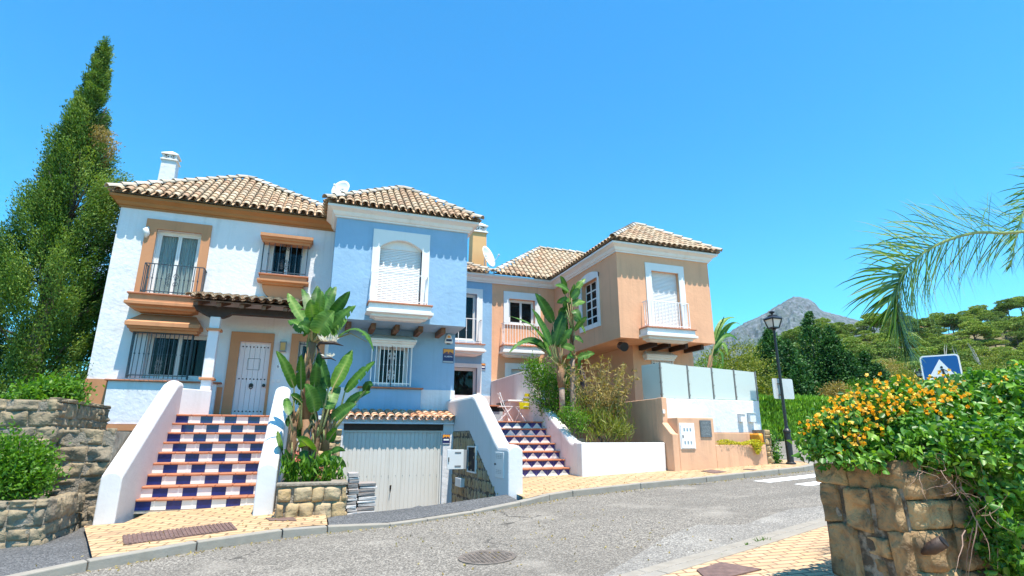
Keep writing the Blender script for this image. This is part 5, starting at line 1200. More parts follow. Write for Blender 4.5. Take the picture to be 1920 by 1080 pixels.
for sx in (-.3, .3):
    mb = MB(); mb.tube([(x + sx, 16.65, tz), (x + sx, 17.15, zt2 - .03)], .012, 5); mb.build('leg', 'white_metal', tb_); mb = MB(); mb.tube([(x + sx * .93, 17.15, tz), (x + sx * .93, 16.65, zt2 - .03)], .012, 5); mb.build('leg', 'white_metal', tb_)
bq = thing('terrace_cabinet', (P(930, 780, 16.8).x, 16.8, tz), 'dark cabinet with a brown board top in the corner of the terrace', 'cabinet'); x = P(934, 780, 16.8).x
z1_ = P(930, 762, 16.8).z; mb = MB(); mb.box(x - .35, x + .16, 16.8, 17.3, tz, z1_ - .16); mb.build('body', 'cabinet_dark', bq, bevel=.01); mb = MB(); mb.box(x - .38, x + .06, 16.72, 17.35, z1_ - .0, z1_ + .035); mb.build('board_top', 'terracotta', bq); mb = MB(); mb.box(x - .30, x + .10, 16.85, 17.3, z1_ - .159, z1_ - .001); mb.build('dark_inside', 'void', bq)
mb = MB(); mb.box(x + .07, x + .25, 16.9, 17.2, z1_ - .15, z1_ + .12); mb.build('dark_box', 'black_iron', bq)
# ================================================================== STREET LAMP, SIGNS
lp = thing('street_lamp', (12.2, 12.0, .94), 'black cast iron street lamp with four-sided lantern at the street corner', 'street lamp')
lx, ly = 12.2, 12.0; b0 = G(lx, ly); tz_ = 1.6 + .252 * ly
mb = MB(); mb.lathe([(.13, 0), (.13, .03), (.085, .06), (.085, .80), (.10, .82), (.10, .87), (.055, .92), (.043, 1.0), (.034, tz_ - b0 - .08), (.06, tz_ - b0 - .05), (.03, tz_ - b0)], (lx, ly, b0), 14); mb.build('post', 'black_iron', lp)
z = tz_; mb = MB(); w0, w1, hh = .095, .155, .25; L4 = lambda w, z: [(lx - w, ly - w, z), (lx + w, ly - w, z), (lx + w, ly + w, z), (lx - w, ly + w, z)]
mb.add(L4(w0, z + .02) + L4(w1, z + hh), [(0, 1, 5, 4), (1, 2, 6, 5), (2, 3, 7, 6), (3, 0, 4, 7), (3, 2, 1, 0)]); mb.build('lantern_glass', 'lamp_glass', lp)
mb = MB(); A4, B4 = L4(w0 + .006, z + .0), L4(w1 + .006, z + hh)
for i in range(4): mb.bar(A4[i], B4[i], .012); mb.bar(A4[i], A4[(i + 1) % 4], .014); mb.bar(B4[i], B4[(i + 1) % 4], .018)
C4 = L4(w1 + .045, z + hh + .01); D4 = L4(.09, z + hh + .09); E4 = L4(.085, z + hh + .12); mb.add(C4 + D4 + E4, [(0, 1, 5, 4), (1, 2, 6, 5), (2, 3, 7, 6), (3, 0, 4, 7), (3, 2, 1, 0), (4, 5, 9, 8), (5, 6, 10, 9), (6, 7, 11, 10), (7, 4, 8, 11), (8, 9, 10, 11)])
mb.lathe([(.05, 0), (.018, .035), (.075, .07), (.075, .10), (.02, .13)], (lx, ly, z + hh + .12), 10); mb.build('lantern_frame', 'black_iron', lp)
def rsq(w, h, r, n=5):
    out = []
    for cx, cy, a0 in ((w - r, h - r, 0), (-w + r, h - r, pi / 2), (-w + r, -h + r, pi), (w - r, -h + r, 1.5 * pi)):
        for k in range(n + 1): a = a0 + pi / 2 * k / n; out.append((cx + r * cos(a), cy + r * sin(a)))
    return out
pa, pb_ = P(1448, 712, ly + .07), P(1489, 748, ly + .07); cx, cz = (pa.x + pb_.x) / 2, (pa.z + pb_.z) / 2; sw_, sh_ = abs(P(1488, 730, ly + .07).x - P(1450, 730, ly + .07).x) / 2, (P(1467, 709, ly + .07).z - P(1472, 747, ly + .07).z) / 2
sb = thing('road_sign', (cx, ly + .07, cz), 'plain grey back of a square road sign fixed to the black street lamp post', 'road sign')
mb = MB(); mb.prism([(P(1469, 730, ly + .07).x + p, P(1469, 729, ly + .07).z + q) for p, q in rsq(sw_, sh_, .05)], 'y', ly + .07, ly + .085); mb.build('panel', 'sign_back', sb, bevel=.004)
mb = MB()
for dz in (-.15, .15): mb.box(lx - .07, lx + .07, ly + .035, ly + .0695, cz + dz - .015, cz + dz + .015)
mb.build('bracket', 'post_metal', sb)
# pedestrian crossing sign
S_r, S_l = Vector((1.652 * 6.8, 6.8, 0)), Vector((1.494 * 7.29, 7.29, 0)); ctr = (S_r + S_l) / 2; u = (S_r - S_l).normalized(); nrm = Vector((u.y, -u.x, 0)); nrm = nrm if nrm.x < 0 else -nrm; half = (S_r - S_l).length / 2; ztop = 1.6 + .222 * 6.8; zc = ztop - half * .98
cs = thing('crossing_sign', (ctr.x, ctr.y, G(ctr.x, ctr.y)), 'blue square pedestrian crossing sign with white triangle and walking figure above the orange flowers', 'road sign')
def flat(mb, pts, d0, d1): 
    k = len(pts); vs = [ctr + u * p + Vector((0, 0, zc + q)) + nrm * d for d in (d0, d1) for p, q in pts]
    mb.add(vs, [tuple(range(k)), tuple(range(k, 2 * k))[::-1]] + [(i, (i + 1) % k, k + (i + 1) % k, k + i) for i in range(k)])
mb = MB(); flat(mb, rsq(half, half, .06), -.012, .010); mb.build('rim', 'sign_white', cs)
mb = MB(); flat(mb, rsq(half - .025, half - .025, .045), .0105, .013); mb.build('blue_field', 'sign_blue', cs)
mb = MB(); T = half * .86; flat(mb, [(-T, -T * .78), (T, -T * .78), (0, T * .85)], .0135, .016); mb.build('white_triangle', 'sign_white', cs)
mb = MB(); s = half
for k in range(5): x = -.42 * s + k * .20 * s; flat(mb, [(x, -.62 * s), (x + .10 * s, -.62 * s), (x + .13 * s, -.34 * s), (x + .05 * s, -.34 * s)], .0163, .018)
mb.build('crossing_stripes', 'sign_black', cs)
mb = MB(); flat(mb, [(.03 * s + .075 * s * cos(a * pi / 6), .22 * s + .075 * s * sin(a * pi / 6)) for a in range(12)], .0183, .020)
for pts in ([(-.02, .12), (.10, .12), (.15, -.14), (.03, -.14)], [(.02, .10), (.0, .04), (-.08, -.03), (-.20, -.02), (-.20, .02), (-.09, .02)], [(.10, .12), (.24, .03), (.32, -.06), (.29, -.09), (.20, .0), (.10, .05)], [(.03, -.12), (.11, -.12), (.06, -.32), (-.10, -.50), (-.15, -.46), (-.02, -.30)], [(.07, -.12), (.15, -.13), (.20, -.30), (.27, -.50), (.20, -.50), (.13, -.31)]): flat(mb, [(p * s, q * s) for p, q in pts], .0183, .020)
mb.build('walking_figure', 'sign_black', cs)
mb = MB(); pb0 = ctr - nrm * .045; mb.tube([(pb0.x, pb0.y, G(pb0.x, pb0.y) - .1), (pb0.x, pb0.y, ztop - .03)], .03, 10); mb.build('post', 'sign_back', cs)
# second lamp far behind the bush
ly2 = 24.0; q = P(1723, 690, ly2); l2 = copy_tree(lp); l2.location = (q.x, ly2, P(1723, 706, ly2).z - (tz_ - b0)); l2['label'] = 'distant street lamp half hidden behind the blue crossing sign'
lp['group'] = l2['group'] = 'black lantern street lamps'
# ================================================================== NEAR STONE PIER
pr2 = thing('stone_wall', (4.9, 3.7, .4), 'brown squared stone wall end at the near pavement with dark joints under the flowering vine', 'stone wall')
XP = 4.4
def zpx(ax, ay): q = PX(1480 + ax / 2.57, 660 + ay / 2.57, XP); return -q.y, q.z
mb = MB(); random.seed(21)
for a, b, c_, d in ((128, 535, 282, 640), (276, 532, 424, 655), (420, 520, 552, 668), (148, 636, 248, 815), (246, 650, 404, 860), (398, 655, 566, 868), (178, 832, 368, 1090), (366, 892, 484, 992), (372, 986, 478, 1110), (482, 868, 618, 1110)):
    (xa, zb_), (xb, za) = zpx(a, b), zpx(c_, d); zb_ = zpx((a + c_) / 2, b)[1]; za = zpx((a + c_) / 2, d)[1]
    stone(mb, (XP + random.uniform(-.02, .03), 0, 0), (0, -1, 0), (-1, 0, 0), xa + .002, xb - .002, za + .003, zb_ - .003, .014, .25, random.random(), .024, random.random() * 50, k=14, lean=random.uniform(-.05, .05))
YS = -zpx(600, 900)[0]
stone_face(mb, (XP + .03, YS, .25), (1, 0, 0), (0, -1, 0), 5.0, 1.1, (.2, .4), (.22, .5), .04, .03)
mb.build('stonework', 'stone_brown', pr2, smooth=True)
mb = MB(); mb.box(XP + .022, 9.6, YS + .04, 4.03, .2, 1.335); mb.build('core', 'dark_joint', pr2)
q = P(1752, 1025, YS - .10); ls = thing('wall_spotlight', q, 'small brown cylinder spotlight on the near stone wall', 'spotlight')
mb = MB(); mb.tube([(q.x - .02, q.y + .09, q.z - .06), (q.x + .0, q.y + .03, q.z - .02), (q.x + .03, q.y - .05, q.z + .04)], [.012, .045, .045], 18); mb.build('body', 'dark_wood', ls, smooth=True); mb = MB(); mb.tube([(q.x + .031, q.y - .053, q.z + .0415), (q.x + .034, q.y - .06, q.z + .046)], .04, 18); mb.build('lens', 'sign_black', ls)

lt_ = []; 
for k in range(420):
    x = random.uniform(-2.2, 12.0); o = -.02 - abs(random.gauss(0, .10)); y = fcy(x) + o; lt_.append((x, y, G(x, y) + RD + .008))
for k in range(160): x = random.uniform(-2.8, 11.5); y = random.uniform(fcy(x) + .2, fcy(x) + 1.4); lt_.append((x, y, G(x, y) - (drop(x) if .4 < x < 3.8 else 0) + .008))
for k in range(150): x = random.uniform(1.0, 5.0); y = random.uniform(4.4, 9.0); lt_.append((x, y, G(x, y) + RD + .008))
LIT = lt_
# ================================================================== PLANTS
def unit(v): return v / np.maximum(1e-9, np.linalg.norm(v, axis=1, keepdims=True))
def leaf_quads(C, L, W, D=None, dvar=1.0, fold=.15, N=None, nvar=1.0, six=False, rnd=None):
    """leaves centred on C; D = preferred direction of the blade, N = preferred normal"""
    n = len(C); C = np.asarray(C, float)
    d = RNG.normal(size=(n, 3)) * dvar
    if D is not None: d = d + D
    d = unit(d)
    nn = RNG.normal(size=(n, 3)) * nvar
    if N is not None: nn = nn + N
    nn = unit(nn - d * np.sum(nn * d, 1, keepdims=True)); b = np.cross(d, nn)
    L = (np.asarray(L) * np.ones(n) * RNG.uniform(.75, 1.25, n))[:, None]; W = (np.asarray(W) * np.ones(n) * RNG.uniform(.8, 1.2, n))[:, None]
    if rnd is None: rnd = RNG.random(n)
    if not six:
        V = np.stack([C - d * L / 2, C + b * W / 2 + nn * W * fold, C + d * L / 2, C - b * W / 2 + nn * W * fold], 1)
        return V.reshape(-1, 3), np.arange(4 * n).reshape(n, 4), np.repeat(rnd, 4)
    base = C - d * L / 2; tip = C + d * L / 2 - nn * L * .12
    V = np.stack([base, C - d * L * .28 + b * W * .5 + nn * W * fold, C + d * L * .12 + b * W * .42 + nn * W * fold, tip, C + d * L * .12 - b * W * .42 + nn * W * fold, C - d * L * .28 - b * W * .5 + nn * W * fold], 1)
    i = np.arange(n)[:, None] * 6
    Q = np.concatenate([i + np.array([[0, 1, 2, 3]]), i + np.array([[0, 3, 4, 5]])], 0)
    return V.reshape(-1, 3), Q, np.repeat(rnd, 6)
def cat_mesh(parts):
    V = []; Q = []; Rr = []; o = 0
    for v, q, r in parts: V.append(v); Q.append(q + o); Rr.append(r); o += len(v)
    return np.concatenate(V), np.concatenate(Q), np.concatenate(Rr)
def blob_clumps(ells, n, shell=.35):
    """clump centres spread through a union of ellipsoids [(centre, radii, weight)]"""
    w = np.array([e[2] if len(e) > 2 else e[1][0] * e[1][2] for e in ells], float); w /= w.sum()
    k = RNG.choice(len(ells), n, p=w); u = unit(RNG.normal(size=(n, 3))); r = (shell + (1 - shell) * RNG.random(n) ** .5)[:, None]
    c = np.array([e[0] for e in ells])[k]; rad = np.array([e[1] for e in ells])[k]
    return c + u * r * rad, u
def bush(name, ells, nclump, per, cr, L, W, m, label, cat='shrub', group=None, at=None, up=.5, shell=.4, stems=True, six=False, fold=.15, nvar=.8, clip=None, stem_m='bark', z0=None):
    c, u = blob_clumps(ells, nclump, shell); tone = RNG.random(nclump)
    C = np.repeat(c, per, 0) + RNG.normal(size=(nclump * per, 3)) * cr * np.array([1, 1, .8]) * .5
    D = np.repeat(u, per, 0) * .8 + np.array([0, 0, up]); rr = np.clip(np.repeat(tone, per) * .55 + RNG.random(nclump * per) * .45, 0, 1)
    if clip is not None: k = clip(C); C, D, rr = C[k], D[k], rr[k]
    V, Q, r = leaf_quads(C, L, W, D, .8, fold, D * .6 + np.array([0, 0, .5]), nvar, six, rr)
    ctr = np.mean([e[0] for e in ells], 0); bot = min(e[0][2] - e[1][2] for e in ells) if z0 is None else z0
    at = at or (float(ctr[0]), float(ctr[1]), float(bot))
    t = thing(name, at, label, cat, group)
    build_np('foliage', V, Q, m, r, t)
    if stems:
        mb = MB(); b = Vector((ctr[0], ctr[1], bot))
        for e in ells:
            for _ in range(3):
                q = Vector(e[0]) + Vector(RNG.normal(size=3)) * .35 * min(e[1]); s = b + Vector((random.uniform(-.2, .2), random.uniform(-.15, .15), 0)) * min(1, e[1][0]); mb.tube([s, s.lerp(q, .5) + Vector((0, 0, .1 * (q - s).length)), q], [.02 * e[1][2] + .008, .012 * e[1][2] + .006, .005], 5)
        mb.build('stem', stem_m, t)
    return t
# ---------------------------------------------------------------- cypress
cyY = 17.4; ca = P(197, 84, cyY); cyx = -6.72
t = thing('cypress_tree', (cyx, cyY, 2.0), 'tall pointed dark green cypress tree left of the white house', 'tree')
def cyp_r(z):
    f = (ca.z - z) / (ca.z - 2.0); return (1.95 * min(1, max(0, f)) ** .72 * min(1, f * 1.6 + .25)) * (1 - .12 * sm(.85, 1.05, f)) + .03
n = 640; zz = ca.z - (ca.z - 1.9) * RNG.random(n) ** .74; th = RNG.uniform(0, 2 * pi, n); fr = .45 + .55 * RNG.random(n) ** .45
lump = np.array([noise.noise(Vector((cos(a) * 1.6, sin(a) * 1.6, z * .55))) for a, z in zip(th, zz)])
rad = np.array([cyp_r(z) for z in zz]) * fr * (1 + .60 * lump) * np.where(np.cos(th) > 0, .86, .86)
cc = np.stack([cyx + rad * np.cos(th) + (ca.x - cyx) * ((zz - 2) / (ca.z - 2)), cyY + rad * np.sin(th), zz], 1)
out = np.stack([np.cos(th), np.sin(th), np.ones(n) * 1.1], 1)
per = 400; tone = np.clip(.36 + .22 * RNG.normal(size=n) + .25 * lump, 0, .84); tone[(cc[:, 2] > 9.3) & (cc[:, 2] < 10.0) & (np.cos(th) > .4)] = 1.0
size = np.repeat(np.clip((ca.z - zz) / 4, .55, 1), per)
loc = np.clip(RNG.normal(size=(n * per, 3)), -1.7, 1.7) * np.array([.12, .12, .21]) * size[:, None]
C = np.repeat(cc, per, 0) + loc * .9 + np.repeat(out, per, 0) * (loc[:, 2:3] * .5)
rr = np.where(np.repeat(tone, per) > .95, .95, np.clip(np.repeat(tone, per) + RNG.normal(size=n * per) * .10, 0, .76))
V, Q, r = leaf_quads(C, .070, .030, np.repeat(out, per, 0) * 1.0, .6, .2, np.repeat(out, per, 0) + unit(loc) * .9, .5, False, rr)
build_np('foliage', V, Q, 'cypress_leaf', r, t)
mb = MB(); mb.tube([(cyx, cyY, 1.5), (cyx + .02, cyY, 5), (ca.x * .5 + cyx * .5, cyY, 9), (ca.x, cyY, ca.z - .6)], [.26, .2, .10, .02], 9)
for k in range(46):
    z = random.uniform(2.4, ca.z - 1.5); a = random.uniform(0, 2 * pi); q = cyp_r(z) * .7; xx = cyx + (ca.x - cyx) * ((z - 2) / (ca.z - 2)); mb.tube([(xx, cyY, z), (xx + q * .6 * cos(a), cyY + q * .6 * sin(a), z + .3), (xx + q * cos(a), cyY + q * sin(a), z + .8)], [.05, .03, .01], 5)
mb.build('trunk', 'bark', t)
# ---------------------------------------------------------------- shrubs on the left
def E(x, y, Y, rx, ry, rz): q = P(x, y, Y); return ((q.x, q.y, q.z), (rx, ry, rz))
bush('shrub', [E(95, 738, 12.0, .34, .4, .24), E(125, 742, 12.1, .20, .3, .22), E(60, 748, 11.8, .28, .35, .14)], 150, 26, .22, .085, .045, 'shrub_leaf', 'bright green leafy shrub on top of the tall stone wall beside the house corner', z0=2.15)
bush('shrub', [E(15, 862, 10.5, .40, .4, .36), E(48, 880, 10.45, .28, .36, .34), E(5, 905, 10.3, .42, .34, .22), E(66, 902, 10.35, .18, .24, .20)], 260, 26, .2, .07, .035, 'shrub_leaf', 'fresh green shrub spilling over the low stone wall at the left edge', z0=.7)
bush('shrub', [E(178, 610, 18.6, .35, .5, 1.1), E(165, 560, 19, .4, .5, .6)], 160, 26, .28, .12, .05, 'shrub_leaf', 'slim bright green tree between the cypress and the white house', 'tree', z0=2.1)
# ---------------------------------------------------------------- bird of paradise plants
def blade(parts, base, mid, tip, W, rollv=None, fold=.22, torn=0.0, rnd=.5, k=24):
    base, mid, tip = Vector(base), Vector(mid), Vector(tip); ctl = mid * 2 - (base + tip) / 2; V = []; up = rollv or Vector((random.uniform(-.5, .5), -1, random.uniform(-.1, .5)))
    prevn = None; Q = []; Rr = []
    cs_ = [1 + random.uniform(-.06, .06) for _ in range(k + 1)]
    for i in range(k + 1):
        t = i / k; p = base * (1 - t) ** 2 + ctl * (2 * t * (1 - t)) + tip * t * t; d = (base * (-2 * (1 - t)) + ctl * (2 - 4 * t) + tip * (2 * t)).normalized()
        nrm = (up - d * up.dot(d)).normalized(); side = d.cross(nrm)
        w = W * (sin(pi * min(1, t ** .72)) ** .62 if 0 < t < 1 else .0) * .5 * cs_[i]
        for s in (-1, 1):
            wv = .03 * W * sin(t * 17 + s * 2 + base.x * 9)
            row = [p + nrm * .008, p + side * (s * w * .55) + nrm * (fold * w * .55 + wv * .5) - d * (.10 * w), p + side * (s * w) + nrm * (fold * w * .7 + wv) - d * (.28 * w)]
            if torn: row = [row[0], row[1], row[2] - Vector((0, 0, torn * random.random() * w))]
            V += [tuple(v) for v in row]; Rr += [min(1, max(0, rnd + .35))] + [min(1, max(0, rnd + (.09 if i % 2 else -.09) + random.uniform(-.05, .05)))] * 2
            if i == k: pass
    tr = [random.random() < torn for _ in range(2 * k)]
    for i in range(k):
        for s in (0, 1):
            a = i * 6 + s * 3; b = a + 6
            Q.append((a, a + 1, b + 1, b)); 
            if not (torn and tr[i * 2 + s] and random.random() < .35): Q.append((a + 1, a + 2, b + 2, b + 1))
    parts.append((np.array(V), np.array(Q), np.array(Rr)))
def strelitzia(label, ox, oy, sc, leaves, trunks, Y, extra=None, at=None):
    cv = lambda p, yy=0: P(ox + p[0] / sc, oy + p[1] / sc, Y + yy)
    t = thing('bird_of_paradise', at, label, 'plant'); parts = []; mb = MB()
    for L in leaves:
        base, tip, W, root = L[0], L[1], L[2], L[3]; o = L[4] if len(L) > 4 else {}
        y0, y1 = o.get('y0', random.uniform(-.25, .2)), o.get('y1', random.uniform(-.45, .35))
        b, e = cv(base, y0), cv(tip, y1); m_ = cv(o['mid'], (y0 + y1) / 2) if 'mid' in o else b.lerp(e, .5) + Vector((random.uniform(-.03, .03), random.uniform(-.08, .02), .05))
        Wm = W / sc * Y / FOC * 1.0
        blade(parts, b, m_, e, Wm * .95, o.get('roll'), random.uniform(.15, .45), o.get('torn', random.choice((0, 0, 0, 0, .15))), o.get('rnd', random.uniform(.25, .8)) * .85 - .05)
        r = cv(root, random.uniform(-.05, .05)); mid = r.lerp(b, .5) + Vector((random.uniform(-.03, .03), 0, -.03)); mb.tube([r, mid, b, b.lerp(m_, .6), m_.lerp(e, .55)], [.030, .021, .015, .010, .005], 6, 0, random.uniform(.6, 1))
    V, Q, r = cat_mesh(parts); build_np('leaves', V, Q, 'strelitzia_leaf', r, t, smooth=True)
    for tr in trunks:
        pts = [cv(p) for p in tr[0]]; rad = tr[1]
        mb.tube(pts, rad, 9, 0, .3)
        for k in range(int(len(pts) * 5)):          # old leaf sheaths
            f = random.random() * (len(pts) - 1); i = int(f); q = pts[i].lerp(pts[i + 1], f - i); rr = rad[i] * .9; a = random.uniform(0, 2 * pi); h = random.uniform(.15, .4)
            o_ = Vector((cos(a) * rr, sin(a) * rr, 0)); mb.tube([q + o_ * .7, q + o_ * 1.35 + Vector((0, 0, h * .6)), q + o_ * random.uniform(1.3, 2.2) + Vector((0, 0, h))], [.026, .02, .006], 5, 0, random.random())
    mb.build('stem', 'banana_stem', t, smooth=True)
    if extra: extra(t, cv)
    return t
random.seed(3)
R1 = (205, 330); Rm = (200, 690); Rb = (235, 800); Rc = (110, 830); Rl = (205, 960)
LV = [((185, 250), (80, 78), 55, R1, dict(mid=(118, 150), rnd=.85)), ((200, 230), (152, 58), 52, R1, dict(rnd=.4)), ((222, 205), (230, 42), 66, R1, dict(y1=.3, rnd=.2)), ((242, 210), (300, 48), 56, R1, dict(y1=.3)), ((262, 205), (325, 46), 52, R1, dict(y1=.2)), ((275, 235), (396, 70), 62, R1, dict(rnd=.35)),
      ((272, 290), (425, 142), 66, R1, dict(torn=.4, rnd=.5)), ((185, 290), (80, 220), 66, R1, dict(torn=.35, rnd=.55)), ((238, 288), (318, 172), 112, R1, dict(y0=-.3, y1=-.5, rnd=.9)), ((215, 245), (198, 110), 68, R1, dict(y1=-.3, rnd=.75)), ((232, 215), (252, 68), 50, R1, dict(y1=-.3, rnd=.95)), ((280, 300), (380, 215), 60, R1, dict(torn=.3, rnd=.8)),
      ((335, 305), (515, 374), 66, R1, dict(mid=(440, 270), torn=.3, rnd=.45, roll=Vector((.3, -.5, 1)))), ((250, 270), (205, 150), 80, R1, dict(y1=.25, rnd=.6)), ((200, 270), (130, 250), 60, R1, dict(y1=-.3, rnd=.4)),
      ((112, 560), (20, 372), 52, (118, 760), dict(rnd=.75)), ((148, 572), (148, 388), 46, (140, 770), dict(rnd=.35)), ((285, 565), (236, 376), 62, Rb, dict(rnd=.15, y1=.2)), ((308, 562), (406, 366), 80, Rb, dict(rnd=.75, roll=Vector((-.5, -1, .2)))), ((368, 582), (522, 424), 56, (300, 780), dict(rnd=.55)), ((372, 652), (500, 580), 40, (300, 790), dict(rnd=.6)), ((470, 575), (512, 545), 46, (300, 790), dict(rnd=.15)),
      ((308, 722), (428, 642), 58, Rb, dict(rnd=.5)), ((216, 682), (164, 538), 72, Rb, dict(rnd=.7, y1=-.4)), ((266, 662), (226, 512), 66, Rb, dict(rnd=.55)), ((118, 812), (228, 682), 92, Rc, dict(rnd=.3)), ((285, 672), (345, 552), 62, Rb, dict(rnd=.6)), ((212, 560), (222, 430), 50, Rm, dict(rnd=.4)), ((205, 640), (200, 510), 52, Rm, dict(rnd=.6, y1=.3)),
      ((200, 892), (128, 815), 84, Rl, dict(rnd=.85, y1=-.4)), ((50, 880), (32, 776), 32, (70, 1000), dict(rnd=.8)), ((100, 972), (62, 872), 42, (90, 1030), dict(rnd=.5)), ((120, 952), (186, 888), 54, (110, 1030), dict(rnd=.3)), ((256, 952), (306, 884), 58, Rl, dict(rnd=.7)), ((302, 888), (372, 880), 30, Rl, dict(rnd=.45)), ((276, 946), (376, 962), 46, Rl, dict(rnd=.5, mid=(325, 925))), ((226, 1012), (242, 912), 44, (215, 1040), dict(rnd=.8)), ((90, 700), (75, 610), 40, (110, 800), dict(rnd=.5)), ((285, 830), (330, 770), 50, (265, 880), dict(rnd=.4)), ((70, 960), (60, 900), 46, (80, 1030), dict(rnd=.3)), ((150, 640), (95, 600), 44, (150, 760), dict(rnd=.3)), ((85, 760), (110, 690), 50, (105, 830), dict(rnd=.2, y1=.3))]
TR = [([(170, 720), (183, 560), (188, 430), (205, 330)], [.075, .07, .065, .08]), ([(105, 1010), (95, 880), (105, 760), (125, 680)], [.08, .09, .075, .05]), ([(195, 1045), (205, 930), (222, 820), (245, 720)], [.085, .08, .075, .05]), ([(265, 880), (280, 770), (290, 690)], [.08, .075, .05]), ([(175, 1050), (172, 900), (170, 720)], [.08, .08, .075])]
def flowers(t, cv):
    for c, s in (((290, 318), .72), ((285, 395), .4)):
        parts = []; mb = MB()
        q = cv(c, -.45); mb.tube([cv((228, 350), -.1), q - Vector((.22 * s, 0, .06)), q + Vector((.12 * s, -.02, -.05)), q + Vector((.36 * s, -.05, -.10))], [.018, .035 * s + .005, .045 * s, .004], 7)
        for k in range(int(44 * s)):
            a = random.uniform(.25, 2.9); L = random.uniform(.12, .24) * s; b = q + Vector((random.uniform(-.2, .22) * s, random.uniform(-.05, .05), -.02)); d = Vector((cos(a), random.uniform(-.5, .3), abs(sin(a)))).normalized(); w = d.cross(Vector((0, -1, .2))).normalized() * .014; parts.append((np.array([b - w * .6, b + d * L * .5 - w, b + d * L, b + d * L * .5 + w]), np.array([[0, 1, 2, 3]]), np.full(4, random.random())))
        fb = mb.build('flower', 'dark_wood', t, smooth=True); v, q, r = cat_mesh(parts); build_np('petals', v, q, 'pale_petal', r, fb)
strelitzia('tall bird of paradise plant with white flower and paddle leaves in the ochre stone planter', 510, 520, 2.7, LV, TR, 11.1, flowers, (.0, 11.1, .8))
pk = []; 
for px, py in ((557, 850), (554, 858), (603, 880), (598, 894), (560, 862)):
    q = np.array(P(px, py, 10.6)); V, Q, r = leaf_quads(q + RNG.normal(size=(10, 3)) * .018, .035, .026); pk.append((V, Q, r))
V, Q, r = cat_mesh(pk); fl = thing('flowering_plant', tuple(P(575, 885, 10.6)), 'small coral flowers among low green leaves under the bird of paradise plant', 'plant'); build_np('blossom', V, Q, 'flower_pink', r, fl)
C = np.array([P(random.uniform(535, 640), random.uniform(860, 902), 10.7) for _ in range(500)]); V, Q, r = leaf_quads(C + RNG.normal(size=C.shape) * .05, .16, .04, np.array([[0, 0, 1.]]), .5); build_np('foliage', V, Q, 'shrub_leaf', r, fl)
random.seed(8)
K1 = (320, 600); K2 = (395, 380)
LV2 = [((262, 545), (15, 296), 54, K1, dict(mid=(175, 375), rnd=.6, torn=.15, roll=Vector((.2, -.6, 1)))), ((275, 335), (168, 158), 76, (300, 560), dict(rnd=.3)), ((262, 440), (148, 248), 56, (300, 570), dict(rnd=.55)), ((285, 470), (352, 236), 92, (310, 570), dict(rnd=.12, roll=Vector((-.6, -1, .1)))), ((262, 472), (175, 305), 66, (300, 580), dict(rnd=.5)), ((252, 525), (12, 518), 56, K1, dict(mid=(130, 445), rnd=.5, torn=.2, roll=Vector((.1, -.5, 1)))), ((318, 470), (392, 368), 60, K1, dict(rnd=.45)), ((300, 480), (300, 380), 60, K1, dict(rnd=.35)), ((335, 440), (355, 300), 46, K1, dict(rnd=.7)), ((240, 500), (60, 470), 54, K1, dict(mid=(150, 440), rnd=.3)),
       ((348, 165), (318, 55), 48, K2, dict(rnd=.45)), ((370, 150), (288, 112), 46, K2, dict(rnd=.7)), ((385, 165), (470, 72), 52, K2, dict(rnd=.8, torn=.3)), ((380, 225), (470, 212), 62, K2, dict(rnd=.85, torn=.3)), ((360, 215), (298, 215), 62, K2, dict(rnd=.6)), ((400, 260), (445, 330), 56, K2, dict(rnd=.4)), ((375, 200), (400, 100), 56, K2, dict(rnd=.5)), ((355, 260), (310, 300), 54, K2, dict(rnd=.3)), ((395, 300), (470, 400), 40, K2, dict(rnd=.9, torn=.5)), ((385, 190), (440, 140), 60, K2, dict(rnd=.3)), ((365, 290), (330, 200), 70, K2, dict(rnd=.2)),
       ((420, 545), (525, 518), 52, (395, 520), dict(rnd=.95, torn=.2)), ((402, 495), (308, 478), 46, (395, 530), dict(rnd=.95)), ((410, 520), (355, 550), 50, (395, 520), dict(rnd=.4)), ((412, 640), (425, 540), 40, (410, 700), dict(rnd=.45)), ((400, 380), (480, 300), 50, K2, dict(rnd=.6)), ((395, 420), (455, 455), 44, K2, dict(rnd=.85, torn=.4))]
def dead(t, cv):
    mb = MB(); mb.tube([cv((462, 850)), cv((468, 760)), cv((452, 660)), cv((440, 590))], [.05, .11, .10, .03], 8); mb.build('withered_leaf', 'dark_leaf_dead', t, smooth=True)
    mb = MB(); mb.tube([cv((333, 870)), cv((330, 780)), cv((326, 700))], [.085, .08, .085], 10); mb.tube([cv((402, 1010)), cv((396, 800)), cv((392, 600)), cv((390, 540))], [.105, .085, .075, .07], 10); mb.build('trunk', 'ring_trunk', t, smooth=True)
mat('dark_leaf_dead', (.09, .055, .065), .8, var=.3, vscale=6, bump=.5, bscale=20)
strelitzia('slanting bird of paradise plant with ringed trunks and withered leaf in the white planter bed', 950, 500, 3.176, LV2, [([(328, 720), (322, 660), (318, 590)], [.10, .11, .10]), ([(390, 560), (388, 480), (385, 330), (378, 230)], [.07, .06, .05, .05])], 14.2, dead, (6.9, 14.2, 1.4))
LV3 = [((110, 60), (10, 45), 40, (140, 300), {}), ((100, 90), (-5, 130), 44, (140, 300), dict(mid=(50, 60), torn=.2)), ((120, 80), (95, 20), 40, (140, 300), {}), ((90, 110), (70, 190), 36, (140, 300), dict(mid=(70, 130))), ((130, 120), (200, 70), 44, (140, 300), {}), ((115, 100), (20, 90), 44, (140, 300), {})]
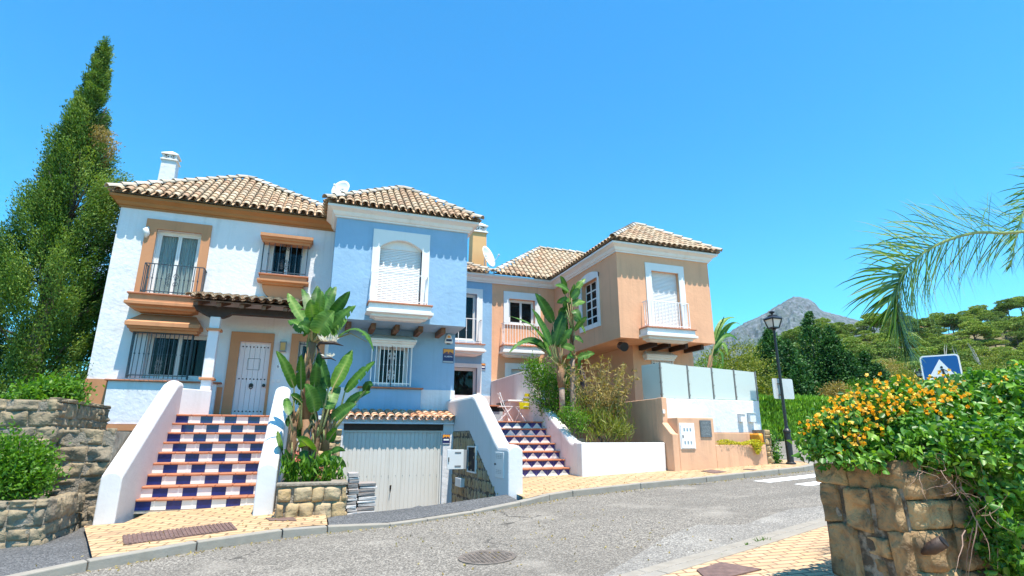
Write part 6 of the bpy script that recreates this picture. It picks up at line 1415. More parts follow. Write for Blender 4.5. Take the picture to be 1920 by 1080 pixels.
LV3 = [((15, 160), (140, 18), 48, (-40, 400), dict(mid=(60, 45), rnd=.9, roll=Vector((0, -.6, 1)))), ((20, 190), (185, 88), 46, (-40, 400), dict(mid=(110, 55), rnd=.75, torn=.2, roll=Vector((0, -.6, 1)))), ((10, 200), (150, 150), 40, (-40, 400), dict(mid=(80, 120), rnd=.6, torn=.2)), ((20, 150), (70, 10), 44, (-40, 400), dict(rnd=.5)), ((0, 220), (90, 240), 40, (-40, 400), dict(mid=(60, 170), rnd=.95, torn=.3)), ((0, 240), (60, 300), 40, (-40, 400), dict(mid=(50, 220), rnd=.5))]
strelitzia('pale paddle-leaved banana plant behind the right corner of the orange house', 1335, 590, 3.1, LV3, [([(-40, 560), (-30, 400), (-5, 240)], [.12, .1, .08])], 18.5, None, (15.4, 18.5, 1.5))
# ---------------------------------------------------------------- bed in front of the orange house
random.seed(12)
bush('shrub', [E(1030, 735, 15.0, .46, .4, .66), E(1048, 772, 14.8, .42, .36, .5), E(1012, 705, 15.2, .35, .35, .5), E(1062, 720, 15.0, .4, .4, .6), E(1000, 690, 15.2, .22, .2, .25)], 250, 28, .26, .085, .032, 'shrub_leaf', 'dense green shrub behind the side wall of the triangle tile stairs', z0=1.4)
bush('shrub', [E(1065, 775, 13.6, .22, .2, .25), E(1085, 790, 13.4, .25, .2, .28)], 60, 24, .18, .06, .03, 'shrub_leaf', 'small light green climber over the cream stair wall beside the ringed trunk', z0=1.4)
bush('shrub', [E(1115, 790, 13.5, .42, .3, .30), E(1150, 800, 13.3, .40, .3, .26), E(1092, 772, 13.9, .22, .25, .40), E(1165, 775, 13.8, .2, .25, .36), E(1130, 815, 13.1, .6, .2, .14)], 75, 16, .24, .24, .020, 'olive_leaf', 'tangle of olive green leaves filling the white planter bed', z0=1.4, up=1.6)
t = thing('dry_plant', tuple(P(1140, 815, 13.9)), 'tall dry yellow brown plant with withered twisted stalks in the white planter bed', 'plant'); mb = MB(); pts_ = []
for k in range(64):
    b = P(random.uniform(1105, 1165), 812, 13.9 + random.uniform(-.2, .2)); h = random.uniform(.9, 2.25); p = b.copy(); path = [p.copy()]; d = Vector((random.uniform(-.25, .25), random.uniform(-.15, .15), 1))
    for i in range(7): d += Vector((random.uniform(-.22, .22), random.uniform(-.15, .15), random.uniform(-.12, .05))); p = p + d.normalized() * h / 7; path.append(p.copy()); pts_ += [p + Vector(RNG.normal(size=3)) * .05 for _ in range(6 if i > 1 else 2)]
    mb.tube(path, [.014, .012, .011, .010, .009, .008, .006, .003], 5)
mb.build('stalks', 'dry_stalk', t) if 'dry_stalk' in M else None
V, Q, r = leaf_quads(np.array([tuple(p) for p in pts_]), .16, .03, np.array([[0, 0, .3]]), .8, .3); build_np('foliage', V, Q, 'dry_leaf', r, t)
# yellow trailing succulent
c0, c1 = P(1345, 830, 12.38), P(1424, 832, 12.38); C = []
for _ in range(1500): f = random.random(); q = Vector(c0).lerp(c1, f); C.append((q.x, 12.36 + random.gauss(0, .05), fzt + .0 + random.random() * .10 * (1 + sin(f * 9) * .4)))
for _ in range(1100): f = random.gauss(.80, .085); q = Vector(c0).lerp(c1, f); dd = random.random(); C.append((q.x + random.gauss(0, .02), 12.27 - random.random() * .08, fzt + .05 - dd * .30 * math.exp(-((f - .84) / .09) ** 2)))
t = thing('trailing_succulent', (11, 12.36, fzt), 'yellow green trailing plant hanging over the salmon planter trough', 'plant'); V, Q, r = leaf_quads(np.array(C), .05, .018, np.array([[0, -.3, .2]]), .9); build_np('foliage', V, Q, 'succulent', r, t)
# ivy on the end pillar
bush('ivy', [((12.06, 12.42, 1.25), (.10, .18, .40)), ((11.98, 12.5, 1.66), (.22, .25, .10))], 90, 16, .12, .06, .045, 'vine_leaf', 'green ivy covering the rubble pillar beside the street corner', 'ivy', z0=1.0, stems=False)
# hedge
def hedge(x0, x1, y0, y1, z0, z1, n, label):
    C = np.stack([RNG.uniform(x0, x1, n), RNG.uniform(y0, y1, n), z0 + (z1 - z0) * RNG.random(n) ** .8], 1); f = RNG.random(n); C[f < .55, 1] = y0 + np.abs(RNG.normal(size=(f < .55).sum())) * .12; k = (f > .8); C[k, 2] = z1 + RNG.normal(size=k.sum()) * .07
    nz_ = np.array([noise.noise(Vector((c[0] * 1.3, c[2] * .5, c[1]))) for c in C]); C[:, 1] += nz_ * .25; C[:, 2] += nz_ * .12
    t = thing('hedge', ((x0 + x1) / 2, y0, z0), label, 'hedge'); V, Q, r = leaf_quads(C, .34, .07, np.array([[0, -.35, 1.]]), .3, .2, np.array([[0, -1., .9]]), .6, False, np.clip(.45 + nz_ * .6 + RNG.normal(size=n) * .2, 0, 1)); build_np('foliage', V, Q, 'hedge_leaf', r, t)
    mb = MB(); mb.box(x0 + .1, x1 - .1, y0 + .25, y1 - .1, z0, z1 - .2); mb.build('twigs', 'twig', t)
hedge(18, 34, 22.3, 23.4, 1.55, 1.6 + .088 * 22.3, 26000, 'clipped bright green hedge across the side street behind the street lamp')
# ---------------------------------------------------------------- flowering vine on the near wall
random.seed(31)
VB = [E(1545, 830, 3.85, .20, .22, .16), E(1580, 818, 3.75, .26, .3, .20), E(1640, 792, 3.7, .36, .38, .26), E(1700, 778, 3.75, .42, .42, .29), E(1770, 780, 3.75, .5, .45, .31), E(1850, 765, 3.75, .55, .5, .36), E(1950, 755, 3.75, .7, .5, .40), E(2080, 745, 3.8, .8, .5, .45), E(1705, 835, 3.35, .30, .26, .16), E(1770, 845, 3.25, .36, .3, .22) + (.06,), E(1850, 860, 3.15, .42, .32, .32) + (.10,), E(1930, 880, 3.1, .5, .35, .45) + (.09,), E(1790, 905, 3.12, .20, .14, .14) + (.02,), E(1855, 1010, 3.02, .20, .14, .24) + (.035,), E(1930, 1010, 2.95, .40, .22, .36) + (.055,), E(1600, 858, 3.6, .30, .3, .08), E(1890, 1060, 3.0, .22, .16, .16) + (.02,)]
nc = 3000; c, u = blob_clumps(VB, nc, .6); per = 10; C = np.repeat(c, per, 0) + RNG.normal(size=(nc * per, 3)) * .04
D = np.repeat(u, per, 0) * .5 + np.array([0, -.25, -.25]); tone = np.repeat(RNG.random(nc), per)
keep = ~((C[:, 2] < 1.37) & (C[:, 1] > 3.22) & (C[:, 0] > 4.36)) & ~((C[:, 0] < 4.9) & (C[:, 2] < 1.33)); C, D, tone = C[keep], D[keep], tone[keep]
sz = np.repeat(RNG.uniform(.6, 1.5, nc), per)[keep]; V, Q, r = leaf_quads(C, .056 * sz, .036 * sz, D, .75, .22, D * .2 + np.array([.05, -.3, .8]), .85, True, np.clip(tone * .6 + RNG.random(len(C)) * .4, 0, 1) ** 1.35)
vb = thing('flowering_vine', (6, 4.2, 1.35), 'thick green vine with clusters of orange flowers spilling over the near stone wall', 'shrub')
build_np('foliage', V, Q, 'vine_leaf', r, vb)
parts = []
def bloom(c, s=1.0):
    for k in range(int(5.5 * s) + 2):
        o = np.array(c) + RNG.normal(size=3) * .046 * s; d = unit((RNG.normal(size=(1, 3)) + np.array([[0, -.5, .7]])))[0]; rr = RNG.random(); a = unit(np.cross(d, RNG.normal(size=3))[None])[0]; b = np.cross(d, a)
        for q in range(5):
            an = 2 * pi * q / 5; e = a * cos(an) + b * sin(an); f = np.cross(d, e); L = .0175; parts.append((np.array([o, o + d * .022 + e * L * .6 + f * .010, o + d * .026 + e * L * 1.1, o + d * .022 + e * L * .6 - f * .010]), np.array([[0, 1, 2, 3]]), np.full(4, min(1, rr * .8 + .1))))
tops_px = [(1600, 758, 1), (1625, 752, 1.3), (1650, 745, 1.4), (1668, 752, 1.6), (1690, 735, 1), (1715, 735, 1), (1735, 745, 1.5), (1755, 748, 1.2), (1570, 770, 1.2), (1590, 790, 1), (1545, 795, 1), (1560, 765, 1), (1520, 800, 1.2), (1512, 808, 1), (1536, 790, .8), (1640, 720, .8), (1610, 735, .7), (1755, 720, .9), (1785, 728, .9), (1792, 735, .8), (1825, 768, .6), (1865, 752, .6), (1908, 687, .5), (1620, 790, .8), (1628, 805, .9), (1592, 832, .8), (1575, 838, .7), (1602, 822, .9), (1640, 808, .8), (1658, 770, .9), (1680, 765, .9), (1700, 752, 1), (1778, 785, .5), (1665, 785, .6), (1770, 700, .5), (1645, 760, 1), (1610, 770, 1), (1585, 760, .8), (1720, 760, 1), (1568, 778, 1.3), (1578, 772, 1.3), (1600, 770, 1.2), (1622, 762, 1.2), (1633, 772, 1.2), (1672, 742, 1.2), (1685, 750, 1.2), (1705, 745, 1.2), (1742, 752, 1.2), (1552, 782, 1), (1650, 730, 1), (1662, 722, .8), (1600, 748, .8), (1730, 725, .8), (1770, 745, .9), (1695, 722, .7), (1530, 796, 1), (1612, 828, .8), (1640, 790, .7), (1750, 765, .8), (1690, 715, .7), (1712, 716, .8), (1740, 716, .7), (1775, 712, .7), (1800, 722, .6), (1745, 735, .9), (1765, 730, .8), (1848, 722, .5), (1880, 710, .5), (1815, 745, .6)]
for px, py, s in tops_px:
    d = ray(px, py).normalized(); best = None
    for e in VB:                                   # where the line of sight meets the foliage hull
        o = Vector(e[0]) - CAM; rx = Vector((e[1][0] * .98, e[1][1] * .98, e[1][2] * .98)); dd = Vector((d.x / rx.x, d.y / rx.y, d.z / rx.z)); oo = Vector((o.x / rx.x, o.y / rx.y, o.z / rx.z)); A = dd.dot(dd); B = dd.dot(oo); Cc = oo.dot(oo) - 1; disc = B * B - A * Cc
        if disc > 0: tt = (B - sqrt(disc)) / A; best = tt if best is None else min(best, tt)
    if best is None:
        if not VB: continue
        best = 3.8 / d.y
    bloom(CAM + d * (best - .03), s)
v, q, r = cat_mesh(parts); build_np('blossom', v, q, 'orange_petal', r, vb)
mb = MB()
def twigs(n, px0, px1, py0, py1, Y0_, Y1_, st, r0, dwn=0.0):
    for k in range(n):
        p = P(random.uniform(px0, px1), random.uniform(py0, py1), random.uniform(Y0_, Y1_)); d = Vector((random.uniform(-1, 1), random.uniform(-.4, .2), random.uniform(-.7, .4) - dwn)); pts = [p]
        for i in range(6): d += Vector((random.uniform(-.45, .45), random.uniform(-.25, .25), random.uniform(-.4, .35) - dwn * .3)); pts.append(pts[-1] + d.normalized() * st * random.uniform(.7, 1.3))
        mb.tube(pts, [r0 * q for q in (1, .9, .8, .65, .5, .35, .15)], 5, 0, random.random())
twigs(34, 1610, 1720, 800, 850, 3.45, 3.65, .040, .0026); twigs(46, 1720, 1860, 850, 930, 3.05, 3.3, .045, .003); twigs(12, 1790, 1890, 900, 1000, 3.0, 3.12, .07, .005, .5); twigs(30, 1780, 1930, 860, 990, 2.95, 3.1, .05, .003)
mb.build('branch', 'twig', vb)
C = np.array(LIT); V, Q, r = leaf_quads(C, .045, .02, None, 1, .3, np.array([[0, 0, 3.]]), .4); tag(build_np('leaf_litter', V, Q, 'dry_leaf', r), kind='stuff')
# weeds in the gutter
wp = []; 
for px, py, s in ((1432, 1017, 1.2), (1402, 1025, .8), (1368, 1037, .7), (1355, 1045, .7), (1316, 1057, .6), (1378, 1034, .4)):
    q = np.array(GP(px, py, -.08)); n = int(26 * s); D = RNG.normal(size=(n, 3)) * .6 + np.array([0, 0, 1]); V, Q, r = leaf_quads(q + RNG.normal(size=(n, 3)) * np.array([.035, .02, .0]) * s + unit(D) * .025 * s, .07 * s, .010, D, .2); wp.append((V, Q, r))
V, Q, r = cat_mesh(wp); tag(build_np('weeds', V, Q, 'shrub_leaf', r), kind='stuff')
# ---------------------------------------------------------------- palm at the right edge
pY = 4.0; crown = P(2330, 330, pY + .6); pt_ = thing('palm_tree', (crown.x, crown.y, .4), 'feathery palm frond arching down into the sky at the right edge', 'palm tree')
mb = MB(); mb.tube([(crown.x + .1, crown.y, .2), (crown.x + .05, crown.y, 2), (crown.x, crown.y, crown.z)], [.2, .16, .14], 12); mb.build('trunk', 'ring_trunk', pt_, smooth=True)
def frond(path, n, L0, name='frond'):
    pts = [Vector(p) for p in path]
    def bez(t):
        f = t * (len(pts) - 1); i = min(int(f), len(pts) - 2); u_ = f - i; p0 = pts[max(i - 1, 0)]; p1 = pts[i]; p2 = pts[i + 1]; p3 = pts[min(i + 2, len(pts) - 1)]
        return .5 * ((2 * p1) + (p2 - p0) * u_ + (2 * p0 - 5 * p1 + 4 * p2 - p3) * u_ * u_ + (3 * p1 - p0 - 3 * p2 + p3) * u_ ** 3)
    V = []; Q = []; Rr = []
    for k in range(n):
        t = .12 + .88 * k / n; p = bez(t); d = (bez(min(1, t + .02)) - bez(max(0, t - .02))).normalized(); side0 = d.cross(Vector((0, 0, 1))); side0 = side0.normalized() if side0.length > .05 else Vector((0, 1, 0)); upn = side0.cross(d)
        for s in (-1, 1):
            L = L0 * (.55 + .45 * sin(pi * min(1, t * .9 + .1))) * (1 - .42 * sm(.62, .95, t)) * random.uniform(.8, 1.15); vdir = ((d * random.uniform(.6, .95) + upn * random.uniform(.35, 1.15) * (1 - .55 * sm(.6, .9, t)) + side0 * random.uniform(-.5, .5)) if s > 0 else (d * random.uniform(.1, .5) + Vector((0, 0, -random.uniform(.55, 1.0))) * min(1, t * 2) + side0 * random.uniform(-.45, .45))).normalized(); w = .012; rr = random.random() ** 1.5; o = len(V); m = 6; q = p + Vector((0, 0, 0)); vv = vdir.copy(); drp = random.uniform(.05, .30) if s > 0 else random.uniform(.1, .35)
            for i in range(m + 1):
                ww = w * (1 - (i / m) ** 2.2) * (.6 + .4 * min(1, i * 1.5 / m)) + .0006; wd = vv.cross(Vector((.3, -1, .2))); wd = wd.normalized() if wd.length > .01 else side0
                V += [tuple(q - wd * ww), tuple(q + wd * ww)]; Rr += [rr, rr]
                if i < m: Q.append((o + 2 * i, o + 2 * i + 1, o + 2 * i + 3, o + 2 * i + 2))
                q = q + vv * (L / m); vv = (vv + Vector((0, 0, -drp * (i + 1) / m))).normalized()
    f = build_np(name, V, Q, 'palm_leaf', Rr, pt_)
    mb = MB(); mb.tube([bez(i / 24) for i in range(25)], [.026 - .022 * i / 24 for i in range(25)], 6, 0, .9); mb.build('rachis', 'frond_rib', f, smooth=True)
mat('frond_rib', (.22, .27, .07), .5, var=.15)
random.seed(9)
fp = lambda x, y, dy: P(x, y, pY + dy)
frond([crown, fp(2100, 395, .35), fp(1920, 434, .1), fp(1830, 436, 0), fp(1755, 460, -.05), fp(1702, 500, -.1), fp(1682, 545, -.1), fp(1684, 595, -.1), fp(1700, 655, -.1)], 230, .80)
frond([crown, fp(2100, 300, .7), fp(1970, 320, .9), fp(1918, 400, 1.0), fp(1895, 500, 1.1)], 130, .62)
for a in (-.5, .3, 1.0, 1.8):
    d = Vector((cos(a), sin(a), 0)); frond([crown, crown + d * .7 + Vector((0, 0, .5)), crown + d * 1.5 + Vector((0, 0, .45)), crown + d * 2.2 - Vector((0, 0, .2))], 50, .5)
# ================================================================== TREES, HILL, MOUNTAIN
random.seed(17)
def crown_tree(name, label, cat, x, y, z0, h, ells, ncl, per, cr, L, W, m, trunk_r, group=None, lean=0, trunk_m='bark', up=.5):
    """ells given relative to the base as fractions of h"""
    t = thing(name, (x, y, z0), label, cat, group); E_ = [((x + e[0] * h, y + e[1] * h, z0 + e[2] * h), (e[3] * h, e[4] * h, e[5] * h)) for e in ells]
    c, u = blob_clumps(E_, ncl, .45); tone = RNG.random(ncl)
    C = np.repeat(c, per, 0) + RNG.normal(size=(ncl * per, 3)) * cr * .5; D = np.repeat(u, per, 0) + np.array([0, 0, up]); rr = np.clip(np.repeat(tone, per) * .6 + RNG.random(ncl * per) * .4, 0, 1)
    V, Q, r = leaf_quads(C, L, W, D, .8, .2, D + np.array([0, 0, .4]), .8, False, rr); build_np('crown', V, Q, m, r, t)
    mb = MB(); top = Vector(E_[0][0]); b = Vector((x, y, z0 - .3)); mb.tube([b, b.lerp(top, .5) + Vector((lean * h, 0, 0)), top], [trunk_r, trunk_r * .7, trunk_r * .25], 8)
    for e in E_[1:]:
        q = b.lerp(top, random.uniform(.35, .7)) + Vector((lean * h * .7, 0, 0)); mb.tube([q, q.lerp(Vector(e[0]), .6) + Vector((0, 0, -.02 * h)), Vector(e[0])], [trunk_r * .45, trunk_r * .3, trunk_r * .1], 6)
    mb.build('trunk', trunk_m, t); return t
# dark dense trees behind the hedge
def cone_tree(label, px, py, Y, wd, base_py=748, m='dark_leaf', group='dark trees behind the hedge'):
    top = P(px, py, Y); z0 = 1.8; x0 = top.x; h = top.z - z0; t = thing('dark_tree', (x0, Y, z0), label, 'tree', group); n = int(175 * wd); f_ = RNG.random(n) ** .8; th = RNG.uniform(0, 2 * pi, n); r = wd * (f_ ** .8 + .05) * (.45 + .55 * RNG.random(n) ** .4) * np.where(f_ > .8, 1 - (f_ - .8) * 1.6, 1)
    lump = np.array([noise.noise(Vector((cos(a) * 1.3 + px, sin(a) * 1.3, k * h * .5))) for a, k in zip(th, f_)]); r = r * (1 + .6 * lump)
    c = np.stack([x0 + r * np.cos(th), Y + r * np.sin(th), top.z - f_ * h * .97], 1); out = np.stack([np.cos(th), np.sin(th), np.ones(n) * .9], 1); per = 44
    loc = RNG.normal(size=(n * per, 3)) * np.array([.24, .24, .28]) * np.repeat(np.clip(f_ * 2.5 + .25, .3, 1), per)[:, None]
    V, Q, rr = leaf_quads(np.repeat(c, per, 0) + loc, .19, .10, np.repeat(out, per, 0), .7, .2, np.repeat(out, per, 0) + unit(loc) * .8 + np.array([0, 0, .4]), .5, False, np.clip(.40 + np.repeat(lump, per) * .35 + np.repeat(RNG.normal(size=n) * .13, per) + RNG.normal(size=n * per) * .13, 0, 1))
    build_np('crown', V, Q, m, rr, t); mb = MB(); mb.tube([(x0, Y, z0 - .5), (x0, Y, z0 + h * .5), (x0, Y, top.z - .3)], [.16, .10, .02], 7); mb.build('trunk', 'bark', t)
for a_ in (('tallest dark green conical tree rising above the dark trees behind the street lamp', 1515, 586, 30, 1.7), ('broad dark green tree directly left of the street lamp post', 1440, 618, 29, 2.0), ('wide dark green tree right of the tallest dark tree', 1552, 615, 29, 1.8), ('dark glossy tree behind the plain grey sign back', 1474, 640, 27, 1.7), ('short dark tree between the wide dark tree and the hillside', 1590, 662, 28, 1.3), ('small dark tree second from the right end of the dark row', 1618, 660, 28.5, 1.2), ('smallest dark tree at the right end of the dark row', 1643, 680, 28, 1.1)): cone_tree(*a_)
crown_tree('yellow_green_tree', 'yellow green tree beyond the corner of the orange house', 'tree', P(1385, 700, 25).x, 25, 2, 5.0, [(0, 0, .78, .30, .3, .18), (-.25, 0, .65, .28, .3, .2), (.2, 0, .55, .3, .3, .25), (-.1, 0, .38, .4, .3, .25), (.1, -.1, .2, .4, .3, .2)], 420, 30, .4, .15, .06, 'olive_leaf', .12)
crown_tree('feathery_tree', 'pale feathery green tree just right of the orange house wall', 'tree', P(1330, 690, 21).x, 21, 1.5, 4.0, [(0, 0, .72, .2, .2, .2), (-.1, 0, .5, .2, .2, .25), (.12, 0, .45, .16, .2, .25)], 160, 26, .35, .2, .03, 'shrub_leaf', .08)
for px, py, Y, w, h, m_, lab in ((1575, 738, 26, 1.5, .55, 'dry_leaf', 'pale cream flowering shrub above the right end of the hedge'), (1672, 700, 34, 1.8, 1.3, 'dry_leaf', 'sandy yellow dry shrub at the foot of the hillside left of the crossing sign'), (1700, 715, 30, 1.2, .9, 'olive_leaf', 'yellow green shrub directly left of the crossing sign'), (1610, 735, 27, 1.2, .8, 'shrub_leaf', 'fresh green shrub behind the orange flowers'), (1395, 725, 24, .9, 1.0, 'olive_leaf', 'light olive shrub beside the end of the frosted glass screen'), (1870, 690, 30, 2.6, 1.8, 'olive_leaf', 'rounded pale green shrub above the vine right of the crossing sign'), (1650, 740, 30, 1.2, .8, 'grey_leaf', 'grey green low shrub in front of the sandy yellow shrub')):
    q = P(px, py, Y); bush('shrub', [((q.x, Y, q.z), (w, w * .7, h)), ((q.x + w * .5, Y + .3, q.z - h * .4), (w * .7, w * .5, h * .7)), ((q.x - w * .5, Y, q.z - h * .5), (w * .7, w * .5, h * .7))], 170, 26, .35, .15, .06, m_, lab, z0=q.z - h * 1.4)
# hillside
RS = [(.55, .03), (.9, .12), (1.05, .19), (1.15, .225), (1.22, .235), (1.35, .25), (1.55, .272), (1.75, .30), (1.95, .345), (2.3, .40), (3.2, .46)]
def lerp_tab(tab, x):
    if x <= tab[0][0]: return tab[0][1]
    for a, b in zip(tab, tab[1:]):
        if x <= b[0]: return a[1] + (b[1] - a[1]) * (x - a[0]) / (b[0] - a[0])
    return tab[-1][1]
def hill(r, Y):
    f = sm(32, 118, Y); back = 1 - .5 * sm(125, 240, Y); s = lerp_tab(RS, r)
    return 1.2 + (f * s * min(Y, 118)) * back + noise.noise(Vector((r * 9, Y * .05, 0))) * 1.2 * f
mb = MB(); nr, nY = 46, 40; vs = []
for i in range(nr + 1):
    r = .5 + 2.9 * i / nr
    for j in range(nY + 1): Y = 30 + 210 * (j / nY) ** 1.3; vs.append((r * Y, Y, hill(r, Y)))
mb.add(vs, [(i * (nY + 1) + j, (i + 1) * (nY + 1) + j, (i + 1) * (nY + 1) + j + 1, i * (nY + 1) + j + 1) for i in range(nr) for j in range(nY)])
mat('hillside', (.17, .14, .075), .95, col2=(.07, .09, .03), vscale=.25, bump=.6, bscale=2, dist=.2)
tag(mb.build('hillside', 'hillside', None, smooth=True), kind='structure')
# pines: a few individual shapes, repeated
protos = []
def pine(v):
    h = 7.5; t = thing('pine_tree', (60, 200 + v * 5, 0), 'spreading green umbrella pine among many alike on the wooded hillside', 'tree', 'pines on the wooded hillside'); b = Vector((60, 200 + v * 5, -.3)); parts = []; mb = MB()
    lean = Vector((random.uniform(-.8, .8), 0, 0)); top = b + Vector((0, 0, h * .8)) + lean; mb.tube([b, b.lerp(top, .5) + lean * .2, top], [.17, .13, .06], 7); base = (.12, .72, .38, .55, .22, .62)[v % 6]
    pads = [(Vector((0, 0, h * .86)) + lean, 1.9, .75)]
    for k in range(9 + v % 4): a = random.uniform(0, 2 * pi); rr = random.uniform(.9, 2.7); pads.append((Vector((rr * cos(a), rr * sin(a), h * random.uniform(.80, .86) - rr * .55 - random.uniform(0, .9))) + lean, random.uniform(.95, 1.6), random.uniform(.6, .95)))
    for c_, r_, rz in pads:
        ctr = b + c_; n = int(420 * r_ * r_); u = unit(RNG.normal(size=(n, 3))); u[:, 2] = np.abs(u[:, 2]) * np.where(RNG.random(n) < .85, 1, -.35); lump = np.array([noise.noise(Vector(q) * 2.6 + ctr) for q in u]); rad = (.72 + .28 * RNG.random(n) ** .5)[:, None] * (1 + .45 * lump)[:, None]
        C = np.array(ctr) + u * rad * np.array([r_, r_, rz]); tone = np.clip(base + .25 * lump + random.uniform(-.1, .14) + RNG.normal(size=n) * .12, 0, 1); parts.append(leaf_quads(C, .32, .13, u + np.array([0, 0, .3]), .7, .25, u * .8 + np.array([0, -.25, .45]), .8, False, tone))
        q = b.lerp(top, random.uniform(.55, .85)); mb.tube([q, q.lerp(ctr, .6) - Vector((0, 0, .15)), ctr], [.07, .05, .02], 5)
    V, Q, r = cat_mesh(parts); build_np('crown', V, Q, 'pine_leaf', r, t); mb.build('trunk', 'bark', t); return t
for v in range(6): protos.append(pine(v))
spots = []; random.seed(23)
Y = 39.0
while Y < 124:
    st_ = (3.4 + Y * .028); r = .86
    while r < 2.45:
        rj = r + random.uniform(-.3, .3) * st_ / Y; yj = Y + random.uniform(-.35, .35) * st_
        pxl = rj
        if not (Y < 60 and rj < 1.12) and not (Y < 52 and random.random() < .55) and random.random() < .93: spots.append((rj, yj))
        r += st_ / Y * 1.05
    Y += st_ * 1.2
print('pines', len(spots))
for i, (r, Y) in enumerate(spots):
    v = (i * 7 + i // 6) % 6; v = i if i < 6 else random.randrange(6); o = protos[v] if i < 6 else copy_tree(protos[v]); s = random.uniform(.7, 1.25) * (1.0 if Y > 60 else .8); o.location = (r * Y, Y, hill(r, Y) - .3); o.rotation_euler = (0, 0, random.uniform(0, 6.28)); o.scale = (s * random.uniform(.95, 1.2), s * random.uniform(.95, 1.2), s)
# undergrowth on the slope: cannot be counted
n = 1100; r = RNG.uniform(.85, 2.45, n); Yv = RNG.uniform(33, 112, n); cen = np.array([(a * b, b, hill(a, b) + .35) for a, b in zip(r, Yv)]); per = 22
C = np.repeat(cen, per, 0) + RNG.normal(size=(n * per, 3)) * np.array([.7, .7, .35]); V, Q, rr = leaf_quads(C, .34, .13, np.array([[0, 0, .6]]), .9, rnd=np.clip(np.repeat(RNG.random(n), per) * .7 + RNG.random(n * per) * .3, 0, 1)); tag(build_np('undergrowth', V, Q, 'grey_leaf', rr), kind='stuff')
# bare pale trunks
for px, py, Y, a in ((1765, 655, 62, .9), (1795, 660, 55, 1.9), (1830, 650, 60, 2.2), (1690, 695, 40, .5)):
    q = P(px, py, Y); t = thing('dead_tree', (q.x, Y, q.z - 3), {1765: 'bare pale dead tree with upright forked branches above the crossing sign', 1795: 'pale leaning dead trunk right above the crossing sign', 1830: 'thin bleached fallen branch on the slope right of the crossing sign', 1690: 'curved bleached dead branch left of the crossing sign'}[px], 'dead tree'); mb = MB()
    b = Vector((q.x, Y, q.z - 3))
    for k in range(5): d = Vector((cos(a) * random.uniform(.2, 1.0), 0, random.uniform(.6, 1.1))).normalized(); L = random.uniform(2.2, 4.2); mb.tube([b, b + d * L * .5 + Vector((random.uniform(-.3, .3), 0, 0)), b + d * L], [.12, .08, .02], 5)
    mb.build('branch', 'pale_bark', t)
# house among the pines
q = P(1738, 615, 108); hh = thing('hillside_house', (q.x, 108, q.z - 3), 'small cream house with salmon tiled roof among the pines on the hill', 'house'); mb = MB(); mb.box(q.x - 4, q.x + 2.5, 108, 114, q.z - 4, q.z - .1); mb.build('wall', 'trim_white', hh)
mb = MB(); mb.add([(q.x - 4.5, 107.5, q.z - .1), (q.x + 3, 107.5, q.z - .1), (q.x + 3, 114.5, q.z - .1), (q.x - 4.5, 114.5, q.z - .1), (q.x - 2.5, 111, q.z + 1.6), (q.x + 1, 111, q.z + 1.6)], [(0, 1, 5, 4), (1, 2, 5), (2, 3, 4, 5), (3, 0, 4)]); mb.build('roof', 'far_roof', hh)
mb = MB()
for k in range(3): mb.box(q.x - 3.2 + k * 2, q.x - 2.2 + k * 2, 107.93, 107.99, q.z - 2.4, q.z - .9)
mb.build('window', 'void', hh)
# mountain
RP = [(1200, 690), (1300, 655), (1340, 640), (1375, 618), (1395, 606), (1430, 590), (1455, 574), (1478, 561), (1488, 556), (1500, 557), (1515, 560), (1528, 568), (1536, 578), (1545, 584), (1570, 590), (1600, 598), (1650, 612), (1720, 630), (1850, 655), (1990, 690)]
Ym = 2600.0; tabm = [(P(x, y, Ym).x / Ym, (P(x, y, Ym).z) / Ym) for x, y in RP]
mb = MB(); na, nd = 260, 70; vs = []
for i in range(na + 1):
    r = tabm[0][0] + (tabm[-1][0] - tabm[0][0]) * i / na; top = lerp_tab(tabm, r)
    for j in range(nd + 1):
        t = j / nd; Y = Ym * (1 - .62 * t) + 0; p = Vector((r * 14, t * 5, 0)); rid = 0; amp = 1; fq = 1
        for o_ in range(6): rid += amp * (.5 - abs(noise.noise(p * fq + Vector((o_ * 7.1, 3.3, 0))))); amp *= .55; fq *= 2.05
        z = top * Ym * (1 - t) ** 1.15 + (rid - .42) * 95 * min(1, t * 7) * (1 - t * .6) + noise.noise(Vector((r * 160, t * 30, 5))) * 5 + noise.noise(Vector((r * 420, t * 80, 9))) * 4
        vs.append((r * Y * (1 + .0 * t), Y, z))
mb.add(vs, [(i * (nd + 1) + j, (i + 1) * (nd + 1) + j, (i + 1) * (nd + 1) + j + 1, i * (nd + 1) + j + 1) for i in range(na) for j in range(nd)])
m = mat('mountain_rock', (.30, .31, .33), .95); nt = m.node_tree; N = nt.nodes; Lk = nt.links
g = N.new('ShaderNodeNewGeometry')
def nzz(s, d=8):
    n_ = N.new('ShaderNodeTexNoise'); n_.inputs['Scale'].default_value = s; n_.inputs['Detail'].default_value = d; n_.inputs['Roughness'].default_value = .65; Lk.new(g.outputs['Position'], n_.inputs['Vector']); return n_.outputs[0]
cr = N.new('ShaderNodeValToRGB'); Lk.new(nzz(.03, 10), cr.inputs[0]); e = cr.color_ramp.elements; e[0].position = .42; e[0].color = (.04, .06, .05, 1); e[1].position = .62; e[1].color = (.15, .165, .185, 1); x = e.new(.5); x.color = (.075, .09, .10, 1)
sx = N.new('ShaderNodeSeparateXYZ'); Lk.new(g.outputs['Position'], sx.inputs[0]); mr_ = N.new('ShaderNodeMapRange'); Lk.new(sx.outputs[2], mr_.inputs[0]); mr_.inputs[1].default_value = 780; mr_.inputs[2].default_value = 430; mr_.inputs[3].default_value = .05; mr_.inputs[4].default_value = .62
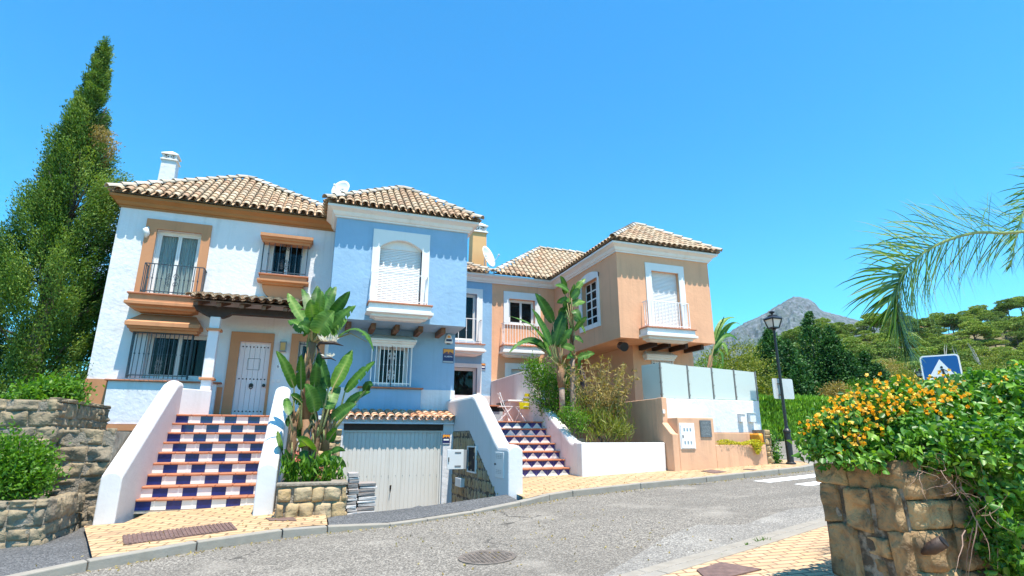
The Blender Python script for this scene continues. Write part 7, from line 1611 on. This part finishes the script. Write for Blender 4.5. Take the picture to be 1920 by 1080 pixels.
ng = N.new('ShaderNodeMapRange'); Lk.new(nzz(.011, 6), ng.inputs[0]); ng.inputs[1].default_value = .38; ng.inputs[2].default_value = .58; mm = N.new('ShaderNodeMath'); mm.operation = 'MULTIPLY'; Lk.new(mr_.outputs[0], mm.inputs[0]); Lk.new(ng.outputs[0], mm.inputs[1])
mxg = N.new('ShaderNodeMix'); mxg.data_type = 'RGBA'; Lk.new(mm.outputs[0], mxg.inputs[0]); Lk.new(cr.outputs[0], mxg.inputs[6]); mxg.inputs[7].default_value = (.045, .075, .045, 1); Lk.new(mxg.outputs[2], N['Principled BSDF'].inputs['Base Color'])
tag(mb.build('mountain', 'mountain_rock', None, smooth=False), kind='structure')
# ================================================================== LIGHT, SKY, CAMERA
AZ, EL_ = RD_AZ, RD_EL
w = bpy.data.worlds.new('World'); SC.world = w; w.use_nodes = True; nt = w.node_tree; bg = nt.nodes['Background']
sky = nt.nodes.new('ShaderNodeTexSky'); sky.sky_type = 'NISHITA'; sky.sun_disc = False; sky.sun_elevation = EL_; sky.sun_rotation = pi - AZ; sky.altitude = 0; sky.air_density = SKY_AIR; sky.dust_density = SKY_DUST; sky.ozone_density = SKY_OZ
hs_ = nt.nodes.new('ShaderNodeHueSaturation'); hs_.inputs['Saturation'].default_value = SKY_SAT; hs_.inputs['Hue'].default_value = SKY_HUE; nt.links.new(sky.outputs[0], hs_.inputs['Color']); tm = nt.nodes.new('ShaderNodeMix'); tm.data_type = 'RGBA'; tm.blend_type = 'MULTIPLY'; tm.inputs[0].default_value = 1; tm.inputs[7].default_value = (*SKY_TINT, 1); nt.links.new(hs_.outputs[0], tm.inputs[6]); 
tcw = nt.nodes.new('ShaderNodeTexCoord'); dot = nt.nodes.new('ShaderNodeVectorMath'); dot.operation = 'DOT_PRODUCT'; nt.links.new(tcw.outputs['Generated'], dot.inputs[0]); dot.inputs[1].default_value = ray(186, 510).normalized()
mr1 = nt.nodes.new('ShaderNodeMapRange'); nt.links.new(dot.outputs['Value'], mr1.inputs[0]); mr1.inputs[1].default_value = .9935; mr1.inputs[2].default_value = .9995
mpw = nt.nodes.new('ShaderNodeMapping'); mpw.inputs['Scale'].default_value = (9, 9, 34); nt.links.new(tcw.outputs['Generated'], mpw.inputs['Vector']); nzw = nt.nodes.new('ShaderNodeTexNoise'); nzw.inputs['Scale'].default_value = 1.6; nzw.inputs['Detail'].default_value = 6; nt.links.new(mpw.outputs[0], nzw.inputs['Vector'])
mr2 = nt.nodes.new('ShaderNodeMapRange'); nt.links.new(nzw.outputs[0], mr2.inputs[0]); mr2.inputs[1].default_value = .46; mr2.inputs[2].default_value = .66
mlw = nt.nodes.new('ShaderNodeMath'); mlw.operation = 'MULTIPLY'; nt.links.new(mr1.outputs[0], mlw.inputs[0]); nt.links.new(mr2.outputs[0], mlw.inputs[1])
cl = nt.nodes.new('ShaderNodeMix'); cl.data_type = 'RGBA'; nt.links.new(mlw.outputs[0], cl.inputs[0]); nt.links.new(tm.outputs[2], cl.inputs[6]); cl.inputs[7].default_value = (3.6, 4.1, 4.6, 1); nt.links.new(cl.outputs[2], bg.inputs[0]); bg.inputs[1].default_value = SKY_STR
sd = bpy.data.lights.new('sun', 'SUN'); sd.energy = SUN_STR; sd.angle = RAD(.53); sd.color = (1.0, .915, .80); so_ = bpy.data.objects.new('sun', sd); COL.objects.link(so_)
dv = Vector((sin(AZ) * cos(EL_), -cos(AZ) * cos(EL_), sin(EL_))); so_.rotation_euler = (-dv).to_track_quat('-Z', 'Y').to_euler(); so_.location = (0, 0, 40)
cam = bpy.data.cameras.new('camera'); cam.sensor_width = 36; cam.lens = 36 * FOC / 1920; cam.clip_start = .05; cam.clip_end = 30000
co_ = bpy.data.objects.new('camera', cam); COL.objects.link(co_); co_.location = CAM; co_.rotation_euler = (pi / 2 + PIT, 0, -YAW); SC.camera = co_
SC.render.resolution_x, SC.render.resolution_y = 1024, 576
SC.view_settings.view_transform = 'Standard'; SC.view_settings.look = 'None'; SC.view_settings.exposure = EXPO; SC.view_settings.gamma = 1
SC.cycles.max_bounces = 8; SC.cycles.transparent_max_bounces = 12; SC.cycles.use_denoising = True

# ================================================================== AIR
if HAZE > 0:
    mb = MB(); mb.box(-1200, 6200, -60, 2750, -60, 1100)
    hz_ = mb.build('haze', mat('haze_air', (1, 1, 1)), None); tag(hz_, kind='stuff'); nt = M['haze_air'].node_tree
    for n_ in list(nt.nodes):
        if n_.type != 'OUTPUT_MATERIAL': nt.nodes.remove(n_)
    pv = nt.nodes.new('ShaderNodeVolumePrincipled'); pv.inputs['Color'].default_value = (.80, .90, 1, 1); pv.inputs['Density'].default_value = HAZE; pv.inputs['Anisotropy'].default_value = .2
    nt.links.new(pv.outputs[0], nt.nodes['Material Output'].inputs['Volume']); SC.cycles.volume_bounces = 0
